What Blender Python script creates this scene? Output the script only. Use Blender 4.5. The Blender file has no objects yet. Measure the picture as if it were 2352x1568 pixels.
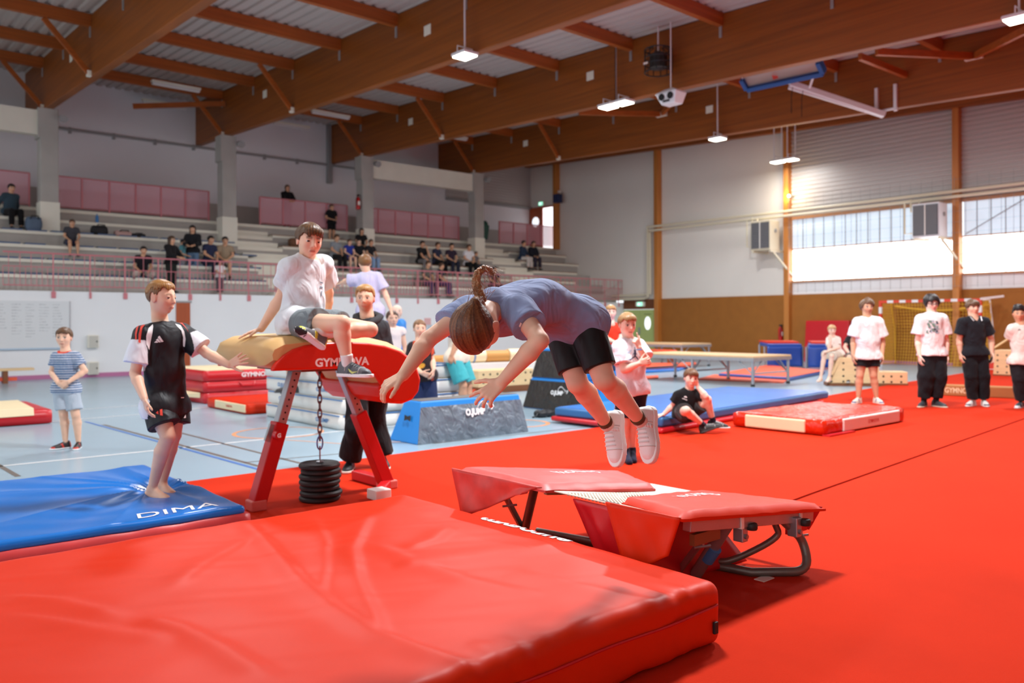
import bpy, math, random
import numpy as np
from mathutils import Vector, Matrix
from mathutils.bvhtree import BVHTree

# ------------------------------------------------------------------ camera
FPX, YAW, HCAM, CXP, CYP, RHO = 1887.0, math.radians(49.0), 1.40, 1176.0, 742.0, 0.0038
FW = np.array([math.cos(YAW), math.sin(YAW), 0.0])
RT = np.array([math.sin(YAW), -math.cos(YAW), 0.0])
CAMP = np.array([0.0, 0.0, HCAM])
scene = bpy.context.scene
COL = scene.collection
cam_d = bpy.data.cameras.new('camera'); cam = bpy.data.objects.new('camera', cam_d); COL.objects.link(cam)
cam_d.sensor_fit = 'HORIZONTAL'; cam_d.sensor_width = 36.0; cam_d.lens = FPX / 2352 * 36
cam_d.shift_y = -(784 - CYP) / 2352
cam_d.clip_end = 200; cam_d.clip_start = 0.05
cam.location = CAMP
_M = Matrix(((RT[0], 0, -FW[0]), (RT[1], 0, -FW[1]), (0, 1, 0)))
cam.rotation_euler = (_M @ Matrix.Rotation(-RHO, 3, 'Z')).to_euler()
cam_d.dof.use_dof = True; cam_d.dof.focus_distance = 3.5; cam_d.dof.aperture_fstop = 2.5
scene.camera = cam

# ------------------------------------------------------------------ world, exposure
world = bpy.data.worlds.new('world'); scene.world = world; world.use_nodes = True
_bg = world.node_tree.nodes['Background']
_bg.inputs[0].default_value = (0.90, 0.95, 1.0, 1); _bg.inputs[1].default_value = 1.5
scene.view_settings.view_transform = 'Standard'
scene.view_settings.look = 'None'
scene.view_settings.gamma = 1.0
scene.view_settings.use_curve_mapping = False
scene.view_settings.exposure = 0.08
LAMP_W = 255.0          # one hall luminaire
WINDOW_E = 5.0          # backlit translucent window sheets
try:
    scene.cycles.use_denoising = True
    scene.cycles.max_bounces = 6
    scene.cycles.sample_clamp_indirect = 6.0
except Exception:
    pass

# ------------------------------------------------------------------ helpers
def ray(px, py):
    A = px - CXP; B = CYP - py
    u = A + RHO * B; v = B - RHO * A
    return FW + RT * (u / FPX) + np.array([0, 0, v / FPX])
def uz(px, py, z=0.0):
    r = ray(px, py); return CAMP + r * ((z - HCAM) / r[2])
def uY(px, py, Y):
    r = ray(px, py); return CAMP + r * (Y / r[1])
def uX(px, py, X):
    r = ray(px, py); return CAMP + r * (X / r[0])
def ud(px, py, d): return CAMP + ray(px, py) * d
def V(*a): return np.array(a, float)
def nrm(v):
    v = np.asarray(v, float); return v / (np.linalg.norm(v) + 1e-12)
def lin(h):
    if isinstance(h, str):
        h = h.lstrip('#'); c = [int(h[i:i+2], 16) / 255 for i in (0, 2, 4)]
    else: c = [x / 255 for x in h]
    return tuple(x / 12.92 if x <= .04045 else ((x + .055) / 1.055) ** 2.4 for x in c)

MATS = {}
def mat(name, col=None, rough=.6, metal=0.0, bump=0.0, bscale=40.0, var=0.0, vscale=3.0, emit=0.0, alpha=1.0, spec=.5,
        vcol=False, wrinkle=0.0, stretch=None, sheen=0.0, sss=0.0, coat=0.0, trans=0.0):
    """a principled material with procedural colour variation and fine relief"""
    if name in MATS: return MATS[name]
    m = bpy.data.materials.new(name); m.use_nodes = True
    nt = m.node_tree; N = nt.nodes; L = nt.links
    b = N['Principled BSDF']
    c = lin(col) if col is not None else (.8, .8, .8)
    b.inputs['Roughness'].default_value = rough
    b.inputs['Metallic'].default_value = metal
    b.inputs['Specular IOR Level'].default_value = spec
    if alpha < 1: b.inputs['Alpha'].default_value = alpha
    if sheen: b.inputs['Sheen Weight'].default_value = sheen
    if coat: b.inputs['Coat Weight'].default_value = coat; b.inputs['Coat Roughness'].default_value = .25
    if trans: b.inputs['Transmission Weight'].default_value = trans
    if sss:
        b.inputs['Subsurface Weight'].default_value = sss
        b.inputs['Subsurface Radius'].default_value = (.012, .005, .003)
    tc = N.new('ShaderNodeTexCoord'); mp = N.new('ShaderNodeMapping')
    L.new(tc.outputs['Object'], mp.inputs['Vector'])
    if stretch: mp.inputs['Scale'].default_value = stretch
    src = None
    if vcol:
        at = N.new('ShaderNodeAttribute'); at.attribute_name = 'Col'; src = at.outputs['Color']
    if var > 0:
        nz = N.new('ShaderNodeTexNoise'); nz.inputs['Scale'].default_value = vscale; nz.inputs['Detail'].default_value = 5
        L.new(mp.outputs['Vector'], nz.inputs['Vector'])
        mr = N.new('ShaderNodeMapRange'); mr.inputs[1].default_value = .3; mr.inputs[2].default_value = .7
        mr.inputs[3].default_value = 1 - var; mr.inputs[4].default_value = 1 + var
        L.new(nz.outputs['Fac'], mr.inputs[0])
        hs = N.new('ShaderNodeHueSaturation')
        if src: L.new(src, hs.inputs['Color'])
        else: hs.inputs['Color'].default_value = (*c, 1)
        L.new(mr.outputs[0], hs.inputs['Value']); src = hs.outputs['Color']
    if src: L.new(src, b.inputs['Base Color'])
    else: b.inputs['Base Color'].default_value = (*c, 1)
    if emit:
        b.inputs['Emission Color'].default_value = (*c, 1); b.inputs['Emission Strength'].default_value = emit
    if bump > 0:
        nb = N.new('ShaderNodeTexNoise'); nb.inputs['Scale'].default_value = bscale; nb.inputs['Detail'].default_value = 3
        L.new(mp.outputs['Vector'], nb.inputs['Vector'])
        bp = N.new('ShaderNodeBump'); bp.inputs['Strength'].default_value = min(1, bump); bp.inputs['Distance'].default_value = .01
        L.new(nb.outputs['Fac'], bp.inputs['Height']); L.new(bp.outputs['Normal'], b.inputs['Normal'])
    if wrinkle > 0:
        n2 = N.new('ShaderNodeTexNoise'); n2.inputs['Scale'].default_value = 9; n2.inputs['Detail'].default_value = 2; n2.inputs['Distortion'].default_value = 1.2
        mp2 = N.new('ShaderNodeMapping'); mp2.inputs['Scale'].default_value = (1.0, 1.0, .55); mp2.inputs['Rotation'].default_value = (.3, .5, .2)
        L.new(tc.outputs['Object'], mp2.inputs['Vector']); L.new(mp2.outputs['Vector'], n2.inputs['Vector'])
        b2 = N.new('ShaderNodeBump'); b2.inputs['Strength'].default_value = wrinkle; b2.inputs['Distance'].default_value = .04
        L.new(n2.outputs['Fac'], b2.inputs['Height'])
        if bump > 0: L.new(b2.outputs['Normal'], bp.inputs['Normal'])
        else: L.new(b2.outputs['Normal'], b.inputs['Normal'])
    MATS[name] = m
    return m

def tag(o, label=None, cat=None, group=None, kind=None):
    if label: o['label'] = label
    if cat: o['category'] = cat
    if group: o['group'] = group
    if kind: o['kind'] = kind
    return o
ORG = {}
def org(o): return ORG.get(o.name, np.zeros(3)) if o is not None else np.zeros(3)
def thing(name, label, cat, loc=(0, 0, 0), group=None, kind=None):
    o = bpy.data.objects.new(name, None); COL.objects.link(o)
    o.location = loc; o.empty_display_size = .1
    ORG[o.name] = np.array(loc, float)
    return tag(o, label, cat, group, kind)
def link(name, me, m, parent=None, o_loc=None):
    o = bpy.data.objects.new(name, me); COL.objects.link(o)
    if m is not None:
        for mm in (m if isinstance(m, (list, tuple)) else [m]): me.materials.append(mm)
    if parent is not None:
        o.parent = parent; ORG[o.name] = org(parent)
    elif o_loc is not None:
        o.location = o_loc; ORG[o.name] = np.array(o_loc, float)
    return o

class MB:
    """collects polygons in world coordinates; build() links them as ONE mesh object"""
    def __init__(s): s.v = []; s.f = []; s.mi = []; s.n = 0
    def add(s, v, f, mi=0):
        k = len(s.v); s.v.extend([tuple(map(float, p)) for p in v])
        s.f.extend([tuple(i + k for i in q) for q in f]); s.mi.extend([mi] * len(f)); return s
    def box(s, x0, x1, y0, y1, z0, z1, mi=0):
        x0, x1 = min(x0, x1), max(x0, x1); y0, y1 = min(y0, y1), max(y0, y1); z0, z1 = min(z0, z1), max(z0, z1)
        return s.hexa([(x0,y0,z0),(x1,y0,z0),(x1,y1,z0),(x0,y1,z0)], [(x0,y0,z1),(x1,y0,z1),(x1,y1,z1),(x0,y1,z1)], mi)
    def hexa(s, a, b, mi=0):
        n = len(a)
        f = [tuple(range(n))[::-1], tuple(range(n, 2*n))] + [(i, (i+1) % n, n + (i+1) % n, n + i) for i in range(n)]
        return s.add(list(a) + list(b), f, mi)
    def prism(s, poly, vec, mi=0):
        a = [np.array(p, float) for p in poly]; v = np.array(vec, float)
        # keep outward faces: bottom normal should oppose vec
        nn = np.zeros(3)
        for i in range(len(a)): nn += np.cross(a[i], a[(i+1) % len(a)])
        if nn @ v < 0: a = a[::-1]
        return s.hexa(a, [p + v for p in a], mi)
    def bar(s, p, q, w, h, up=(0, 0, 1), mi=0):
        """rectangular bar from p to q: w sideways, h along up"""
        p = np.array(p, float); q = np.array(q, float); d = nrm(q - p)
        up = np.array(up, float)
        if abs(d @ nrm(up)) > .99: up = np.array([1., 0, 0])
        sd = nrm(np.cross(d, up)); u = nrm(np.cross(sd, d))
        a = [p + sd*w/2*i + u*h/2*j for i, j in ((-1,-1),(1,-1),(1,1),(-1,1))]
        b = [x + (q - p) for x in a]
        return s.hexa(a[::-1] if False else a, b, mi) if np.dot(np.cross(a[1]-a[0], a[2]-a[1]), d) > 0 else s.hexa(a[::-1], b[::-1], mi)
    def tube(s, pts, r, n=8, closed=False, mi=0):
        P = [np.array(p, float) for p in pts]; k = len(P)
        rr = r if hasattr(r, '__len__') else [r] * k
        vs = []; up = None
        for i in range(k):
            if closed: d = nrm(P[(i+1) % k] - P[i-1])
            else: d = nrm(P[min(i+1, k-1)] - P[max(i-1, 0)])
            if up is None:
                up = np.array([0, 0, 1.]) if abs(d[2]) < .9 else np.array([1., 0, 0])
            sd = nrm(np.cross(d, up)); up = nrm(np.cross(sd, d))
            for j in range(n):
                a = 2*math.pi*j/n
                vs.append(P[i] + rr[i]*(sd*math.cos(a) + up*math.sin(a)))
        f = []
        for i in range(k if closed else k-1):
            for j in range(n):
                a, b = i*n + j, i*n + (j+1) % n; c, e = ((i+1) % k)*n + (j+1) % n, ((i+1) % k)*n + j
                f.append((a, b, c, e))
        if not closed:
            f.append(tuple(range(n))[::-1]); f.append(tuple(range((k-1)*n, k*n)))
        return s.add(vs, f, mi)
    def lathe(s, prof, c, n=24, axis='z', mi=0):
        vs = []; f = []
        for (r, z) in prof:
            for j in range(n):
                a = 2*math.pi*j/n
                p = (r*math.cos(a), r*math.sin(a), z)
                if axis == 'x': p = (p[2], p[0], p[1])
                if axis == 'y': p = (p[1], p[2], p[0])
                vs.append((p[0]+c[0], p[1]+c[1], p[2]+c[2]))
        k = len(prof)
        for i in range(k-1):
            for j in range(n): f.append((i*n+j, i*n+(j+1) % n, (i+1)*n+(j+1) % n, (i+1)*n+j))
        if prof[0][0] > 1e-4: f.append(tuple(range(n))[::-1])
        if prof[-1][0] > 1e-4: f.append(tuple(range((k-1)*n, k*n)))
        return s.add(vs, f, mi)
    def grid(s, fn, nu, nv, mi=0):
        vs = [fn(i/nu, j/nv) for j in range(nv+1) for i in range(nu+1)]
        f = [(j*(nu+1)+i, j*(nu+1)+i+1, (j+1)*(nu+1)+i+1, (j+1)*(nu+1)+i) for j in range(nv) for i in range(nu)]
        return s.add(vs, f, mi)
    def build(s, name, m, parent=None, smooth=False, bevel=0, bseg=2, loc=None, angle=40):
        o_ = org(parent) if parent is not None else (np.array(loc, float) if loc is not None else np.zeros(3))
        me = bpy.data.meshes.new(name)
        me.from_pydata([tuple(np.array(p) - o_) for p in s.v], [], s.f)
        if any(s.mi): me.polygons.foreach_set('material_index', s.mi)
        if smooth:
            me.polygons.foreach_set('use_smooth', [True] * len(me.polygons))
            me.set_sharp_from_angle(angle=math.radians(angle))
        me.update()
        o = link(name, me, m, parent, loc)
        if bevel:
            b = o.modifiers.new('bevel', 'BEVEL'); b.width = bevel; b.segments = bseg; b.limit_method = 'ANGLE'; b.angle_limit = math.radians(35)
            b.harden_normals = False
        return o
def rbox_mesh(x0, x1, y0, y1, z0, z1, r, h, disp=None):
    """rounded box surface as dense grid; h = target cell size; disp(P)->offset array added along the outward normal"""
    lo = np.array([x0, y0, z0]); hi = np.array([x1, y1, z1])
    n = np.maximum(2, np.round((hi - lo) / h).astype(int))
    vs, fs, k = [], [], 0
    for ax in range(3):
        a, b = (ax+1) % 3, (ax+2) % 3
        for side in (0, 1):
            U, W = np.meshgrid(np.linspace(0, 1, n[a]+1), np.linspace(0, 1, n[b]+1), indexing='ij')
            P = np.zeros(U.shape + (3,)); P[..., ax] = side; P[..., a] = U; P[..., b] = W
            vs.append((lo + P*(hi-lo)).reshape(-1, 3))
            I = np.arange(U.size).reshape(U.shape) + k
            q = np.stack([I[:-1, :-1], I[1:, :-1], I[1:, 1:], I[:-1, 1:]], -1).reshape(-1, 4)
            fs.append(q if side else q[:, ::-1]); k += U.size
    P = np.concatenate(vs); Fq = np.concatenate(fs)
    inner = np.clip(P, lo + r, hi - r); dlt = P - inner
    ln = np.linalg.norm(dlt, axis=1, keepdims=True)
    cen = (lo + hi) / 2
    nn = np.where(ln > 1e-9, dlt / np.maximum(ln, 1e-9), 0)
    Q = inner + nn * r
    if disp is not None: Q = Q + nn * disp(Q, nn)[:, None]
    # weld
    key = np.round(P * 1e5).astype(np.int64)
    _, idx, inv = np.unique(key, axis=0, return_index=True, return_inverse=True)
    return Q[idx], inv.reshape(-1)[Fq]
def build_np(name, P, F, m, parent=None, smooth=True, cols=None, loc=None):
    o_ = org(parent) if parent is not None else (np.array(loc, float) if loc is not None else np.zeros(3))
    me = bpy.data.meshes.new(name)
    me.vertices.add(len(P)); me.vertices.foreach_set('co', (P - o_).astype(np.float32).ravel())
    nf, k = F.shape
    me.loops.add(nf*k); me.loops.foreach_set('vertex_index', F.astype(np.int32).ravel())
    me.polygons.add(nf); me.polygons.foreach_set('loop_start', np.arange(0, nf*k, k, dtype=np.int32))
    me.polygons.foreach_set('use_smooth', np.ones(nf, bool) if smooth else np.zeros(nf, bool))
    me.update(calc_edges=True)
    if cols is not None:
        at = me.color_attributes.new('Col', 'FLOAT_COLOR', 'POINT')
        c4 = np.ones((len(P), 4), np.float32); c4[:, :3] = cols
        at.data.foreach_set('color', c4.ravel())
    me.validate()
    return link(name, me, m, parent, loc)
def bvh_of(o):
    me = o.data; off = org(o)
    vs = [Vector(v.co) + Vector(off) for v in me.vertices]
    return BVHTree.FromPolygons(vs, [tuple(p.vertices) for p in me.polygons])
def text_mesh(s, size=1.0, bold=0.0, shear=0.0):
    cu = bpy.data.curves.new('lettering', 'FONT'); cu.body = s; cu.size = size; cu.offset = bold; cu.shear = shear
    cu.resolution_u = 3
    o = bpy.data.objects.new('lettering', cu); COL.objects.link(o)
    dg = bpy.context.evaluated_depsgraph_get()
    me = bpy.data.meshes.new_from_object(o.evaluated_get(dg))
    vs = np.array([v.co[:] for v in me.vertices]); fs = [tuple(p.vertices) for p in me.polygons]
    bpy.data.objects.remove(o); bpy.data.curves.remove(cu); bpy.data.meshes.remove(me)
    return vs[:, :2], fs
def decal(name, vs, fs, o3, xd, yd, m, parent, lift=.002, bvh=None, back=.3, fine=None):
    """flat print laid on a surface: 2D shape -> plane at o3 (xd, yd), optionally projected onto a mesh"""
    xd = np.array(xd, float); yd = np.array(yd, float); nn = nrm(np.cross(xd, yd))
    vs = np.array(vs, float)
    if fine:
        import bmesh
        bm = bmesh.new(); bv = [bm.verts.new((p[0], p[1], 0)) for p in vs]
        for f in fs:
            try: bm.faces.new([bv[i] for i in f])
            except ValueError: pass
        for it in range(4):
            ed = [e for e in bm.edges if e.calc_length() > fine]
            if not ed: break
            bmesh.ops.subdivide_edges(bm, edges=ed, cuts=1)
        bmesh.ops.triangulate(bm, faces=bm.faces[:])
        bm.verts.index_update()
        vs = np.array([v.co[:2] for v in bm.verts]); fs = [tuple(v.index for v in f.verts) for f in bm.faces]; bm.free()
    P = np.array(o3, float) + vs[:, :1]*xd + vs[:, 1:2]*yd
    ok = np.ones(len(P), bool)
    if bvh is not None:
        for i, p in enumerate(P):
            h = bvh.ray_cast(Vector(p + nn*back), Vector(-nn), back*2.2)
            if h[0] is None: ok[i] = False
            else: P[i] = np.array(h[0]) + nn*lift
    else: P = P + nn*lift
    fs = [f for f in fs if all(ok[i] for i in f)]
    o_ = org(parent)
    me = bpy.data.meshes.new(name); me.from_pydata([tuple(p - o_) for p in P], [], fs); me.update()
    return link(name, me, m, parent)
def letters(s, o3, xd, yd, height, m, parent, bold=0.02, width=None, lift=.002, bvh=None, center=True, shear=0.0, name='lettering', fine=None):
    vs, fs = text_mesh(s, 1.0, bold, shear)
    lo, hi = vs.min(0), vs.max(0)
    vs = vs - ((lo+hi)/2 if center else lo)
    sy = height / (hi[1]-lo[1]); sx = (width / (hi[0]-lo[0])) if width else sy
    vs = vs * np.array([sx, sy])
    return decal(name, vs, fs, o3, nrm(xd), nrm(yd), m, parent, lift, bvh, fine=fine)
def pxdecal(name, polys, m, parent, bvh, lift=.0025, fine=3.0, joined=False):
    if len(polys) > 1 and not joined: return [pxdecal(name, [p], m, parent, bvh, lift, fine) for p in polys]
    """print on a surface: outlines measured in the photograph, laid onto the mesh they are printed on"""
    import bmesh
    bm = bmesh.new()
    for poly in polys:
        try: bm.faces.new([bm.verts.new((x, -y, 0)) for x, y in poly])
        except ValueError: pass
    bmesh.ops.triangulate(bm, faces=bm.faces[:])
    for it in range(4):
        ed = [e for e in bm.edges if e.calc_length() > fine]
        if not ed: break
        bmesh.ops.subdivide_edges(bm, edges=ed, cuts=1); bmesh.ops.triangulate(bm, faces=bm.faces[:])
    bm.verts.index_update(); vs = [(v.co.x, -v.co.y) for v in bm.verts]; fs = [tuple(v.index for v in f.verts) for f in bm.faces]; bm.free()
    P = []; ok = []
    for x, y in vs:
        r = nrm(ray(x, y)); h = bvh.ray_cast(Vector(CAMP), Vector(r), 40)
        ok.append(h[0] is not None); P.append(np.array(h[0]) + np.array(h[1])*lift*(1 if h[1].dot(Vector(r)) < 0 else -1) if h[0] is not None else CAMP)
    fs = [f for f in fs if all(ok[i] for i in f)]
    fs = [f for f in fs if max(np.linalg.norm(P[f[i]]-P[f[i-1]]) for i in range(3)) < .06]
    o_ = org(parent); me = bpy.data.meshes.new(name); me.from_pydata([tuple(p - o_) for p in P], [], fs); me.update()
    return link(name, me, m, parent)
def fan(pts): return np.array(pts, float), [tuple(range(len(pts)))]
random.seed(7); RNG = np.random.default_rng(7)
# ================================================================== THE HALL
XE, YW, YB, YC, YG = 27.4, 24.0, 30.1, 27.5, 28.35      # end wall, lower side wall, back wall, column line, gallery rail
X0, Y0 = -9.0, -9.0
def zbeam(Y): return 7.80 - .044 * (27.5 - Y)
def zdeck(Y): return 9.40 - .044 * (27.5 - Y)
m_floor = mat('blue_sports_vinyl', (154, 178, 192), rough=.24, var=.05, vscale=.5, spec=.5)
m_white = mat('white_wall_paint', (236, 238, 240), rough=.75, var=.02, vscale=.7)
m_plaster = mat('grey_white_plaster', (232, 226, 218), rough=.85, var=.03, vscale=.4)
m_back = mat('pale_gallery_plaster', (230, 231, 235), rough=.85, var=.03, vscale=.4)
m_conc = mat('bare_concrete', (178, 174, 168), rough=.85, var=.07, vscale=1.5, bump=.2, bscale=30)
m_cream = mat('cream_concrete_paint', (236, 233, 218), rough=.7, var=.03, vscale=2)
m_glulam = mat('glulam_timber', (142, 76, 20), rough=.5, var=.22, vscale=1.6, stretch=(3, .25, 9), bump=.08, bscale=6)
m_purlin = mat('purlin_timber', (164, 84, 26), rough=.5, var=.18, vscale=2, stretch=(.3, 4, 8))
m_post = mat('post_timber', (190, 120, 52), rough=.5, var=.15, vscale=2, stretch=(5, 5, .3))
m_deck = mat('pale_roof_sheet', (190, 180, 174), rough=.5, var=.05, vscale=.6)
m_clad = mat('grey_wall_cladding', (186, 181, 178), rough=.45, var=.03, vscale=.5)
m_brown = mat('brown_wall_panel', (158, 98, 34), rough=.8, var=.06, vscale=3, bump=.2, bscale=120)
m_pink = mat('pink_rail_paint', (206, 122, 130), rough=.45)
m_pinkmesh = mat('pink_perforated_sheet', (238, 176, 190), rough=.5, alpha=.45)
m_mauve = mat('mauve_skirting', (190, 116, 158), rough=.5)
m_pipe = mat('cream_pipe_paint', (222, 212, 186), rough=.4)
m_steel = mat('galvanised_steel', (150, 152, 156), rough=.35, metal=.7, var=.08, vscale=8)
m_dark = mat('dark_plastic', (26, 27, 30), rough=.5)
m_grey = mat('mid_grey_paint', (150, 150, 150), rough=.5)
m_bseat = mat('blue_bench_seat', (72, 96, 132), rough=.5, var=.1, vscale=2)
m_wooddk = mat('brown_bench_edge', (150, 104, 70), rough=.6, var=.1, vscale=4)
m_reddoor = mat('red_brown_door', (172, 78, 34), rough=.45, var=.1, vscale=2, stretch=(4, 4, .4))
m_green = mat('pale_green_door', (178, 194, 118), rough=.5)
m_glow = mat('daylit_opening', (250, 250, 255), rough=.5, emit=1.6)
m_glass = mat('daylit_porthole', (240, 246, 255), rough=.2, emit=1.1)

def struct(name, mb, m, parent=None, kind=True, **k):
    o = mb.build(name, m, parent, **k)
    if parent is None and kind: o['kind'] = 'structure'
    return o
# floor
fl = struct('floor', MB().box(X0, XE, Y0, YW, -.3, 0), m_floor)
def floor_line(pts, w, m, name='floor_marking'):
    mb = MB()
    for a, b in zip(pts[:-1], pts[1:]):
        a = np.array([*a[:2], .0015]); b = np.array([*b[:2], .0015]); d = nrm(b - a); s = np.array([-d[1], d[0], 0]) * w / 2
        mb.add([a - s, b - s, b + s, a + s], [(0, 1, 2, 3)])
    return mb.build(name, m, fl)
m_lw = mat('white_court_line', (236, 238, 238), rough=.3); m_lb = mat('blue_court_line', (70, 120, 190), rough=.3)
m_ln = mat('brown_court_line', (110, 100, 92), rough=.3); m_lo = mat('orange_court_line', (246, 168, 112), rough=.3)
g2 = lambda *ps: [uz(x, y, 0) for x, y in ps]
floor_line(g2((-60, 1077), (5, 1070), (300, 1040), (614, 1008), (780, 990), (1000, 968)), .06, m_lw)
floor_line(g2((60, 972), (140, 966), (325, 951), (620, 920)), .05, m_lw)
floor_line(g2((130, 944), (330, 930), (500, 915)), .05, m_lw)
floor_line(g2((238, 975), (400, 1018), (645, 1084), (700, 1098)), .05, m_ln)
floor_line(g2((196, 968), (400, 1024), (595, 1078), (640, 1091)), .05, m_lb)
floor_line(g2((404, 991), (660, 1056), (800, 1092)), .045, m_ln)
floor_line(g2((-40, 1045), (0, 1070), (42, 1094)), .05, m_ln)
floor_line(g2((560, 1062), (800, 1040), (900, 1030)), .03, m_ln)
floor_line(g2((860, 1016), (1000, 1018), (1300, 985), (1460, 968)), .03, m_ln)
floor_line([uz(640, 993, 0) + .55*V(math.cos(a), math.sin(a), 0) for a in np.linspace(0, 2*math.pi, 40)], .05, m_lo)
floor_line([uz(1190, 972, 0) + .42*V(math.cos(a), math.sin(a), 0) for a in np.linspace(0, 2*math.pi, 40)], .06, m_lo)
floor_line(g2((655, 1010), (800, 1020), (1000, 1010), (1120, 1000)), .03, m_lo)
# lower white side wall with its mauve skirting
struct('wall_left', MB().box(X0, XE, YW, YW + .3, 0, 2.28), m_white)
struct('baseboard_left', MB().box(X0, XE - .02, YW - .02, YW, 0, .11), m_mauve)
# the wall behind the photographer, unseen, added to block sky light; low-x side left open for fill
wn = struct('wall_front', MB().box(X0, XE, Y0 - .3, Y0, 0, zdeck(Y0)), m_plaster)
MB().box(X0, XE, Y0, Y0 + .06, 0, 2.4).build('wall_panel', m_brown, wn)
# gallery back wall
wb = struct('wall_back', MB().box(X0, XE, YB, YB + .3, 2, zdeck(YB) + .1), m_back)
mb = MB()
for (a, b) in ((-9, 6.2), (6.2, 11.6), (11.6, 17.0), (17.0, 22.6)):
    mb.tube([(a, YB - .08, 7.84), (b, YB - .08, 7.84)], .045, 8)
    x = a + .6
    while x < b: mb.box(x - .04, x + .04, YB - .12, YB, 7.72, 7.9); x += 1.35
mb.build('cable_tray', m_grey, wb)
def ribbed(mb, p0, ud_, vd, L, W, period, depth, nd):
    """ribbed sheet: ribs run along ud_ (length L), repeat along vd (width W), relief along nd"""
    p0 = np.array(p0, float); ud_, vd, nd = (np.array(x, float) for x in (ud_, vd, nd))
    n = int(W / period); prof = []
    for i in range(n):
        for (t, h) in ((0, 0), (.35, 0), (.45, 1), (.9, 1)): prof.append(((i + t) * period, h * depth))
    prof.append((n * period, 0))
    vs = []
    for (t, h) in prof:
        vs.append(p0 + vd * t + nd * h); vs.append(p0 + vd * t + nd * h + ud_ * L)
    mb.add(vs, [(2*i, 2*i + 1, 2*i + 3, 2*i + 2) for i in range(len(prof) - 1)])
    return mb
cl = MB(); ribbed(cl, (22.2, YB - .02, 7.1), (1, 0, 0), (0, 0, 1), XE - 22.2, 2.3, .13, .03, (0, -1, 0))
cl.build('cladding_sheet', m_clad, wb)
MB().box(22.2, XE, YB - .14, YB, 7.0, 7.12).build('ledge', m_grey, wb)
MB().box(16.2, 16.38, YB - .2, YB, 7.1, zdeck(YB)).build('steel_post', m_grey, wb)

# ---- roof: ribbed deck, glulam beams, purlins, braces
ceil = MB()
sl = nrm((0, 1, .044))
ribbed(ceil, (X0, Y0, zdeck(Y0)), sl, (1, 0, 0), (YB - Y0 + .3), XE - X0 + .3, .30, .05, (0, 0, -1))
roof = struct('ceiling', ceil, m_deck)
MB().hexa([(X0,Y0,zdeck(Y0)+.06),(XE+.3,Y0,zdeck(Y0)+.06),(XE+.3,YB+.3,zdeck(YB)+.07),(X0,YB+.3,zdeck(YB)+.07)],
          [(X0,Y0,zdeck(Y0)+.2),(XE+.3,Y0,zdeck(Y0)+.2),(XE+.3,YB+.3,zdeck(YB)+.2),(X0,YB+.3,zdeck(YB)+.2)]).build('roof_insulation', m_grey, roof)
BX = [.2, 5.63, 11.05, 16.45, 21.90]
PY = [27.6, 25.05, 22.3, 19.55, 16.8, 14.05, 11.3, 8.55, 5.8, 3.05, .3, -2.5, -5.2]
def beam_mesh(x, w=.22, y0=Y0, y1=YB):
    return MB().hexa([(x-w/2,y0,zbeam(y0)),(x+w/2,y0,zbeam(y0)),(x+w/2,y1,zbeam(y1)),(x-w/2,y1,zbeam(y1))],
                     [(x-w/2,y0,zdeck(y0)-.06),(x+w/2,y0,zdeck(y0)-.06),(x+w/2,y1,zdeck(y1)-.06),(x-w/2,y1,zdeck(y1)-.06)])
beams = []
for x in BX:
    b = struct('beam', beam_mesh(x), m_glulam, bevel=.015, bseg=1); beams.append(b)
    for y in (24.2, 15.5):
        MB().box(x-.125, x-.11, y-.13, y+.13, zbeam(y)+.75, zbeam(y)+.98).build('number_plate', m_cream, b)
    for y in PY:
        MB().box(x-.135, x-.11, y-.035, y+.035, zdeck(y)-.62, zdeck(y)-.3).build('purlin_hanger', m_grey, b)
# the last beam, tucked against the end wall
MB_ = MB().hexa([(27.0,Y0,8.02-.051*(10.2-Y0)),(27.25,Y0,8.02-.051*(10.2-Y0)),(27.25,YB,8.02+.051*(YB-10.2)),(27.0,YB,8.02+.051*(YB-10.2))],
                [(27.0,Y0,zdeck(Y0)-.06),(27.25,Y0,zdeck(Y0)-.06),(27.25,YB,zdeck(YB)-.06),(27.0,YB,zdeck(YB)-.06)])
beams.append(struct('beam', MB_, m_glulam))
pm = None
xs = [X0] + BX + [27.1]
for a, b in zip(xs[:-1], xs[1:]):
    for y in PY:
        me = MB().hexa([(a+.1,y-.07,zdeck(y)-.36),(b-.1,y-.07,zdeck(y)-.36),(b-.1,y+.07,zdeck(y)-.36),(a+.1,y+.07,zdeck(y)-.36)],
                       [(a+.1,y-.07,zdeck(y)-.06),(b-.1,y-.07,zdeck(y)-.06),(b-.1,y+.07,zdeck(y)-.06),(a+.1,y+.07,zdeck(y)-.06)])
        me.build('purlin', m_purlin, roof)
for x in BX[1:] + [27.1]:
    for y in (27.5, 22.3, 11.3, 5.8):
        zb = zbeam(y) + (.02 if y < 27 else 0)
        if x > 27: continue
        if y < 20 : continue
        br = MB().bar((x-.14, y, zb+.05), (x-1.15, y, zdeck(y)-.38), .08, .12)
        o = br.build('knee_brace', m_purlin, roof)
        MB().box(x-.2, x-.1, y-.07, y+.07, zb-.02, zb+.12).build('brace_shoe', m_cream, roof)
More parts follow.
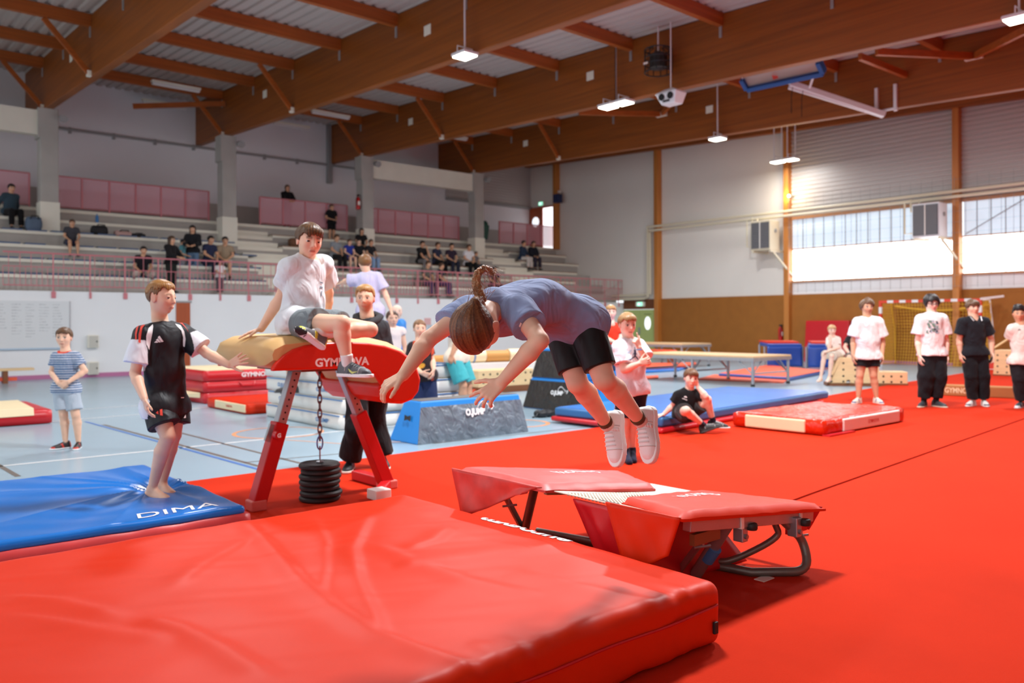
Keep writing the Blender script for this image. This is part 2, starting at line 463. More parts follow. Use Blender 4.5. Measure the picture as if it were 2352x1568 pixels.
# wind braces lying in the roof plane
for (p, q) in ((uX(305, 244, 8.2), uX(517, 238, 10.9)), (uX(2237, 129, 21.75), uX(2013, 119, 18.9)), (uX(2237, 129, 21.75), uX(2370, 62, 19.6)),
               (uX(1520, 262, 21.75), uX(1330, 258, 19.0)), (uX(1520, 262, 21.75), uX(1560, 215, 20.4)), (uX(1975, 130, 19.4), uX(2080, 172, 21.7))):
    MB().bar(p, q, .1, .16).build('wind_brace', m_purlin, roof)
for q in (uX(2237, 129, 21.72), uX(1520, 262, 21.72)):
    MB().box(q[0]-.06, q[0]+.05, q[1]-.2, q[1]+.2, q[2]-.08, q[2]+.05).build('brace_shoe', m_cream, roof)
# strip lights above the gallery edge
m_tube = mat('opal_strip_diffuser', (230, 228, 226), rough=.4)
for i, (x, y) in enumerate(((9.0, 26.4), (14.4, 26.4), (19.8, 26.4), (9.6, 29.3), (14.3, 29.3))):
    t = thing('strip_light', ['unlit strip light above the gallery, second bay from the left', 'unlit strip light above the gallery in the middle bay',
        'unlit strip light above the gallery near the end wall', 'unlit strip light by the back wall in the second bay', 'unlit strip light by the back wall in the middle bay'][i],
        'light', (x, y, zdeck(y)-.44), 'strip lights above the gallery')
    z = zdeck(y) - .45
    MB().box(x-.75, x+.75, y-.09, y+.09, z-.02, z+.05).build('housing', m_cream, t, bevel=.01)
    MB().box(x-.73, x+.73, y-.075, y+.075, z-.09, z-.02).build('diffuser', m_tube, t, bevel=.02)

# ---- concrete columns and tie beams
for i, x in enumerate(BX[1:]):
    c = struct('column', MB().box(x-.24, x+.24, YC-.24, YC+.24, 5.03, zbeam(YC)), m_conc, bevel=.02)
    MB().box(x-.26, x+.26, YC-.26, YC+.26, 3.9, 5.03).build('painted_base', m_cream, c)
    MB().box(x-.3, x+.1, YC-.245, YC+.245, zbeam(YC)-.9, zbeam(YC)-.02).build('column_head', m_conc, c)
    MB().tube([(x+.33, YC-.25, zbeam(YC)-.25), (x+.33, YC-.45, zbeam(YC)-.3)], [.1, .12], 12).build('spotlight', m_grey, c, smooth=True)
for (a, b) in ((X0, 5.4), (16.7, 21.65)):
    struct('beam_tie', MB().box(a, b, YC-.15, YC+.15, 7.0, 7.72), m_cream)  # grey concrete; the cream puts the warm light into its colour

# ---- bleachers
NR, RISE, RUN, ZB0, YB0 = 5, .46, .80, 2.63, 24.45
bl = thing('bleachers', 'tiered concrete bleachers with cream edges and blue seats above the white wall', 'bleachers', (0, 0, 0), kind='structure')
MB().box(X0, XE, YW + .3, YB, 1.9, 2.27).build('walkway', m_conc, bl)
stairs = [(1.9, 3.6), (11.15, 12.75), (22.25, 23.85)]
for n in range(NR):
    y, z = YB0 + n*RUN, ZB0 + n*RISE
    MB().box(X0, XE, y, YB, z - RISE, z - .001).build('riser', m_conc, bl)
    for (a, b) in ((X0, 1.9), (3.6, 11.15), (12.75, 22.25), (23.85, XE - max(0, (3 - n)) * .9 if n < 3 else XE)):
        MB().box(a, b, y - .05, y + .34, z, z + .09).build('seat_slab', m_cream, bl)
        if a > 11:
            MB().box(a, b, y - .06, y + .34, z + .09, z + .115).build('seat_edge', m_wooddk, bl)
MB().box(X0, XE, YG - .05, YB, ZB0 + NR*RISE - .5, ZB0 + NR*RISE - .02).build('gallery_floor', m_conc, bl)
MB().box(X0, XE, YG - .1, YG + .25, ZB0 + NR*RISE - .06, ZB0 + NR*RISE + .04).build('gallery_edge', m_cream, bl)
MB().box(X0, XE, YB - .04, YB, 4.9, 5.85).build('dado', m_conc, bl)
for (a, b) in stairs:
    for n in range(NR + 1):
        y, z = YB0 + n*RUN, ZB0 + n*RISE
        MB().box(a, b, y - .43, y - .012, z - RISE - .05, z - RISE/2).build('stair_step', m_cream, bl)
        if n < NR: MB().box(a, b, y - .015, y + .40, z - .1, z + .015).build('stair_step', m_cream, bl)
# blue seats on the left-hand rows
sm = None
for n in range(4):
    y, z = YB0 + n*RUN, ZB0 + n*RISE + .09
    x = 3.75 + .2*n
    while x < 11.0:
        w = .5
        if not (n == 2 and 5.3 < x < 5.9):
            if sm is None:
                o = MB().box(0, w, 0, .34, 0, .05).build('bench_seat', m_bseat, bl, bevel=.015); sm = o.data
                o.location = (x, y, z)
            else:
                o = bpy.data.objects.new('bench_seat', sm); COL.objects.link(o); o.parent = bl; o.location = (x, y, z)
        x += .62
# front railing along the top of the white wall
fr = thing('front_railing', 'pink barred guard railing along the top of the white wall', 'railing', (3.9, YW, 2.28))
x0r, x1r, zr0, zr1 = 3.9, 27.3, 2.42, 3.26
MB().tube([(x0r, YW+.02, zr1), (x1r, YW+.02, zr1)], .022, 6).build('top_rail', m_pink, fr)
MB().tube([(x0r, YW+.02, zr0), (x1r, YW+.02, zr0)], .015, 6).build('bottom_rail', m_pink, fr)
MB().tube([(x0r, YW+.02, 2.9), (x1r, YW+.02, 2.9)], .012, 6).build('middle_rail', m_pink, fr)
x = 5.03
k = 0
while x < 27.4:
    big = k % 2 == 0
    mb = MB().box(x-.014, x+.014, YW, YW+.03, 2.2, zr1)
    mb.box(x-.05 if big else x-.025, x+.05 if big else x+.025, YW-.035, YW-.002, 2.1, 2.27)
    mb.build('post', m_pink, fr); x += .88; k += 1
mb = MB(); x = x0r
while x < x1r: mb.box(x-.006, x+.006, YW+.012, YW+.028, zr0, 2.9 if int(x*8) % 2 else zr1); x += .125
o = mb.build('balusters', m_pink, fr); o['kind'] = 'stuff'
# gallery railing: posts and perforated panels
for gi, (a, b, nn) in enumerate(((X0, 5.3, 12), (5.95, 10.75, 6), (12.6, 16.15, 4), (16.75, 21.6, 6), (23.9, 27.3, 4))):
    t = thing('gallery_railing', ['pink perforated railing on the gallery left of the first column', 'pink perforated railing on the gallery between first and second column',
        'pink perforated railing on the gallery behind the leaning woman', 'pink perforated railing on the gallery between third and fourth column',
        'pink perforated railing on the gallery in front of the open door'][gi], 'railing', (a, YG, 4.95), 'gallery railings')
    MB().tube([(a, YG, 6.0), (b, YG, 6.0)], .022, 6).build('top_rail', m_pink, t)
    MB().tube([(a, YG, 5.05), (b, YG, 5.05)], .015, 6).build('bottom_rail', m_pink, t)
    for i in range(nn + 1):
        x = a + (b-a)*i/nn
        MB().box(x-.02, x+.02, YG-.03, YG+.03, 4.75 if i % 2 == 0 else 5.05, 6.0).build('post', m_pink, t)
        if i < nn: MB().box(x+.025, a + (b-a)*(i+1)/nn - .025, YG-.005, YG+.005, 5.08, 5.98).build('panel', m_pinkmesh, t)

# ---- end wall
we = struct('wall_right', MB().box(XE, XE+.3, 15.9, YB, 2.4, zdeck(YB)), m_plaster)
MB().box(XE, XE+.3, Y0, 15.9, 2.4, 2.83).build('sill_band', m_white, we)
for (a, b) in ((16.1, 21.9), (10.3, 15.9), (4.5, 10.1), (Y0, 4.3)):
    MB().box(XE-.06, XE+.3, a, b, .12, 2.4).build('wall_panel', m_brown, we)
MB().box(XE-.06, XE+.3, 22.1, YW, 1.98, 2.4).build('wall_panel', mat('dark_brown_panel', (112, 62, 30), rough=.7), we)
struct('baseboard_right', MB().box(XE-.1, XE, Y0, 21.9, 0, .12), m_mauve)
cl = MB(); ribbed(cl, (XE-.03, Y0, 5.19), (0, 1, 0), (0, 0, 1), 15.9-Y0, 3.6, .15, .035, (-1, 0, 0))
cl.build('cladding_sheet', m_clad, we)
MB().box(XE, XE+.3, Y0, 15.9, 5.19, 9.0).build('cladding_backing', m_grey, we)
for y in (28.1, 22.0, 16.0, 10.2, 4.4):
    MB().box(XE-.3, XE, y-.1, y+.1, 0 if y < 28 else 4.9, 8.1+.051*(y-10.2)).build('timber_post', m_post, we, bevel=.015)
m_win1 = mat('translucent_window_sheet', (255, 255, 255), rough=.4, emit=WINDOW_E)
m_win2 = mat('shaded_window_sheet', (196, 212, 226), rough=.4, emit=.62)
m_trim = mat('window_timber', (188, 132, 84), rough=.5)
for wi, (a, b) in enumerate(((10.32, 15.88), (4.52, 10.08))):
    w = struct('window_%d' % (wi+1), MB().box(XE-.08, XE+.05, a, b, 2.83, 2.9), m_trim)
    MB().box(XE-.1, XE+.05, a, b, 5.12, 5.22).build('head_rail', m_trim, w)
    MB().box(XE-.06, XE+.02, a, b, 4.02, 4.06).build('mid_rail', m_trim, w)
    n = 14; s = (b-a)/n
    for i in range(n):
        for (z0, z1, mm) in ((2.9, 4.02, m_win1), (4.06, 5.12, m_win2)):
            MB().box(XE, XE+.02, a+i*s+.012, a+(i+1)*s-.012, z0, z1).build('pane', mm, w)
        if i: MB().box(XE-.015, XE+.02, a+i*s-.012, a+i*s+.012, 2.9, 5.12).build('glazing_bar', m_grey, w)
    bb = thing('brace_rod', ['thin diagonal brace rod across the far window', 'thin diagonal brace rod across the right window'][wi], 'rod', (XE-.12, a+1, 4))
    MB().tube([(XE-.12, b-.1, 4.1), (XE-.12, b-1.9, 5.1)] if wi else [(XE-.12, a+.1, 2.95), (XE-.12, a+1.3, 4.1)], .015, 6).build('rod', m_grey, bb)
# ball net in front of the windows
mb = MB()
for y in np.arange(4.6, 15.9, .33): mb.box(XE-.36, XE-.352, y-.004, y+.004, 2.45, 5.9)
for z in np.arange(2.5, 5.95, .33): mb.box(XE-.36, XE-.352, 4.5, 15.9, z-.003, z+.003)
o = mb.build('ball_net', m_grey); tag(o, 'thin grey ball net hanging in front of the windows', 'net', kind='stuff')
# heating pipes
pp = thing('heating_pipes', 'pair of cream heating pipes along the end wall', 'pipes', (XE-.2, 16, 5.4))
for k, (dz, dx) in enumerate(((0, 0), (-.16, .0))):
    MB().tube([(XE-.42, 4.2, 5.44+dz), (XE-.42, 10.2, 5.42+dz), (XE-.42, 16, 5.40+dz), (XE-.42, 22.35-.12*k, 5.42+dz), (XE-.3, 22.42-.12*k, 5.36+dz),
               (XE-.3, 22.42-.12*k, 2.5-dz*.6), (XE-.3, 22.6, 2.42-dz), (XE-.3, 26.5, 2.42-dz)], .05, 8).build('pipe', m_pipe, pp, smooth=True)
# doors
d1 = struct('door_1', MB().box(*(lambda a, b: (a, b))(uY(404, 700, YW)[0], uY(436, 700, YW)[0]), YW-.03, YW, .0, 2.02), m_reddoor)
MB().box(uY(404,700,YW)[0]-.05, uY(436,700,YW)[0]+.05, YW-.02, YW-.001, 2.02, 2.07).build('lintel', m_grey, d1)
d2 = struct('door_2', MB().box(XE-.1, XE, 22.14, YW-.02, 0, .03), m_green)
for (a, b, h) in ((22.16, 23.05, 1), (23.07, 23.96, -1)):
    MB().box(XE-.09, XE-.03, a, b, .03, 1.96).build('leaf', m_green, d2)
    c = (a+b)/2
    MB().lathe([(0, 0), (1, 0), (1, .01), (0, .01)], (0, 0, 0), 24, 'x').build('porthole', m_glass, d2).matrix_local = Matrix.Translation((XE-.105, c, 1.38)) @ Matrix.Diagonal((1, .16, .28, 1))
    letters('PUSH', (XE-.09, c, 1.76), (0, -1, 0), (0, 0, 1), .05, m_dark, d2, width=.35)
MB().box(XE-.13, XE-.09, 23.02, 23.1, .9, 1.2).build('lock_plate', m_grey, d2)
d3 = struct('door_3', MB().box(XE-.08, XE-.02, 29.15, 30.08, 4.95, 6.98), m_reddoor)
MB().lathe([(0, 0), (.24, 0), (.24, .01), (0, .01)], (XE-.1, 29.62, 6.35), 24, 'x').build('porthole', m_glass, d3)
MB().box(XE-.03, XE-.005, 28.25, 29.15, 4.95, 6.98).build('opening', m_glow, d3)
MB().box(XE-.1, XE-.02, 28.2, 30.1, 6.98, 7.05).build('lintel', m_reddoor, d3)
m_exit = mat('lit_exit_sign', (150, 235, 200), rough=.4, emit=1.2); m_exitw = mat('lit_exit_symbol', (240, 255, 250), rough=.4, emit=1.6)
for (y, z, lb) in ((23.0, 2.2, 'green lit exit sign above the green double door'), (29.2, 7.2, 'small green lit exit sign above the gallery door')):
    t = thing('exit_sign', lb, 'sign', (XE-.12, y, z))
    MB().box(XE-.14, XE-.06, y-.24, y+.24, z-.1, z+.1).build('housing', m_cream, t, bevel=.01)
    MB().box(XE-.15, XE-.14, y-.14, y+.14, z-.08, z+.08).build('pictogram', m_exit, t)
    MB().lathe([(0, 0), (.04, 0), (.04, .006), (0, .006)], (XE-.16, y+.04, z), 12, 'x').build('symbol', m_exitw, t)

# ---- luminaires
m_led = mat('lit_led_panel', (255, 248, 225), rough=.3, emit=9)
m_white_p = mat('white_metal_paint', (228, 230, 234), rough=.4)
def luminaire(x, y, z, ztop, n, label, power=LAMP_W, power_on=True, rods=1):
    t = thing('hall_lamp', label, 'lamp', (x, y, z), 'hanging hall lamps')
    for k in range(n):
        yy = y + (k - (n-1)/2) * .52
        MB().box(x-.2, x+.2, yy-.23, yy+.23, z+.02, z+.09).build('housing', m_white_p, t, bevel=.02)
        MB().box(x-.17, x+.17, yy-.2, yy+.2, z-.005, z+.02).build('led_panel', m_led, t)
        for r in range(rods):
            q = yy + (r - (rods-1)/2)*.3 if rods > 1 else y
            MB().tube([(x, q, z+.08), (x, q, ztop)], .02, 6).build('rod', m_white_p, t)
        MB().tube([(x-.2, yy, z+.08), (x-.2, yy+.0, z+.2), (x+.2, yy, z+.2), (x+.2, yy, z+.08)], .012, 6).build('yoke', m_white_p, t)
    L = bpy.data.lights.new('lamp_light', 'AREA'); L.shape = 'RECTANGLE'; L.size = .5; L.size_y = .45*n; L.energy = power*n; L.color = (.96, .98, 1.0)
    lo = bpy.data.objects.new('lamp_light', L); COL.objects.link(lo); lo.parent = t; lo.location = (0, 0, -.03)
for (x, y, n, lb) in ((5.3, 13.5, 1, 'hanging square LED lamp at the top edge above the seated boy'), (10.7, 13.8, 1, 'single hanging LED lamp in front of the second roof beam'),
        (16.1, 14.36, 2, 'twin hanging LED lamp in front of the third roof beam'), (21.5, 15.0, 1, 'single hanging LED lamp in front of the fourth roof beam'),
        (16.1, 5.0, 1, 'hanging LED lamp at the upper right corner'), (26.2, 15.5, 2, 'twin LED lamp on cords by the timber post of the end wall'),
        (-.45, 13.5, 1, 'hanging LED lamp over the blue floor'), (-.45, 5.0, 1, 'hanging LED lamp over the front mats'), (5.3, 5.0, 2, 'twin LED lamp over the vault table'),
        (10.7, 5.0, 2, 'twin LED lamp over the red carpet'), (21.5, 5.0, 1, 'hanging LED lamp over the end of the carpet')):
    luminaire(x, y, 7.05 if y > 8 else 6.65, zdeck(y)-.1, n, lb, LAMP_W*(.12 if x > 26 else .25 if y < 0 else (.5 if y > 8 else .25) if x < 0 else 1.2 if (x, y) == (5.3, 5.0) else 1), rods=2 if x > 26 else 1)
# ================================================================== EQUIPMENT
m_carpet = mat('red_gym_carpet', (200, 46, 18), rough=.9, spec=.08, var=.06, vscale=1.2, bump=.25, bscale=220)
m_vred = mat('red_mat_vinyl', (212, 46, 10), spec=.20, rough=.44, var=.04, vscale=1.5, bump=.02, bscale=300)
m_vredd = mat('dark_red_vinyl', (196, 24, 34), rough=.36, var=.05, vscale=2)
m_vblue = mat('blue_mat_vinyl', (24, 116, 204), rough=.25, var=.04, vscale=2)
m_vblue2 = mat('steel_blue_vinyl', (46, 104, 158), rough=.4, var=.05, vscale=2)
m_skyblue = mat('bright_blue_foam', (24, 132, 214), rough=.5)
m_beige = mat('cream_mat_vinyl', (242, 222, 180), rough=.5, var=.03, vscale=3)
m_offw = mat('white_mat_vinyl', (240, 236, 228), rough=.45, var=.02, vscale=3)
m_wht = mat('plain_white_print', (246, 246, 246), rough=.5)
m_bluep = mat('pale_blue_print', (70, 130, 190), rough=.5)
m_redp = mat('red_print', (220, 60, 40), rough=.5)
m_tan = mat('tan_vault_leather', (214, 172, 112), rough=.5, var=.06, vscale=4, bump=.05, bscale=120)
m_vshell = mat('red_vault_shell', (214, 38, 12), rough=.38, var=.03, vscale=3)
m_redmet = mat('red_powder_coat', (196, 16, 22), rough=.4, var=.05, vscale=6)
m_alu = mat('brushed_aluminium', (172, 174, 178), rough=.4, metal=.75, var=.06, vscale=10)
m_alud = mat('weathered_steel', (120, 112, 104), rough=.45, metal=.6, var=.15, vscale=10)
m_rub = mat('black_rubber', (34, 31, 30), rough=.55, var=.1, vscale=10)
m_chain = mat('chain_steel', (118, 92, 88), rough=.4, metal=.6)
m_wood = mat('pale_birch_wood', (234, 200, 150), rough=.5, var=.07, vscale=2, stretch=(1, 1, 6))
m_woodd = mat('brown_wood_base', (128, 76, 42), rough=.5)
m_orange = mat('orange_foam_mat', (240, 96, 60), rough=.6, var=.04, vscale=2)
m_bed = mat('cream_webbing_bed', (236, 228, 210), rough=.6, var=.06, vscale=60)
m_greyfab = mat('grey_blue_cover_fabric', (98, 112, 124), rough=.4, var=.2, vscale=5, bump=.4, bscale=6, wrinkle=.9, stretch=(1.6, 1.6, .6))
m_blackfab = mat('black_cover_fabric', (46, 42, 38), rough=.36, var=.2, vscale=4, bump=.4, bscale=5, wrinkle=.8)
m_scuff = mat('worn_red_vinyl', (206, 66, 58), rough=.45, var=.16, vscale=9)

def noise2(x, y, s):
    return (np.sin(x*s*1.3 + 1.7*np.sin(y*s*.9)) * np.cos(y*s*1.1 + 1.3*np.sin(x*s*.7 + 1.1)) +
            .5*np.sin(x*s*2.7 + y*s*2.1 + 2*np.sin(y*s*1.7))) / 1.5
def seg_dist(P, a, b):
    a = np.array(a[:2]); b = np.array(b[:2]); d = b - a; t = np.clip(((P - a) @ d) / (d @ d), 0, 1)
    q = P - (a + t[:, None]*d)
    sgn = np.sign(d[0]*q[:, 1] - d[1]*q[:, 0])
    return np.linalg.norm(q, axis=1) * sgn, t
def crease_fn(lines, z):
    L = []
    for pts, amp, wid in lines:
        W = [uz(x, y, z) for x, y in pts]
        for i in range(len(W)-1): L.append((W[i], W[i+1], amp, wid, i == 0, i == len(W)-2))
    def f(XY):
        h = np.zeros(len(XY))
        for a, b, amp, wid, s, e in L:
            d, t = seg_dist(XY, a, b)
            tap = np.ones(len(XY))
            if s: tap = np.minimum(tap, .15 + t*2.5)
            if e: tap = np.minimum(tap, .1 + (1-t)*2.5)
            w = np.where(d > 0, wid, wid*2.4)
            hh = amp*np.clip(tap, 0, 1)*np.exp(-(d/w)**2)
            h = np.where(np.abs(hh) > np.abs(h), hh, h)
        return h
    return f
def soft_mat(name, label, cat, x0, x1, y0, y1, z0, z1, m, r=.03, h=.05, wr=.004, ws=6, group=None, part=None, parent=None, extra=None):
    def disp(P, nn):
        d = wr*noise2(P[:, 0] + P[:, 2]*.7, P[:, 1], ws)
        if extra is not None: d = d + extra(P, nn)
        return d
    P, F = rbox_mesh(x0, x1, y0, y1, z0, z1, r, h, disp)
    if parent is not None: return build_np(part, P, F, m, parent)
    o = build_np(name, P, F, m, loc=((x0+x1)/2, (y0+y1)/2, z0))
    return tag(o, label, cat, group)

# ---- red carpet, two strips meeting in a seam
def carpet(poly, z, label):
    o = MB().prism([(x, y, .002) for x, y in poly], (0, 0, z-.002)).build('carpet', m_carpet, loc=(poly[0][0], poly[0][1], 0))
    return tag(o, label, 'carpet', 'red carpet strips')
carpet([(2.30, 7.27), (2.32, 3.0), (6.1, 3.40), (13.1, 4.02), (26.6, 5.25), (26.6, 8.95), (18.15, 8.12), (14.1, 7.66), (9, 7.42)], .03,
       'red carpet strip under the vault and the trampoline, beyond the dark seam')
carpet([(-1.6, 2.56), (-1.6, -7), (26.6, -7), (26.6, 5.22), (13.1, 3.99), (6.1, 3.37)], .03, 'red carpet strip on the near side of the dark seam')

# ---- big red landing mat in the foreground
T = thing('landing_mat', 'large wrinkled red vinyl landing mat filling the foreground', 'mat', (1.4, 3.3, .0))
creases = [([(560, 1195), (610, 1240), (680, 1320), (760, 1390), (860, 1455), (1000, 1505), (1180, 1568)], .016, .030),
           ([(720, 1185), (745, 1240), (745, 1310), (720, 1400)], .011, .028), ([(850, 1180), (810, 1260), (820, 1330), (860, 1420), (880, 1500)], .012, .028),
           ([(860, 1250), (960, 1290), (1080, 1330), (1250, 1370)], .010, .035), ([(0, 1370), (140, 1380), (300, 1420)], .010, .03),
           ([(0, 1410), (200, 1440), (440, 1470)], .009, .03), ([(1180, 1310), (1330, 1350), (1480, 1385), (1640, 1380)], .010, .05),
           ([(1040, 1210), (1000, 1240), (930, 1262)], .009, .03), ([(1290, 1250), (1190, 1270), (1020, 1290), (900, 1300)], .012, .06),
           ([(640, 1215), (560, 1245), (480, 1290), (400, 1350)], .008, .03), ([(1080, 1470), (1200, 1500), (1330, 1545)], .010, .03),
           ([(1420, 1390), (1340, 1420), (1250, 1470), (1130, 1530)], .008, .06), ([(330, 1420), (420, 1440), (520, 1490), (640, 1568)], .012, .03)]
cf = crease_fn(creases, .3)
def mat_disp(P, nn):
    up = np.clip(nn[:, 2], 0, 1)
    d = up*(cf(P[:, :2]) + .005*noise2(P[:, 0], P[:, 1], 2.2) + .0018*noise2(P[:, 0], P[:, 1], 9))
    edge = np.clip(1 - (P[:, 1] - 2.08)/.16, 0, 1)*(.3+.7*up)
    d += edge*.007*np.sin(P[:, 0]*31 + 3*np.sin(P[:, 0]*7))*np.sin(P[:, 0]*11)
    d += (1-up)*.006*noise2(P[:, 0]*1.0, P[:, 2]*1.5, 7)
    return d
P, F = rbox_mesh(-1.1, 2.98, 2.06, 4.50, .031, .30, .055, .02, mat_disp)
mo = build_np('vinyl_cover', P, F, m_vred, T)
pip = MB(); pts = [(x, 2.055, .20 + .004*math.sin(x*9)) for x in np.linspace(-1.0, 2.93, 50)] + [(2.985, 2.12, .2)]
pip.tube(pts, .006, 6); pip.build('seam_piping', m_vredd, T, smooth=True)
MB().box(2.90, 2.925, 2.045, 2.058, .09, .14).build('carry_handle', m_dark, T, bevel=.003)
mbv = bvh_of(mo)
letters('eurogym', (2.945, 3.27, .30), (0, 1, 0), (-1, 0, 0), .105, m_wht, T, bold=.03, width=.70, bvh=mbv, fine=.03, lift=.003)

# ---- blue DIMA mat
T = thing('crash_mat', 'glossy blue mat with red sides and white DIMA lettering, under the barefoot boy', 'mat', (.8, 6.2, 0))
FT = uz(362, 1128, .17)[:2]
def blue_disp(P, nn):
    up = np.clip(nn[:, 2], 0, 1); q = P[:, :2] - FT; r = np.linalg.norm(q, axis=1); th = np.arctan2(q[:, 1], q[:, 0])
    d = -.055*np.exp(-(r/.17)**2) + .020*np.exp(-(r/.75)**1.5)*np.clip(r/.2, 0, 1)*np.sin(th*11 + 2*np.sin(3*th))*(.6+.4*np.sin(th*5+1))
    d = d + .017*np.exp(-(r/.95)**2)*np.clip((r-.10)/.15, 0, 1)*(1-np.abs(np.sin(th*4.5+.6*np.sin(th*3))))**4
    return up*(d + .004*noise2(P[:, 0], P[:, 1], 4))
P, F = rbox_mesh(-1.4, 2.22, 5.22, 7.30, .15, .215, .03, .017, blue_disp)
bo = build_np('top_cover', P, F, m_vblue, T)
soft_mat('', '', '', -1.42, 2.25, 5.20, 7.32, .012, .165, mat('faded_red_vinyl', (214, 66, 66), rough=.38, var=.10, vscale=5), .025, .05, .005, 9, part='side_cover', parent=T)
letters('DIMA', uz(405, 1172, .215), (1, 0, 0), (0, 1, 0), .13, m_wht, T, bold=.0, width=.50, bvh=bvh_of(bo), fine=.03, lift=.004, shear=.2)

# ---- vault table
VX, VY = 3.08, 5.81
T = thing('vault_table', 'red and tan leather vault table on an A-frame, with a boy sitting on it', 'vault table', (VX, VY, .03))
y0, y1 = 5.33, 6.28
prof = [(2.54, 1.085), (2.43, 1.11), (2.40, 1.19), (2.435, 1.265), (2.53, 1.31), (2.70, 1.325), (3.00, 1.325), (3.22, 1.31), (3.42, 1.265), (3.56, 1.20), (3.645, 1.10),
        (3.67, .98), (3.655, .89), (3.60, .83), (3.52, .805), (3.44, .81), (3.38, .85), (3.33, .94), (3.27, 1.03), (3.18, 1.075), (3.0, 1.085)]
def vault_body(inset=0.0, ya=y0, yb=y1):
    prs = np.array(prof); cen = np.array([3.05, 1.18]); mbx = MB(); ny = 14; vs = []; n = len(prs)
    for j in range(ny+1):
        t = j/ny; y = ya + (yb-ya)*t
        e = max(abs(t-.5)*2 - .72, 0)/.28; sh = .055*(1 - math.sqrt(max(0, 1-e*e)))
        for k, p in enumerate(prs):
            tng = prs[(k+1) % n] - prs[k-1]; nn = nrm([-tng[1], tng[0]])
            vs.append((p[0] - nn[0]*(sh+inset), y, p[1] - nn[1]*(sh+inset)))
    # profile is clockwise seen from -y: inward normal sign check
    f = []
    for j in range(ny):
        for k in range(n):
            f.append((j*n+k, j*n+(k+1) % n, (j+1)*n+(k+1) % n, (j+1)*n+k))
    f.append(tuple(range(n))[::-1]); f.append(tuple(range(ny*n, (ny+1)*n)))
    return mbx.add(vs, f)
def fix_normals(o):
    import bmesh
    bm = bmesh.new(); bm.from_mesh(o.data); bmesh.ops.recalc_face_normals(bm, faces=bm.faces[:]); bm.to_mesh(o.data); bm.free()
ns = 1
tn = np.array(prof[1]) - np.array(prof[-1])
vb = vault_body(0); vo = vb.build('leather_body', m_tan, T, smooth=True, angle=50)
fix_normals(vo)
red = [(2.44, 1.078), (2.47, 1.13), (2.53, 1.185), (2.60, 1.225), (2.69, 1.25), (2.82, 1.265), (3.0, 1.27), (3.2, 1.258), (3.35, 1.235), (3.48, 1.195), (3.58, 1.13), (3.645, 1.04),
       (3.672, .96), (3.655, .88), (3.60, .822), (3.52, .795), (3.43, .80), (3.37, .845), (3.32, .935), (3.26, 1.02), (3.17, 1.065), (3.0, 1.075)]
for ya, yb in ((y0-.02, y0+.03), (y1-.03, y1+.02)):
    o = MB().prism([(x, ya, z) for x, z in red], (0, yb-ya, 0)).build('side_shell', m_vshell, T, bevel=.018, bseg=3); fix_normals(o)
nose = [(3.50, 1.20), (3.575, 1.15), (3.66, 1.05), (3.69, .97), (3.675, .87), (3.61, .805), (3.52, .78), (3.42, .79), (3.35, .84), (3.30, .93), (3.4, 1.0)]
o = MB().prism([(x, y0+.005, z) for x, z in nose], (0, y1-y0-.01, 0)).build('nose_pad', m_vshell, T, bevel=.02, bseg=3); fix_normals(o)
MB().box(2.72, 3.25, y0+.1, y1-.1, 1.055, 1.09).build('base_plate', mat('brown_vault_underside', (120, 60, 36), rough=.6), T)
letters('GYMNOVA', (2.985, y0-.02, 1.125), (1, 0, 0), (0, 0, 1), .062, m_wht, T, bold=.035, width=.44, lift=.003)
def sq_tube(a, b, w, nm, mm, dpt=None): return MB().bar(a, b, w, dpt or w, up=(0, 1, 0)).build(nm, mm, T, bevel=.008)
LB, LT = V(2.545, VY, .06), V(2.86, VY, 1.06)
RB, RT_ = V(3.70, VY+.05, .06), V(3.27, VY+.05, 1.06)
for B, Tp, fr_ in ((LB, LT, .60), (RB, RT_, .62)):
    mid = B + (Tp-B)*fr_
    sq_tube(B, mid, .105, 'lower_leg', m_redmet, .11)
    up_ = sq_tube(B + (Tp-B)*.3, Tp, .075, 'upper_leg', m_alu, .08)
    hmb = MB()
    ax = nrm(Tp-B)
    for k in range(8):
        c = mid + ax*(.03 + k*.05); hmb.lathe([(0, 0), (.008, 0), (.008, .002), (0, .002)], (c[0]-.0, c[1]-.0425, c[2]), 8, 'y')
    hmb.build('height_holes', m_dark, T)['kind'] = 'stuff'
MB().bar((3.70, VY-.0, .075), (3.70, VY+.55, .075), .09, .08).build('foot_bar', m_redmet, T, bevel=.008)
m_cap = mat('translucent_red_cap', (222, 120, 110), rough=.4)
MB().box(2.485, 2.605, VY-.06, VY+.06, .03, .11).build('leg_shoe', m_cap, T, bevel=.01)
MB().box(3.64, 3.77, VY-.02, VY+.12, .03, .10).build('leg_shoe', m_cap, T, bevel=.01)
kb = LB + (LT-LB)*.5
MB().lathe([(0, -.05), (.03, -.05), (.034, -.03), (.034, -.005), (.012, 0), (.012, .06)], (kb[0]-.03, kb[1]-.065, kb[2]+.02), 16, 'y').build('locking_knob', m_redmet, T, smooth=True)
letters('G', (kb[0]-.03, kb[1]-.1165, kb[2]+.02), (1, 0, 0), (0, 0, 1), .034, m_wht, T, bold=.06)
MB().bar((kb[0]-.075, kb[1]-.02, kb[2]-.03), (kb[0]-.03, kb[1]-.02, kb[2]+.09), .03, .06).build('lock_bracket', m_alu, T, bevel=.004)
MB().bar((3.68, VY+.02, .07), (3.47, VY-.22, .07), .08, .07).build('foot_bar', m_redmet, T, bevel=.008)
MB().box(3.36, 3.50, VY-.34, VY-.2, .032, .11).build('floor_block', m_offw, T, bevel=.008)

